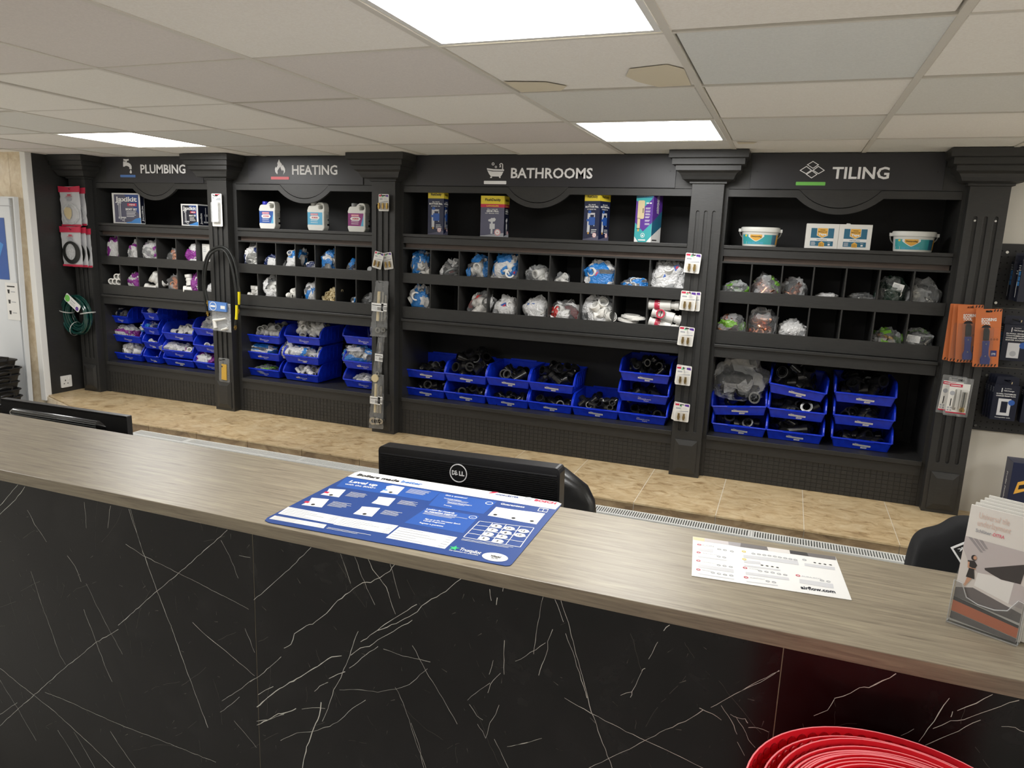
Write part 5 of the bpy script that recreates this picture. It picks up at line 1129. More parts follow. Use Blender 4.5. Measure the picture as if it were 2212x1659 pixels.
# fifth pilaster: scoring tools and clear blister packs
def scorer(label, x, z, a, y):
    t = thing('scoring_tool', label, 'tool', (x, y, z - .272), 'carded scoring tools on the fifth pilaster'); f = tilt_fr(x, y, z, a); f.u = f.u * .84; w2 = .062
    b = MB('tool_orange'); b.plate(f, rrect(-w2, -.272, w2, 0, .004), [rrect(-.016, -.016, .016, -.007, .004)], -.0012, 0); b.build('card', t)
    b = MB('print_black')
    for k in range(3):
        q = .022 + .014 * k; b.poly(f, [(q, -.013), (q + .006, -.013), (q + .010, -.002), (q + .004, -.002)], .0004)
    for k in range(7):
        q = -.055 + .016 * k; b.poly(f, [(q, -.270), (q + .007, -.270), (q + .012, -.258), (q + .005, -.258)], .0004)
    b.m('mesh_orange'); b.text(f, 'CARBIDE TIPPED', -.036, -.040, .028, .006, .0005)
    b.m('white'); b.text(f, 'SCORING', -.034, -.056, .038, .0135, .0005, bold=.04); b.text(f, 'TOOL', -.034, -.072, .010, .0135, .0005, bold=.04)
    for k in range(8): b.rect(f, .020, -.094 - .005 * k, .052 - RND.uniform(0, .006), -.0925 - .005 * k, .0004, 'mesh_orange')
    b.m('print_black')
    for q in (.020, .034, .048): b.plate(f, circ(q, -.142, .0045, n=10), [circ(q, -.142, .003, n=10)], .0002, .0005)
    b.poly(f, circ(-.008, -.088, .022, .014, 14, 0, PI), .0004)
    b.m('tool_navy'); b.rect(f, .020, -.222, .050, -.194, .0004); b.m('white'); b.text(f, 'STS', .025, -.215, .045, .009, .0007, bold=.03); b.build('print', t)
    MB('plastic_black').plate(f, [(-.021, -.146), (.008, -.146), (.008, -.100), (.002, -.088), (-.018, -.088), (-.021, -.100)], (), .002, .010).build('blade_cover', t, bevel=.002)
    MB('tool_navy').plate(f, [(-.024, -.148), (.012, -.148), (.009, -.185), (.010, -.215), (.020, -.232), (.018, -.258), (-.028, -.258), (-.030, -.232), (-.022, -.215), (-.022, -.185)], (), .002, .013).build('handle', t, bevel=.003)
    b = MB('steel'); b.poly(f, circ(-.006, -.163, .0035), .0136); b.poly(f, circ(-.006, -.220, .0035), .0136); b.build('rivet', t, kind='stuff')
    dome(MB(), f, -.036, -.266, .028, -.084, .017).build('blister', t)
scorer('orange carded scoring tool, front right one on the fifth pilaster', 1.204, 1.534, .075, 2.120)
scorer('orange carded scoring tool, front left one on the fifth pilaster', 1.132, 1.546, .085, 2.140)
scorer('orange carded scoring tool, second behind the left one on the fifth pilaster', 1.116, 1.546, .045, 2.156)
scorer('orange carded scoring tool, backmost on the fifth pilaster', 1.106, 1.546, .0, 2.172)
hook(PN[4], 1.135, 1.537, L=.085); hook(PN[4], 1.205, 1.521, L=.095)
for lab, x, y, a in (('clear blister pack of a brass tap, front one below the scoring tools', 1.146, 2.160, -.02), ('clear blister pack of a brass tap, back one below the scoring tools', 1.122, 2.182, -.05)):
    t = thing('blister_pack', lab, 'blister pack', (x, y, 1.0)); f = tilt_fr(x, y, 1.200 if y > 2.17 else 1.196, a)
    MB('film_clear').plate(f, rrect(-.052, -.190, .052, 0, .005), [rrect(-.014, -.016, .014, -.010, .003)], -.001, .001).build('backing', t)
    b = MB('card_white'); b.plate(f, [(-.044, -.176), (.042, -.176), (.042, -.028), (-.044, -.028)], (), .001, .002); b.m('print_red'); b.rect(f, -.044, -.046, .010, -.032, .0024); b.rect(f, -.044, -.176, .042, -.170, .0024); b.m('white'); b.rect(f, -.040, -.0415, .002, -.0375, .0028)
    b.m('print_grey'); b.poly(f, circ(-.028, -.078, .011), .0024); b.m('print_black'); b.rect(f, -.031, -.142, -.027, -.105, .0024); b.m('print_grey')
    for q in range(4): b.rect(f, -.040 + .012 * (q % 2), -.166 + .012 * (q // 2), -.032 + .012 * (q % 2), -.158 + .012 * (q // 2), .0024)
    b.build('insert_card', t)
    dome(MB(), f, .004, -.168, .040, -.056, .024).build('blister', t)
    b = MB('steel'); b.tube([f.pt(.022, -.140, .012), f.pt(.022, -.066, .012)], .010, 10); b.build('tap_handle', t, smooth=True); b = MB('brass'); b.tube([f.pt(.022, -.163, .012), f.pt(.022, -.150, .012), f.pt(.022, -.1499, .012), f.pt(.022, -.141, .012)], [.012, .012, .008, .008], 8); b.build('tap_body', t, smooth=True)
hook(PN[4], 1.144, 1.184, L=.06)
# pegboards and toothbrush charger boxes right of the unit
for n, (z0, z1) in enumerate(((1.534, 1.836), (1.248, 1.530), (.926, 1.243))):
    t = thing('pegboard', ('top', 'middle', 'bottom')[n] + ' black pegboard panel on the cream wall right of the unit', 'pegboard', (1.5, 2.29, z0), 'pegboard panels right of the unit')
    b = MB('peg_black'); b.box(1.236, 2.284, z0, 2.05, 2.2995, z1); b.build('board', t, bevel=.001)
    b = MB('hole')
    for a in range(30):
        for c in range(int((z1 - z0) / .028)):
            X, Z = 1.255 + .027 * a, z0 + .016 + .028 * c; b.poly(FY(2.284), circ(X, Z, .0035, n=8), .0004)
    b.build('peg_holes', t, kind='stuff')
    for X, Z in ((1.262, z0 + .022), (1.275, z1 - .04)): MB('steel').cyl((X, 2.284, Z), (X, 2.280, Z), .0065, 10).build('screw', t, smooth=True)
def charger(label, x0, z0, w, h, y0, d, face):
    t = thing('charger_box', label, 'box', (x0, y0, z0), 'charger boxes on the pegboards'); f = Fr((x0, y0, z0), (1, 0, 0), (0, 0, 1)); ls = Fr((x0, y0 + d, z0), (0, -1, 0), (0, 0, 1))
    MB('dk_navy').box(x0, y0, z0, x0 + w, y0 + d, z0 + h).build('box', t, bevel=.0008); MB('dk_navy').plate(Fr((x0, y0 + d * .5, z0), (1, 0, 0), (0, 0, 1)), [(.004, h), (w - .004, h), (w - .008, h + .040), (.008, h + .040)], [rrect(w * .35, h + .018, w * .62, h + .026, .003)], -.001, .001).build('hang_tab', t)
    b = MB('white'); bars(b, ls, d * .15, d * .9, h * .90, 3, h * .055, h * .022, 'print_lgrey')
    if face != 'plate':
        for k in range(3 if face == 'brush' else 4): b.rect(ls, d * .35, h * (.66 - .13 * k), d * .9, h * (.77 - .13 * k), .0005, 'print_lblue')
        if face == 'brush': b.m('white'); b.rect(ls, d * .10, h * .10, d * .26, h * .50, .0006); b.rect(ls, d * .16, h * .50, d * .2, h * .78, .0006)
    b.m('white'); b.rect(f, w * .30, h * .80, w * .33, h * .92, .0005); b.text(f, 'ProofVision', w * .42, h * .90, w * .68, h * .022, .0006); b.text(f, 'TBCharge', w * .38, h * .83, w * .80, h * .035, .0006)
    lines = ('IN-WALL SINGLE', 'TOOTHBRUSH', 'CHARGER WITH', 'SHAVER SOCKET') if face == 'socket' else ('IN-WALL TOOTHBRUSH', 'CHARGER FRONT PLATE') if face == 'plate' else ('TOOTHBRUSH', 'CHARGER')
    for k, s_ in enumerate(lines): b.text(f, s_, w * .12, h * (.74 - .06 * k), w * .88, h * .032, .0006, bold=.03)
    if face == 'socket': b.m('print_lgrey'); b.rect(f, w * .25, h * .08, w * .74, h * .50, .0006); b.m('print_grey'); b.poly(f, circ(w * .5, h * .2, w * .13), .0008); b.m('print_blue'); b.poly(f, circ(w * .86, h * .44, w * .15), .001)
    elif face == 'plate':
        b.m('print_lgrey'); b.plate(f, [(w * .24, h * .14), (w * .74, h * .14), (w * .74, h * .62), (w * .24, h * .62)], [[(w * .36, h * .22), (w * .62, h * .22), (w * .62, h * .54), (w * .36, h * .54)]], .0003, .0008); b.m('print_blue'); b.poly(f, circ(w * .76, h * .52, w * .13), .001); b.m('white'); b.text(f, 'Compatible with', w * .2, h * .07, w * .8, h * .025, .0006)
    else: b.m('print_lgrey'); b.rect(f, w * .35, h * .05, w * .9, h * .5, .0006)
    b.build('print', t)
charger('dark navy charger box, front one on the top pegboard at right edge', 1.315, 1.572, .11, .180, 2.16, .05, 'brush'); charger('dark navy charger box, back one on the top pegboard at right edge', 1.298, 1.574, .11, .180, 2.225, .05, 'brush')
charger('dark box for a charger with shaver socket on the middle pegboard', 1.290, 1.294, .100, .170, 2.18, .075, 'socket')
for k, lab in enumerate(('front', 'second', 'third', 'backmost')): charger('navy front plate box, %s of four on the bottom pegboard' % lab, 1.293 - .006 * k, 1.004 + .001 * k, .104, .170, 2.19 + .022 * k, .020, 'plate')
charger('navy box at the right edge of the bottom pegboard', 1.42, 1.0, .104, .17, 2.2, .05, 'plate')
for x, z, nbd in ((1.37, 1.77, 'pegboard'), (1.34, 1.482, 'pegboard.001'), (1.345, 1.192, 'pegboard.002')):
    b = MB('steel'); b.tube([(x, 2.29, z), (x, 2.13, z), (x, 2.125, z + .01)], .0025, 6); b.build('display_hook', bpy.data.objects[nbd])
t = thing('book_box', 'navy box with gold picture leaning on the ledge at right edge', 'box', (1.40, 2.1, .496)); MB('navy').box(1.385, 2.05, .4962, 1.62, 2.16, .838).build('box', t, bevel=.001)
ls = Fr((1.385, 2.16, .496), (0, -1, 0), (0, 0, 1)); b = MB('white'); b.text(Fr(ls.pt(.04, .28), (0, 0, -1), (0, -1, 0)), 'Profile Finished', 0, 0, .15, .016, .0006); b.build('side_lettering', t); f = Fr((1.385, 2.05, .496), (1, 0, 0), (0, 0, 1)); b = MB('print_orange'); b.poly(f, [(.02, .19), (.10, .23), (.10, .28), (.03, .25)], .0006); b.m('dk_navy'); b.poly(f, [(.035, .215), (.09, .235), (.09, .255), (.037, .236)], .001); b.build('cover_picture', t); b = MB('print_lgrey'); b.plate(f, circ(.06, .13, .05, .02), [circ(.06, .13, .046, .016)], .0003, .0008); b.build('cover_oval', t)
# socket on the black return wall
t = thing('wall_socket', 'white single power socket on the black return wall', 'socket', (-4.79, 2.097, .576)); f = Fr((-4.80, 2.097, .576), (0, 1, 0), (0, 0, 1))
MB('white').plate(f, rrect(-.044, -.045, .044, .045, .005), (), 0, .009).build('face_plate', t, bevel=.002)
b = MB('print_black'); b.rect(f, -.014, .004, -.006, .014, .0094)
for q in (-.026, .004): b.rect(f, q, -.018, q + .010, -.012, .0094)
b.build('pin_holes', t); MB('white').plate(f, rrect(.018, .012, .034, .032, .002), (), .009, .013).build('switch', t)

# ================================================================== the service counter
t = ctr = thing('counter', 'long service counter with grey oak top and black marble front', 'counter', (-.2, -.42, 0))
MB('oak').box(-3.6, -.620, 1.1105, 2.2, -.228, 1.140).build('worktop', t, bevel=.0015)
MB('plastic_black').box(-3.6, -.604, .0, 2.2, -.28, 1.110).build('carcass', t)
sx = [-3.6, -2.92, -1.82, -.722, .378, 1.478, 2.2]
for k in range(6): MB('marble').box(sx[k] + .0008, -.615, .02, sx[k + 1] - .0008, -.605, 1.110).build('marble_panel', t)
for x in sx[1:-1]: MB('seam').box(x - .0009, -.6142, .02, x + .0009, -.606, 1.110).build('panel_joint', t)
FV = FY(-.615)
def vein(b, pts, w, m):
    """a hair-line in the stone: a thin ragged ribbon on the panel face"""
    P = [Vector((a, c)) for a, c in pts]; L = []
    for i in range(len(P) - 1):
        n = max(2, int((P[i + 1] - P[i]).length / .012)); d = (P[i + 1] - P[i]); q = Vector((-d.y, d.x)).normalized() if d.length else Vector((0, 1))
        L += [P[i] + d * (k / n) + q * RND.uniform(-1, 1) * .0011 for k in range(n)]
    L.append(P[-1])
    for i in range(len(L) - 1):
        d = L[i + 1] - L[i]; q = Vector((-d.y, d.x)).normalized()
        if m == 'vein_thin' and RND.random() < .25: continue
        w0, w1 = (w * (.35 + .9 * abs(noise.noise(Vector((L[j].x * 30, L[j].y * 30, 3))) )) for j in (i, i + 1))
        b.poly(FV, [tuple(L[i] - q * w0), tuple(L[i + 1] - q * w1), tuple(L[i + 1] + q * w1), tuple(L[i] + q * w0)], .0003, m)
vb = MB('vein')
BOLD = [
 ([(-1.0829,1.1053), (-1.0586,1.0402), (-1.0321,0.9663), (-1.0094,0.9111), (-0.9633,0.8072), (-0.9316,0.7242), (-0.8738,0.5852)], .0011), ([(-1.0774,1.1063), (-1.063,1.0525), (-1.0458,0.9988)], .0008),
 ([(-1.1002,1.0139), (-1.0461,0.9943), (-0.939,0.9722), (-0.831,0.9476), (-0.739,0.9255)], .0008), ([(-0.7897,1.1058), (-0.8503,1.0517), (-0.939,0.9722), (-1.0094,0.9111), (-1.1443,0.7906)], .0010),
 ([(-1.1453,0.7796), (-1.2235,0.7251), (-1.3441,0.6234), (-1.4443,0.533), (-1.5498,0.4403), (-1.6296,0.3656)], .0010), ([(-1.6026,0.5533), (-1.5316,0.5248), (-1.4712,0.5022), (-1.3993,0.4756), (-1.291,0.4223), (-1.1946,0.3706)], .0011),
 ([(-1.4322,0.526), (-1.3429,0.5226), (-1.2447,0.5126), (-1.1377,0.5066), (-1.0456,0.5047), (-0.9486,0.5006), (-0.8549,0.4966)], .0008), ([(-1.2598,0.8073), (-1.2332,0.7467), (-1.2215,0.7159), (-1.1999,0.6634), (-1.1799,0.625)], .0009),
 ([(-1.6243,0.4027), (-1.5928,0.428), (-1.5468,0.4625)], .0008), ([(-0.905,0.8547), (-0.8578,0.8261), (-0.7937,0.7957), (-0.7286,0.7621)], .0009), ([(-0.7941,0.6273), (-0.7623,0.6024), (-0.7309,0.5753)], .0008), ([(-1.1997,0.4781), (-1.1672,0.44), (-1.1208,0.3944)], .0009),
 ([(-1.3959,0.4218), (-1.3587,0.3806), (-1.3196,0.3302)], .0007), ([(-1.4565,1.1066), (-1.4888,1.0782), (-1.533,1.038)], .0012), ([(-1.4316,1.1059), (-1.4716,1.0647), (-1.5365,1.0137)], .0010), ([(-0.7289,0.7555), (-0.7672,0.7207), (-0.8277,0.6701)], .0008), ([(-0.7758,0.696), (-0.7997,0.6689), (-0.8344,0.6384)], .0009),
 ([(-0.7601,1.0506), (-0.7291,1.0525)], .0008), ([(-0.8095,1.0782), (-0.7868,1.0453), (-0.7649,0.9956)], .0007), ([(-1.4304,1.0437), (-1.4098,1.01), (-1.3718,0.9679)], .0007), ([(-1.2262,1.0987), (-1.2274,1.0314)], .0006), ([(-1.1408,1.1042), (-1.1548,1.0445)], .0006),
 ([(-1.6082,0.5147), (-1.5491,0.4459), (-1.4855,0.3628)], .0007), ([(-0.7508,0.8759), (-0.7263,0.8216)], .0007), ([(-1.3017,0.9441), (-1.2774,0.9211), (-1.2607,0.8825)], .0008), ([(-1.4399,0.8737), (-1.4174,0.8009), (-1.3909,0.7334), (-1.3596,0.6518), (-1.3432,0.6311)], .0006), ([(-1.2431,0.8816), (-1.2133,0.8272), (-1.1726,0.766), (-1.137,0.7132)], .0006), ([(-1.3336,0.4353), (-1.2675,0.347)], .0006),
 ([(-0.5673,1.1067), (-0.5977,1.0758), (-0.6551,1.0161), (-0.7235,0.952)], .0010), ([(-0.3653,1.1085), (-0.3767,1.0932), (-0.3999,1.0743), (-0.4218,1.0587), (-0.4405,1.0547), (-0.4735,1.0252), (-0.5018,0.9995), (-0.5309,0.9633), (-0.5678,0.9297), (-0.5827,0.9228), (-0.6151,0.8946), (-0.6253,0.8663), (-0.6447,0.8528)], .0014),
 ([(-0.217,1.1094), (-0.2496,1.0753), (-0.2806,1.0517), (-0.3027,1.0328), (-0.3122,1.0166), (-0.3611,0.9799), (-0.4048,0.9535)], .0014), ([(-0.314,1.0334), (-0.3579,0.9966), (-0.3879,0.972), (-0.4323,0.9289), (-0.4462,0.9173)], .0012), ([(-0.3233,0.9951), (-0.3676,0.9608), (-0.3945,0.9397), (-0.4254,0.9125), (-0.4463,0.9024), (-0.471,0.8795)], .0012),
 ([(-0.4047,0.9176), (-0.4429,0.88), (-0.4748,0.8482)], .0010), ([(-0.4942,0.8736), (-0.5196,0.8638), (-0.5549,0.8307), (-0.5737,0.8172), (-0.6121,0.7861), (-0.6594,0.7484), (-0.6919,0.7179), (-0.7259,0.6827)], .0022), ([(-0.4531,0.9403), (-0.4746,0.8769), (-0.4966,0.8204), (-0.5151,0.7845), (-0.5305,0.7349), (-0.546,0.6987)], .0011), ([(-0.5489,0.7455), (-0.5532,0.7108), (-0.573,0.6639), (-0.5891,0.621), (-0.602,0.5623)], .0026),
 ([(-0.5276,0.8094), (-0.5038,0.8253), (-0.4856,0.8369)], .0016), ([(-0.5653,0.7672), (-0.552,0.7848), (-0.5296,0.7995)], .0012), ([(-0.7277,0.636), (-0.6857,0.665), (-0.6653,0.6837), (-0.6495,0.6883), (-0.6159,0.7105)], .0018), ([(-0.7274,0.6454), (-0.6939,0.6589), (-0.6495,0.6864)], .0010), ([(-0.6005,0.7142), (-0.5718,0.726), (-0.538,0.7328)], .0009),
 ([(-0.7199,0.7155), (-0.6992,0.7339), (-0.677,0.749)], .0012), ([(-0.7429,0.7438), (-0.7182,0.7613), (-0.6852,0.7968), (-0.6531,0.8298)], .0009), ([(-0.6614,0.6152), (-0.6155,0.6493), (-0.5691,0.6669), (-0.5274,0.6918), (-0.4976,0.7164), (-0.4683,0.7527), (-0.4344,0.7829)], .0008), ([(-0.5005,0.7885), (-0.4538,0.8031), (-0.4046,0.8098), (-0.3601,0.8304), (-0.3299,0.8485), (-0.2877,0.8956)], .0006),
 ([(-0.4285,1.1083), (-0.4167,1.0887), (-0.4016,1.074), (-0.3848,1.0555), (-0.3764,1.0305), (-0.3629,1.0002)], .0009), ([(-0.4954,1.1071), (-0.4801,1.0752), (-0.4699,1.0453)], .0007), ([(-0.3768,1.1081), (-0.365,1.0769), (-0.3532,1.0372)], .0007), ([(-0.4591,1.1079), (-0.4422,1.0671), (-0.4252,1.0325), (-0.4116,1.0099)], .0006), ([(-0.3226,0.9396), (-0.3076,0.9162), (-0.2908,0.8883), (-0.2676,0.8606), (-0.2443,0.8266), (-0.2177,0.7887)], .0008),
 ([(-0.3911,0.9145), (-0.3439,0.9101), (-0.2814,0.9126)], .0008), ([(-0.3618,0.8333), (-0.3429,0.8019), (-0.329,0.7658), (-0.3116,0.7171), (-0.2873,0.664)], .0007), ([(-0.3239,0.7606), (-0.3048,0.7125), (-0.2923,0.6623)], .0007), ([(-0.1922,0.8413), (-0.1743,0.8208), (-0.1617,0.8148)], .0009), ([(-0.1738,0.8016), (-0.1609,0.7893), (-0.1542,0.7752), (-0.1462,0.813), (-0.1347,0.8355), (-0.1279,0.858)], .0008), ([(-0.1358,0.7792), (-0.1162,0.7481), (-0.103,0.7235)], .0008),
 ([(-0.1274,0.9283), (-0.149,0.8976), (-0.1529,0.8777)], .0008), ([(-0.1211,1.0002), (-0.121,0.9576), (-0.1198,0.9272)], .0008), ([(-0.1079,0.7717), (-0.0871,0.7804), (-0.0649,0.7936)], .0008), ([(-0.1433,0.9519), (-0.1513,0.9189)], .0007), ([(-0.1971,0.8495), (-0.1699,0.8793), (-0.1491,0.9007)], .0006), ([(-0.1558,1.1001), (-0.1521,1.0771)], .0012), ([(-0.1281,1.109), (-0.1293,1.1014)], .0014), ([(-0.139,1.0859), (-0.1414,1.0705)], .0018),
 ([(-0.0478,1.1077), (-0.0526,1.0771), (-0.058,1.029), (-0.0611,0.9861)], .0006), ([(-0.0251,1.1076), (-0.0133,1.0848), (-0.0057,1.0661)], .0011), ([(-0.0133,1.1077), (0.0035,1.067), (0.0227,1.0073), (0.0417,0.9524), (0.0584,0.8964), (0.0839,0.8373), (0.1051,0.7906)], .0010), ([(-0.0001,1.0443), (0.0208,0.9965), (0.0397,0.944), (0.0483,0.9226)], .0010), ([(-0.0249,1.0461), (-0.0348,1.019), (-0.0341,1.0035), (-0.049,0.9439)], .0009),
 ([(0.0045,0.9104), (0.0573,0.8934), (0.1137,0.8782), (0.1639,0.8671), (0.2129,0.8562), (0.2688,0.8435)], .0010), ([(0.3752,1.0661), (0.3286,1.0215), (0.2901,0.9841), (0.2713,0.9664)], .0010), ([(0.2591,0.9567), (0.2297,0.9268), (0.1874,0.8912), (0.1441,0.8492), (0.0943,0.8069), (0.0606,0.7763)], .0009), ([(0.1876,1.1065), (0.1788,1.0923)], .0016), ([(0.1706,1.0682), (0.1658,1.0572), (0.1565,1.0312)], .0009), ([(0.151,1.0122), (0.1459,1.0033)], .0012), ([(0.146,1.0021), (0.1318,0.9588), (0.1291,0.9465)], .0007), ([(0.1104,0.9465), (0.1318,0.9588)], .0006),
 ([(0.2522,0.9602), (0.2755,0.9552), (0.2912,0.9473)], .0009), ([(0.2877,0.9748), (0.3019,0.9591), (0.313,0.9426), (0.3197,0.9272)], .0009), ([(0.3211,0.9127), (0.3359,0.8899)], .0009), ([(0.3048,0.9624), (0.3199,0.9594), (0.3302,0.9612), (0.3351,0.9541)], .0011), ([(0.3369,0.946), (0.3521,0.9505), (0.3699,0.9473)], .0009), ([(0.3144,0.9615), (0.3276,0.9445), (0.3391,0.9232), (0.3518,0.911)], .0007), ([(-0.1032,0.7727), (-0.0719,0.7894), (-0.0363,0.8114)], .0007), ([(-0.0974,0.9608), (-0.0774,0.978), (-0.0384,1.0155)], .0006),
 ([(0.3751,1.0668), (0.3471,1.0359), (0.3179,1.0112)], .0010), ([(0.548,1.1056), (0.5308,1.0878), (0.512,1.0723), (0.4993,1.0677), (0.4875,1.054), (0.466,1.0386), (0.4571,1.0134), (0.4369,0.998)], .0013), ([(0.6805,1.1058), (0.6621,1.0846), (0.6386,1.0656)], .0014), ([(0.7149,1.106), (0.6939,1.0892), (0.6708,1.0715), (0.6491,1.0529), (0.6325,1.0457), (0.6102,1.0255)], .0012), ([(0.6246,1.0841), (0.6153,1.0544), (0.6032,1.0234), (0.5939,0.9974)], .0011), ([(0.6708,1.0592), (0.645,1.0313), (0.6227,1.012), (0.6035,0.9934)], .0010), ([(0.632,1.0625), (0.6316,1.0523)], .0016), ([(0.5839,1.0176), (0.5677,1)], .0008), ([(0.6994,1.0565), (0.7168,1.0584), (0.7293,1.0555)], .0009)]
for pts, w in BOLD: vein(vb, pts, w * .72, 'vein')
for k in range(170):                                  # fainter hair-lines and crazing all over the stone
    x, z = RND.uniform(-1.9, 1.2), RND.uniform(.30, 1.10); a = RND.choice((RND.uniform(-1.4, -.9), RND.uniform(.4, .8), RND.uniform(1.2, 1.7))); L = RND.uniform(.03, .16)
    p = [(x, z)]
    for q in range(3): a += RND.uniform(-.25, .25); p.append((p[-1][0] + L / 3 * math.cos(a), min(1.108, p[-1][1] + L / 3 * math.sin(a))))
    vein(vb, p, .00042, 'vein_thin')
for k in range(420):                                  # tiny flecks
    x, z = RND.uniform(-1.9, 1.2), RND.uniform(.30, 1.09); a = RND.uniform(0, 6.28); L = RND.uniform(.004, .014)
    vb.poly(FV, [(x, z), (x + L * math.cos(a), z + L * math.sin(a)), (x + L * math.cos(a + .1), z + L * math.sin(a + .1) + .0006), (x, z + .0006)], .0003, 'vein_thin')
vb.build('stone_veins', t, kind='stuff')

# blue counter mat with boiler range
M0 = 1.1404
t = tag(MB('print_dblue').plate(FZ(M0), [(-0.6966,-0.2176), (-0.1469,-0.206), (-0.1366,-0.213), (-0.1347,-0.2323), (-0.1269,-0.5748), (-0.1283,-0.584), (-0.1354,-0.5889), (-0.6806,-0.61), (-0.6956,-0.6041), (-0.7015,-0.5895), (-0.7041,-0.2366)], (), 0, .0014).build('counter_mat'), 'blue plastic counter mat printed with boilers on the oak top', 'mat')
T = FZ(M0 + .0014); b = MB('white')
b.poly(T, [(-0.6966,-0.2176), (-0.1469,-0.206), (-0.1366,-0.213), (-0.1384,-0.2562), (-0.7029,-0.2715), (-0.7041,-0.2366)], .0002)
b.m('print_blue'); b.poly(T, [(-0.7029,-0.2773), (-0.4335,-0.2705), (-0.4273,-0.3386), (-0.6854,-0.3491)], .0002); b.poly(T, [(-0.4327,-0.274), (-0.2821,-0.2698), (-0.2805,-0.3589), (-0.4184,-0.3649)], .0002); b.poly(T, [(-0.4145,-0.3791), (-0.283,-0.3744), (-0.2759,-0.4797), (-0.4168,-0.484)], .0002)
b.m('white')
for q in ([(-0.7021,-0.5161), (-0.5577,-0.5136), (-0.5515,-0.5569), (-0.6956,-0.5602)], [(-0.6945,-0.5725), (-0.5615,-0.5668), (-0.556,-0.5868), (-0.6936,-0.5929)], [(-0.5583,-0.5139), (-0.4203,-0.5039), (-0.4168,-0.5527), (-0.55,-0.5592)], [(-0.4146,-0.5091), (-0.2773,-0.5058), (-0.276,-0.5694), (-0.4114,-0.5724)]):
    b.poly(T, q, .0002)
    A, B_, C2, D = [Vector(p) for p in q]
    for k in range(5):
        s_ = (k + .6) / 5.4; L_ = A.lerp(D, s_); R_ = B_.lerp(C2, s_)
        for e0, e1 in ((.03, .45 + .15 * (k % 3)), (.86, .97)):
            p0, p1 = L_.lerp(R_, e0), L_.lerp(R_, e1); dn = (D - A) * .035; b.poly(T, [tuple(p0), tuple(p1), tuple(p1 + dn), tuple(p0 + dn)], .0005, 'print_grey')
b.m('white')
for q in ([(-0.5743,-0.2928), (-0.5638,-0.2793), (-0.5294,-0.2794), (-0.5202,-0.3333), (-0.5668,-0.3376), (-0.5666,-0.3075)], [(-0.6912,-0.3706), (-0.6497,-0.36), (-0.6347,-0.4131), (-0.6848,-0.416), (-0.6833,-0.3899)], [(-0.6902,-0.4433), (-0.6473,-0.434), (-0.6312,-0.4866), (-0.6832,-0.493), (-0.6814,-0.4629)], [(-0.5532,-0.3661), (-0.5098,-0.3592), (-0.4996,-0.411), (-0.5453,-0.4116), (-0.547,-0.3838)], [(-0.5531,-0.4399), (-0.5098,-0.4298), (-0.499,-0.4848), (-0.5457,-0.4885), (-0.5484,-0.4568)], [(-0.2706,-0.3032), (-0.227,-0.3012), (-0.2117,-0.2993), (-0.1519,-0.2922), (-0.1493,-0.3636), (-0.1879,-0.3639), (-0.2272,-0.362), (-0.2678,-0.3625)]):
    b.poly(T, q, .0003)
b.m('print_black')
for p in ((-0.5427,-0.3268), (-0.6603,-0.4074), (-0.6605,-0.4794), (-0.5223,-0.478), (-0.2536,-0.3512), (-0.2086,-0.3518), (-0.1645,-0.3503)): b.poly(T, circ(*p, .0048), .0006)
b.m('print_red')
for p in ((-0.6801,-0.3972), (-0.6822,-0.4728)): b.poly(T, [(p[0] - .006, p[1] - .005), (p[0] + .006, p[1] - .005), (p[0] + .006, p[1] + .005), (p[0] - .006, p[1] + .005)], .0006)
b.m('print_lblue'); p = (-0.5633,-0.3177); b.poly(T, circ(*p, .007, .004), .0006)
Z_ = M0 + .0014
def small(p0, p1, n, h=.0018, gap=.0055):            # block of small print
    P0, P1 = Vector(p0), Vector(p1); d = (P1 - P0); dn = Vector((d.y, -d.x)).normalized()
    for k in range(n):
        e = d * RND.uniform(.65, 1.); o = P0 + dn * gap * k
        b.poly(T, [tuple(o), tuple(o + e), tuple(o + e - dn * h), tuple(o - dn * h)], .0005, 'print_lgrey')
for p0, p1, n in (((-0.5113,-0.2836), (-0.4546,-0.2811), 6), ((-0.6298,-0.3694), (-0.5801,-0.3659), 6), ((-0.6299,-0.4431), (-0.5754,-0.4394), 6), ((-0.492,-0.366), (-0.4429,-0.3618), 5), ((-0.4936,-0.4386), (-0.4484,-0.4362), 5), ((-0.3946,-0.3101), (-0.3345,-0.3079), 2), ((-0.3861,-0.3276), (-0.3306,-0.326), 2), ((-0.4067,-0.4068), (-0.3,-0.403), 3), ((-0.265,-0.5091), (-0.1506,-0.5033), 2), ((-0.5507,-0.5793), (-0.4406,-0.5754), 2)): small(p0, p1, n)
b.m('white')
b.tline('Level up', (-0.6756,-0.3087), (-0.5962,-0.3039), .0155, Z_, bold=.04); b.tline('with the 8000+', (-0.6756,-0.3279), (-0.5902,-0.3221), .010, Z_)
b.tline('Got a question?', (-0.4131,-0.2871), (-0.3556,-0.2845), .007, Z_, bold=.03); b.tline('Technical helpline', (-0.4077,-0.3069), (-0.3608,-0.3054), .005, Z_); b.tline('Find your local contact', (-0.3881,-0.3262), (-0.3255,-0.3235), .0055, Z_); b.tline('Training', (-0.3876,-0.3496), (-0.3661,-0.3494), .0055, Z_)
b.tline('Looking for rewards', (-0.4115,-0.3913), (-0.341,-0.3876), .008, Z_, bold=.03); b.tline('or guarantee support?', (-0.4092,-0.4036), (-0.3309,-0.3979), .008, Z_, bold=.03)
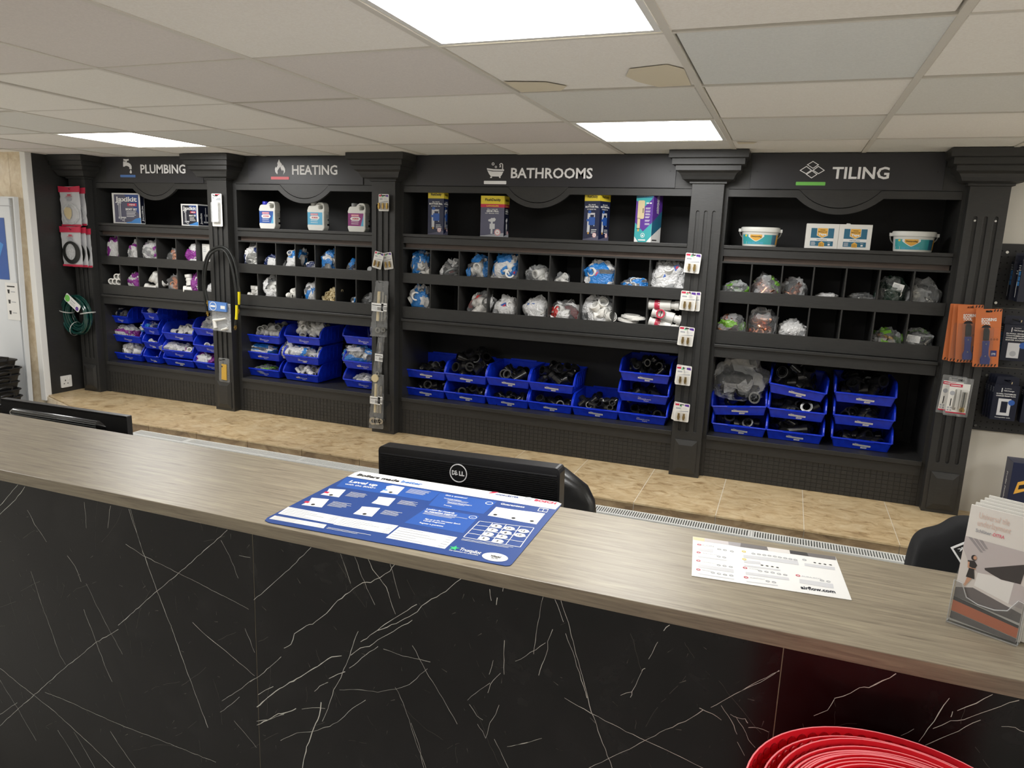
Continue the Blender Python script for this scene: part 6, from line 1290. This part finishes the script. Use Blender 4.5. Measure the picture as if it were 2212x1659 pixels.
b.tline('Sign up to the Worcester Bosch', (-0.3861,-0.4463), (-0.3018,-0.4401), .0065, Z_, bold=.02); b.tline('Loyalty Programme', (-0.3849,-0.4561), (-0.3335,-0.4525), .0065, Z_, bold=.02); b.tline('Register a guarantee', (-0.3867,-0.4714), (-0.3299,-0.4679), .0065, Z_, bold=.02)
b.tline('Guarantees', (-0.2684,-0.2833), (-0.2089,-0.2796), .010, Z_, bold=.03)
for c, r0, r1 in (((-0.2949,-0.2881), .0095, .0075), ((-0.2936,-0.3882), .0095, .0080)): b.plate(T, circ(*c, r0, n=20), [circ(*c, r1, n=20)], .0003, .0006)
p = (-0.2936,-0.3882); b.poly(T, [(p[0] - .004, p[1]), (p[0] - .001, p[1] - .004), (p[0] + .005, p[1] + .004), (p[0] - .001, p[1] - .002)], .0006)
b.plate(T, [(-0.1758,-0.2632), (-0.1534,-0.2613), (-0.1504,-0.2848), (-0.1739,-0.2851)], [[(-0.1741,-0.2658), (-0.1646,-0.2657), (-0.1628,-0.283), (-0.1722,-0.2832)], [(-0.1632,-0.265), (-0.1538,-0.2649), (-0.152,-0.2823), (-0.1614,-0.2824)]], .0003, .0006)
# guarantee table: rules and ovals
A, B_, C2, D = Vector((-0.2709,-0.4024)), Vector((-0.1472,-0.3849)), Vector((-0.1395,-0.4954)), Vector((-0.2664,-0.4987))
G2 = lambda u, v: A.lerp(B_, u).lerp(D.lerp(C2, u), v)
def rule(u0, v0, u1, v1, w=.0009):
    p, q = G2(u0, v0), G2(u1, v1); d = (q - p).normalized(); n_ = Vector((-d.y, d.x)) * w
    b.poly(T, [tuple(p - n_), tuple(q - n_), tuple(q + n_), tuple(p + n_)], .0004, 'white')
for v in (0, .25, .5, .75, 1): rule(0, v, 1, v)
for u in (0, .25, .5, .75, 1): rule(u, 0, u, 1)
for c, s_ in (((-0.2254,-0.4129), '8'), ((-0.1951,-0.4132), '10'), ((-0.1618,-0.4128), '12'), ((-0.2251,-0.4376), '7'), ((-0.1928,-0.4385), '8'), ((-0.1615,-0.4376), '10'), ((-0.2245,-0.4624), '7'), ((-0.193,-0.4623), '7'), ((-0.2239,-0.4874), '5'), ((-0.1922,-0.4877), '5')):
    b.poly(T, circ(*c, .0125, .0105), .0007, 'white'); b.text(Fr((c[0] - .001, c[1] - .004, Z_), (1, -.02, 0), (.02, 1, 0)), s_, 0, 0, None, .008, .0012, 'print_black', center=True)
c = (-0.2599,-0.5582); b.poly(T, [(c[0] + (.012 if k % 2 == 0 else .005) * math.sin(k * PI / 5), c[1] + (.012 if k % 2 == 0 else .005) * math.cos(k * PI / 5)) for k in range(10)], .0006, 'print_green')
b.m('white'); b.tline('Trustpilot', (-0.2478,-0.5627), (-0.2006,-0.5629), .013, Z_, bold=.02); b.tline('Our customers rate us Excellent', (-0.2651,-0.5727), (-0.2022,-0.5703), .005, Z_)
c = (-0.1683,-0.5624); b.poly(T, circ(*c, .027, .019, 28), .0006, 'white'); b.tline('Which?', (-0.1784,-0.5647), (-0.1564,-0.564), .008, Z_, 'print_black', .03, .0012); b.tline('Best Buy', (-0.1732,-0.5704), (-0.159,-0.5701), .004, Z_, 'print_black', .02, .0012)
b.tline('Boilers made', (-0.6868,-0.2545), (-0.5634,-0.2516), .0155, Z_, 'print_black', .04, .0008); b.tline('better', (-0.5581,-0.2503), (-0.4996,-0.2481), .0155, Z_, 'bar_blue', .04, .0008)
b.tline('WORCESTER', (-0.3054,-0.228), (-0.2441,-0.225), .009, Z_, 'print_dblue', .03, .0008); b.poly(T, [(-0.324,-0.2245), (-0.3173,-0.2094), (-0.3034,-0.2063), (-0.3115,-0.2182)], .0008, 'print_red'); b.tline('BOSCH', (-0.203,-0.2242), (-0.1486,-0.2237), .0125, Z_, 'print_red', .05, .0008)
c = (-0.2208,-0.2158); b.plate(T, circ(*c, .010, n=20), [circ(*c, .0075, n=20)], .0003, .0008, 'print_grey'); b.rect(T, c[0] - .006, c[1] - .0015, c[0] + .006, c[1] + .0015, .0008, 'print_grey')
b.build('print', t)
# white product leaflet
t = tag(MB('white').plate(FZ(M0), [(0.1838,-0.2764), (0.4724,-0.2527), (0.4901,-0.4497), (0.206,-0.4746)], (), 0, .0009).build('leaflet'), 'white fan range leaflet lying on the oak counter top', 'leaflet')
T = FZ(M0 + .0009); b = MB('photo_b'); xs_ = [(150,115,150,152), (290,132,280,170), (570,168,570,205), (720,188,715,228), (1030,230,1050,270), (1300,268,1310,308), (1510,300,1530,345), (1845,352,1860,395)]
tops = [(0.1844,-0.2776), (0.2092,-0.2762), (0.2581,-0.2705), (0.284,-0.2669), (0.337,-0.2636), (0.3823,-0.2604), (0.417,-0.2577), (0.4721,-0.2533)]; bots = [(0.1864,-0.2942), (0.2102,-0.2936), (0.2604,-0.2889), (0.284,-0.289), (0.3409,-0.2834), (0.384,-0.2794), (0.42,-0.2768), (0.4727,-0.2722)]
for k, m in enumerate(('fit_beige', 'photo_a', 'photo_b', 'photo_d', 'photo_c', 'photo_e', 'photo_d')): b.poly(T, [tops[k], tops[k + 1], bots[k + 1], bots[k]], .0002, m)
g = 'print_lgrey'
for q in ([(0.2017,-0.3341), (0.2318,-0.3291), (0.233,-0.3442), (0.2031,-0.346)], [(0.2062,-0.375), (0.2626,-0.3693), (0.263,-0.3743), (0.2069,-0.3809)], [(0.2105,-0.4155), (0.279,-0.4101), (0.2806,-0.4256), (0.2123,-0.4313)], [(0.2154,-0.4575), (0.2834,-0.4531), (0.2836,-0.4569), (0.2159,-0.4621)], [(0.2928,-0.3283), (0.3986,-0.3113), (0.4008,-0.3317), (0.294,-0.3421)], [(0.2953,-0.3559), (0.3267,-0.3497), (0.3288,-0.3616), (0.2969,-0.3682)], [(0.2975,-0.3785), (0.3655,-0.3706), (0.3664,-0.3771), (0.2982,-0.3857)], [(0.3018,-0.4116), (0.3813,-0.4021), (0.3829,-0.4142), (0.3029,-0.4231)], [(0.3057,-0.453), (0.3622,-0.4444), (0.3625,-0.4487), (0.3063,-0.4566)], [(0.4113,-0.3161), (0.468,-0.3105), (0.4681,-0.3251), (0.4114,-0.3297)], [(0.4011,-0.3987), (0.461,-0.3937), (0.4615,-0.4141), (0.4012,-0.4171)]):
    b.poly(T, q, .0003, g)
for c, m in (((0.2017,-0.3161), 'print_red'), ((0.2054,-0.3578), 'print_red'), ((0.2099,-0.3995), 'print_red'), ((0.2147,-0.4417), 'print_red'), ((0.2927,-0.3111), 'print_yellow'), ((0.2959,-0.3513), 'print_yellow'), ((0.2999,-0.3933), 'print_red'), ((0.3043,-0.4371), 'print_red'), ((0.4112,-0.2996), 'print_grey'), ((0.3984,-0.3842), 'print_red')): b.plate(T, circ(*c, .0042, n=14), [circ(*c, .0026, n=14)], .0003, .0006, m)
for c in ((0.3309,-0.3653), (0.3406,-0.3645), (0.3504,-0.3632), (0.3602,-0.3631), (0.4309,-0.3051), (0.4404,-0.3049), (0.4501,-0.3046), (0.4606,-0.3022)): b.poly(T, circ(*c, .0028, .0022, 8), .0006, 'print_black')
for r in ([(0.2461,-0.3604), (0.2569,-0.3597)], [(0.25,-0.4031), (0.2612,-0.402), (0.2732,-0.4009)], [(0.2426,-0.4435), (0.2541,-0.4433), (0.2654,-0.4428), (0.2771,-0.4412)], [(0.312,-0.3137), (0.3228,-0.3122), (0.3335,-0.3112), (0.3437,-0.3099), (0.354,-0.3091), (0.3638,-0.3089), (0.3744,-0.3083), (0.3844,-0.3079), (0.3938,-0.3079)], [(0.3285,-0.395), (0.3402,-0.3935), (0.3519,-0.3921), (0.3635,-0.3926), (0.3751,-0.392)], [(0.3439,-0.4363), (0.3552,-0.4356)], [(0.4419,-0.3873), (0.4532,-0.3867)], [(0.2435,-0.3221), (0.2553,-0.3211), (0.2692,-0.3213)]):
    for c in r: b.plate(T, circ(*c, .0042, .0036, 8), [circ(*c, .003, .0022, 8)], .0003, .0006, 'print_grey')
Zl = M0 + .0009
b.tline('ICON', (0.207,-0.3193), (0.2322,-0.3157), .0075, Zl, 'print_grey', .0, .0006); b.tline('AIRTECH', (0.2135,-0.3594), (0.2416,-0.3572), .004, Zl, 'print_grey', 0, .0006); b.tline('LOOVENT ECO', (0.2178,-0.4035), (0.2457,-0.4009), .004, Zl, 'print_grey', 0, .0006); b.tline('MAXIVENT', (0.2222,-0.443), (0.24,-0.4419), .005, Zl, 'print_grey', 0, .0006); b.tline('QUIETAIR', (0.3071,-0.394), (0.3253,-0.3924), .004, Zl, 'print_grey', 0, .0006); b.tline('SILENTVENT', (0.3117,-0.4367), (0.3392,-0.4335), .005, Zl, 'print_grey', 0, .0006); b.tline('AURA-ECO', (0.405,-0.3859), (0.4406,-0.3833), .005, Zl, 'print_grey', 0, .0006)
b.tline('airflow.com', (0.4034,-0.4422), (0.4637,-0.4338), .0125, Zl, 'dk_navy', .03, .0006)
b.build('print', t)

# desk behind the counter, monitors, chairs, jacket
t = thing('desk', 'low white desk behind the counter carrying the monitors', 'desk', (-.8, .15, 0))
MB('desk_white').box(-2.9, -.21, .715, 1.15, .40, .74).build('desktop', t, bevel=.002)
for x in (-2.86, -1.0, 1.08): MB('desk_white').box(x, -.20, 0, x + .03, .38, .715).build('leg_panel', t)
def stand(t, x, y, zt):
    MB('plastic_black').lathe([(.001, 0), (.13, 0), (.13, .008), (.05, .016), (.001, .018)], (x, y + .05, .7405), 28, .75).build('base', t, smooth=True)
    MB('plastic_black').box(x - .035, y + .035, .752, x + .035, y + .065, zt).build('neck', t, bevel=.004)
# main monitor, its ribbed back to the customer
x0, x1, zt, y = -.700, -.158, 1.178, -.085
t = thing('monitor', 'black monitor with ribbed back and round badge behind the blue mat', 'monitor', ((x0 + x1) / 2, y, .74))
f = Fr((x0, y, 0), (1, 0, .020), (-.02, 0, 1)); W = x1 - x0
MB('plastic_black').plate(f, rrect(0, .835, W, zt - .002, .014), (), -.045, 0).build('housing', t, bevel=.004)
b = MB('plastic_black')
for k in range(26):
    z = zt - .026 - .0056 * k; b.loft([[f.pt(a, z + e, c) for e, c in ((0, 0), (.0038, 0), (.0030, .0034), (.0012, .0034))] for a in (.008, W - .008)])
b.build('vent_ribs', t, kind='stuff')
MB('plastic_black').plate(Fr((x0, y + .045, 0), f.u, f.v), rrect(.006, .84, W - .006, zt - .006, .008), (), -.012, -.0005).build('screen_bezel', t, bevel=.002)
c = (W * .468, zt - .050); b = MB('plastic_black'); b.plate(f, circ(*c, .0265, n=32), (), 0, .0045); b.m('letter_white'); b.plate(f, circ(*c, .0262, n=36), [circ(*c, .0236, n=36)], .0045, .0052)
b.text(f, 'D', c[0] - .0192, c[1] - .0058, c[0] - .0098, .0118, .0050, bold=.05); b.text(Fr(f.pt(c[0] - .0092, c[1] - .0066), (.9, 0, .38), (-.38, 0, .9)), 'E', 0, 0, .0086, .0112, .0050, bold=.05); b.text(f, 'LL', c[0] + .0022, c[1] - .0058, c[0] + .0184, .0118, .0050, bold=.05)
b.build('round_badge', t); stand(t, (x0 + x1) / 2, y + .03, .87)
# second monitor at the far left
x0, x1, y = -2.252, -1.652, -.100
t = thing('monitor', 'black monitor with a curved mesh speaker grille at far left', 'monitor', ((x0 + x1) / 2, y, .74)); W = x1 - x0
f = Fr((x0, y, 0), (1, 0, .010), (-.01, 0, 1)); zt = 1.144
MB('plastic_black').plate(f, rrect(0, .82, W, zt, .004), (), -.020, 0).build('housing', t, bevel=.004)
b = MB('fit_black'); b.plate(Fr((x0, y, 0), (1, 0, .01), (-.01, 0, 1)), [(.004, zt - .006), (W - .004, zt - .006), (W - .004, zt - .001), (.004, zt - .001)], (), .0, .0012); b.build('bright_edge', t)
b = MB('fit_black'); b.tube([f.pt(.028, zt - .050, -.014), f.pt(.066, zt - .045, -.012), f.pt(W - .125, zt - .047, -.012), f.pt(W - .075, zt - .054, -.016)], [.010, .022, .022, .010], 16); b.build('speaker_pod', t, smooth=True)
b = MB('fit_grey')
for k in range(120):
    a = .070 + k * (W - .200) / 120
    for q in range(7):
        th = .15 + q * .30; c_ = f.pt(a, zt - .045 - .002 * a / W + .0224 * math.cos(th) - .0012, -.012 + .0224 * math.sin(th))
        b.box(c_.x, c_.y - .0006, c_.z, c_.x + .0014, c_.y + .001, c_.z + .0016)
b.build('speaker_mesh', t, kind='stuff'); stand(t, (x0 + x1) / 2, y + .03, .87)
# office chairs
def chair(label, x, y, top, w):
    t = thing('office_chair', label, 'chair', (x, y, 0)); m = 'leather'
    rings = []
    for k in range(9):
        q = k / 8; z = .56 + (top - .56) * q; ww = w / 2 * (1 - .45 * max(0, (q - .6) / .4) ** 2.4 * (1 if q < 1 else 1.25)); yy = y + .05 * q
        rings.append([(x + ww * math.cos(a) if abs(math.cos(a)) < .2 else x + ww * math.copysign(abs(math.cos(a)) ** .4, math.cos(a)), yy + .045 * math.copysign(abs(math.sin(a)) ** .6, math.sin(a)), z) for a in [2 * PI * i / 20 for i in range(20)]])
    MB(m).loft(rings).build('backrest', t, smooth=True, ang=60)
    MB(m).box(x - .24, y + .06, .44, x + .24, y + .52, .52).build('seat', t, bevel=.03); b = MB('plastic_black'); b.box(x - .03, y + .02, .42, x + .03, y + .10, .60); b.build('back_bracket', t)
    MB('plastic_black').cyl((x, y + .28, .09), (x, y + .28, .44), .028, 12).build('column', t, smooth=True)
    for k in range(5):
        a = 2 * PI * k / 5; e = (x + .27 * math.cos(a), y + .28 + .27 * math.sin(a)); b = MB('plastic_black'); b.tube([(x, y + .28, .10), (e[0], e[1], .065)], [.025, .016], 8); b.build('leg', t, smooth=True)
        b = MB('plastic_black'); b.cyl((e[0] - .01, e[1], .028), (e[0] + .01, e[1], .028), .027, 12); b.build('castor', t, smooth=True)
chair('black leather office chair partly hidden behind the monitor', -.465, .56, .955, .46)
chair('black office chair under the jacket at the right', 1.02, .60, .88, .44)
# jacket over that chair
CT = [(0.7656,0.7782), (0.7661,0.8333), (0.7675,0.87), (0.7662,0.8915), (0.7681,0.9117), (0.774,0.9245), (0.783,0.9351), (0.7984,0.9424), (0.8179,0.9517), (0.8338,0.964), (0.8494,0.978), (0.8627,0.9865), (0.8888,0.9959), (0.9467,0.9976), (1.0175,0.9881), (1.09,0.9573), (1.1272,0.8894)]
b = MB('cloth_black'); n = 26; rings = []
xs0, xs1 = CT[2][0], CT[-1][0] - .02
for i, (cx, cz) in enumerate(CT):
    top = cz; ring = []; dpt = .075 * min(1, .35 + i * .16) * (1 if i < len(CT) - 2 else .7)
    for k in range(n):
        q = k / (n - 1); a = PI * q                    # front hem -> over the shoulder -> back hem
        hem = min(.60, top - .05); zz = hem + (top - hem) * math.sin(a) ** .45; yy = .60 - dpt * math.copysign(abs(math.cos(a)) ** .55, math.cos(a))
        fold = .016 * noise.noise(Vector((cx * 7 + zz * 3, zz * 5, q * 3)))
        ring.append((cx + fold * .6, yy - fold, zz + fold * .3))
    rings.append(ring)
vs = [p for r in rings for p in r]
b.add(vs, [(i * n + k, i * n + k + 1, (i + 1) * n + k + 1, (i + 1) * n + k) for i in range(len(rings) - 1) for k in range(n - 1)])
t = tag(b.build('jacket', smooth=True, ang=80), 'black fleece jacket draped over a chair at the right', 'jacket')
sm_ = t.modifiers.new('thick', 'SOLIDIFY'); sm_.thickness = .006; sm_.offset = 0; ss = t.modifiers.new('soft', 'SUBSURF'); ss.levels = 1; ss.render_levels = 2
p, q = (0.8416,0.9331), (0.8733,0.9564); u = Vector((q[0] - p[0], 0, q[1] - p[1])).normalized(); f = Fr((p[0], .496, p[1]), u, (-u.z, 0, u.x))
b = MB('letter_white'); b.plate(f, [(0, -.085), (.12, -.085), (.12, 0), (0, 0)], [[(.005, -.080), (.115, -.080), (.115, -.006), (.005, -.006)]], 0, .0012); b.m('plastic_black'); b.rect(f, .005, -.080, .115, -.006, .0002)
f2 = Fr(f.pt(.085, -.012), -f.u, -f.v); b.m('letter_white'); b.text(f2, '.co.uk', 0, 0, .072, .013, .0012, bold=.03); b.plate(f2, circ(.052, .030, .011), [circ(.052, .030, .006)], .0004, .0012); b.build('printed_patch', t)

# acrylic holder of brochures at the right end of the counter
o = Vector((.640, -.461, 1.1402)); u = Vector((.903, -.430, 0)).normalized(); bk = Vector((.430, .903, 0)).normalized(); W = .104
t = thing('brochure_holder', 'clear acrylic brochure holder at the right end of the counter', 'holder', tuple(o)); lean = .10
v = (Vector((0, 0, 1)) + bk * lean).normalized(); f = Fr(o, u, v)
lip = [(0, 0), (W, 0), (W, .072), (W - .010, .074), (W - .022, .052), (W - .040, .046), (.040, .046), (.022, .052), (.012, .074), (0, .076)]
MB('acrylic').plate(f, lip, (), -.002, 0).build('front_pocket', t)
b = MB('acrylic_highlight'); b.tube([f.pt(a, c, -.001) for a, c in lip], .0010, 6, closed=True); b.tube([f.pt(0, .002, -.001), f.pt(0, .002, -.034)], .001, 6); b.tube([f.pt(W, .002, -.001), f.pt(W, .002, -.034)], .001, 6); b.build('pocket_highlight', t, smooth=True)  # edge highlights of the pocket, painted as a thin whitish tube
fb = Fr(o + bk * .034, u, v); MB('acrylic').plate(fb, [(0, 0), (W, 0), (W, .17), (0, .17)], (), -.002, 0).build('back_panel', t)
for e in (0, W):
    s_ = Fr(o + u * e, bk, v); MB('acrylic').plate(s_, [(0, 0), (.034, 0), (.034, .10), (0, .076)], (), -.001, .001).build('side_panel', t)
MB('acrylic').plate(Fr(o + u * 0, u, bk), [(0, -.006), (W, -.006), (W, .036), (0, .036)], (), 0, .002).build('foot', t)
ORDB = ('front', 'second', 'third', 'fourth', 'rearmost')
for k in range(5):
    fb = Fr(o + bk * (.004 + .0058 * k) + Vector((0, 0, .003)) + u * (.003 + .0045 * k), u, v); hh = .208 + .004 * k
    t = tag(MB('card_white').plate(fb, [(0, 0), (.098, 0), (.098, hh), (0, hh)], (), -.0035, 0).build('brochure', bevel=.0004), '%s brochure in the clear holder, %s' % (ORDB[k], 'with a concrete kitchen picture' if k == 0 else 'only its pale top edge showing'), 'brochure', 'brochures in the clear holder')
    if k: continue
    f = fb; b = MB('photo_c'); b.rect(f, 0, .045, .098, .152, .0003)
    b.m('photo_a'); b.poly(f, [(0, .152), (.098, .152), (.098, .118), (.05, .100), (.028, .095), (.012, .108), (0, .130)], .0004); b.m('photo_b')
    for q in range(3): b.poly(f, [(.004 + .008 * q, .152), (.010 + .008 * q, .152), (.030 + .003 * q, .132 + .004 * q), (.026 + .003 * q, .131 + .004 * q)], .0005)
    b.m('photo_e'); b.poly(f, [(.036, .107), (.092, .133), (.089, .098), (.062, .096), (.048, .100), (.037, .104)], .0006)
    b.m('white'); b.poly(f, [(.028, .096), (.080, .100), (.090, .096), (.090, .060), (.078, .060), (.026, .072)], .0005); b.m('photo_a'); b.poly(f, [(.080, .100), (.098, .094), (.098, .058), (.078, .060)], .0006); b.m('photo_d'); b.poly(f, [(0, .060), (.025, .068), (.098, .050), (.098, .034), (0, .044)], .0005)
    b.m('photo_e'); b.poly(f, [(0, .044), (.098, .030), (.098, .022), (0, .036)], .0006); b.m('mesh_orange'); b.poly(f, [(0, .037), (.098, .025), (.098, .008), (0, .018)], .0007); b.m('photo_d'); b.poly(f, [(0, .017), (.098, .007), (.098, .0), (0, .004)], .0008)
    # printed figure of a woman in a dark dress
    b.m('dress'); b.poly(f, [(.010, .112), (.020, .114), (.025, .108), (.022, .098), (.025, .083), (.012, .083), (.014, .098)], .0008); b.poly(f, circ(.0185, .119, .0042, .005, 12), .0008)
    b.m('skin'); b.poly(f, circ(.0200, .1195, .0026, .0034, 10), .0010); b.poly(f, [(.011, .110), (.0135, .110), (.014, .102), (.024, .100), (.024, .102), (.012, .0995)], .0010); b.poly(f, [(.014, .083), (.018, .083), (.013, .070), (.010, .066), (.012, .072)], .0010); b.poly(f, [(.018, .083), (.021, .083), (.014, .068), (.012, .066)], .0010)
    b.m('faded'); b.text(f, 'Universal tile', .014, .188, .058, .0105, .0005, bold=0.); b.text(f, 'underlayment', .014, .175, .062, .0105, .0005, bold=0.); b.m('print_grey'); b.text(f, 'Schlüter', .013, .164, .036, .0055, .0005, bold=.02); b.m('print_pink'); b.text(f, '-DITRA', .037, .164, .055, .0055, .0005, bold=.02)
    b.build('print', t)
t = tag(MB('yellow').plate(Fr((.772, -.452, 1.1402), (.9, -.43, 0), (.43, .9, 0)), [(0, 0), (.10, 0), (.10, .07), (0, .07)], (), 0, .022).build('booklet', bevel=.001), 'yellow booklet lying behind the brochure holder', 'booklet')
b = MB('print_black'); b.rect(Fr((.772, -.452, 1.1622), (.9, -.43, 0), (.43, .9, 0)), .01, .01, .09, .03, .0004); b.build('print', t)

# red studded roll standing in front of the counter
t = thing('membrane_roll', 'roll of red studded membrane standing in front of the counter', 'roll', (.54, -.87, 0)); cx, cy, zt = .548, -.868, 1.030
def rad(k):                                           # k counts from the outside; the first turns are loose
    a = k / 64.
    return .200 - (.004 * min(a, 1.) + .018 * min(1, max(0, a - 1.)) + .009 * min(1, max(0, a - 2.)) + .0036 * max(0, a - 3.))
def shift(k): return -.0105 * max(0, 1 - k / 192.) * 1.6 if k < 192 else 0.   # loose turns sag to the left
turns = 34; N = turns * 64
vs = []; fs = []; mi = []
for k in range(N + 1):
    th = 2 * PI * k / 64 - 1.9; r = max(.02, rad(k)) + .0012 * math.sin(k * .31) + .0010 * math.sin(k * .113); wob = .003 * math.sin(k * .045) - (.004 if k > 192 else 0); c, s_ = math.cos(th), math.sin(th); X0 = cx + shift(k)
    for q, z in ((r, zt + wob), (r - .0022, zt + wob), (r - .0022, .002), (r, .002)): vs.append((X0 + q * c * 1.02, cy + q * s_, z))
    if k:
        o_ = 4 * k
        for e in range(4): fs.append((o_ - 4 + e, o_ + e, o_ + (e + 1) % 4, o_ - 4 + (e + 1) % 4)); mi.append('roll_edge' if e == 0 else 'roll_red')
b = MB('roll_red'); b.v, b.f, b.mi = vs, fs, mi; b.build('membrane', t, smooth=True, ang=30)
b = MB('stud_red')
for k in range(0, 3 * 64 + 20):                     # round studs on the inner face of the loose turns
    for row in range(3):
        th = 2 * PI * (k + .5 * (row % 2)) / 64 - 1.9; r = rad(k) - .0026; c = Vector((cx + shift(k) + r * math.cos(th) * 1.02, cy + r * math.sin(th), zt - .014 - .022 * row)); n_ = Vector((-math.cos(th), -math.sin(th), 0))
        fr = Fr(c, n_.cross(Vector((0, 0, -1))), (0, 0, 1)); b.plate(fr, circ(0, 0, .0085, .0085, 12), (), 0, .0026 * (1 if fr.n.dot(n_) > 0 else -1))
b.build('studs', t, kind='stuff')

# stack of black baskets by the white door
def basket_mesh():
    b = MB('plastic_black'); a0, a1, c0, c1, h = .15, .19, .10, .13, .17
    o = [rrect(-a0, -c0, a0, c0, .03), rrect(-a1, -c1, a1, c1, .035)]
    R0 = [(x, y_, 0) for x, y_ in o[0]]; R1 = [(x, y_, h) for x, y_ in o[1]]; I1 = [(x * .97, y_ * .96, h) for x, y_ in o[1]]; I0 = [(x * .97, y_ * .96, .004) for x, y_ in o[0]]
    b.loft([R0, R1, I1, I0], True); b.tube([(x * 1.02, y_ * 1.02, h) for x, y_ in o[1]], .006, 6, closed=True)
    return b.build('bin_body', mesh_only=True)
bk_ = basket_mesh(); hb = MB('plastic_black'); hb.tube([(.19, -.05, .165), (.205, -.05, .195), (.215, 0, .205), (.205, .05, .195), (.19, .05, .165)], .007, 6); hb = hb.build('handle', mesh_only=True, smooth=True)
for k in range(12):
    t = thing('shopping_basket', '%s black plastic basket of the stack by the white door' % (('lowest', 'second', 'third', 'fourth', 'fifth', 'sixth', 'seventh', 'eighth', 'ninth', 'tenth', 'eleventh', 'topmost')[k]), 'basket', (0, 0, 0), 'stacked black baskets')
    put('body', bk_, t); h_ = put('handle', hb, t); put('handle', hb, t, rot=(0, 0, PI))
    t.location = (-5.03 + RND.uniform(-.01, .01), 1.66 + RND.uniform(-.006, .006), .025 + .0535 * k); t.rotation_euler = (0, RND.uniform(-.015, .015), RND.uniform(-.06, .06))
    for c in t.children: c.matrix_parent_inverse = Matrix()
MB('desk_white').box(-5.25, 1.50, 0, -4.81, 1.82, .024).build('floor_stand', None)
tag(bpy.data.objects['floor_stand'], 'low pale stand under the stack of black baskets', 'stand')
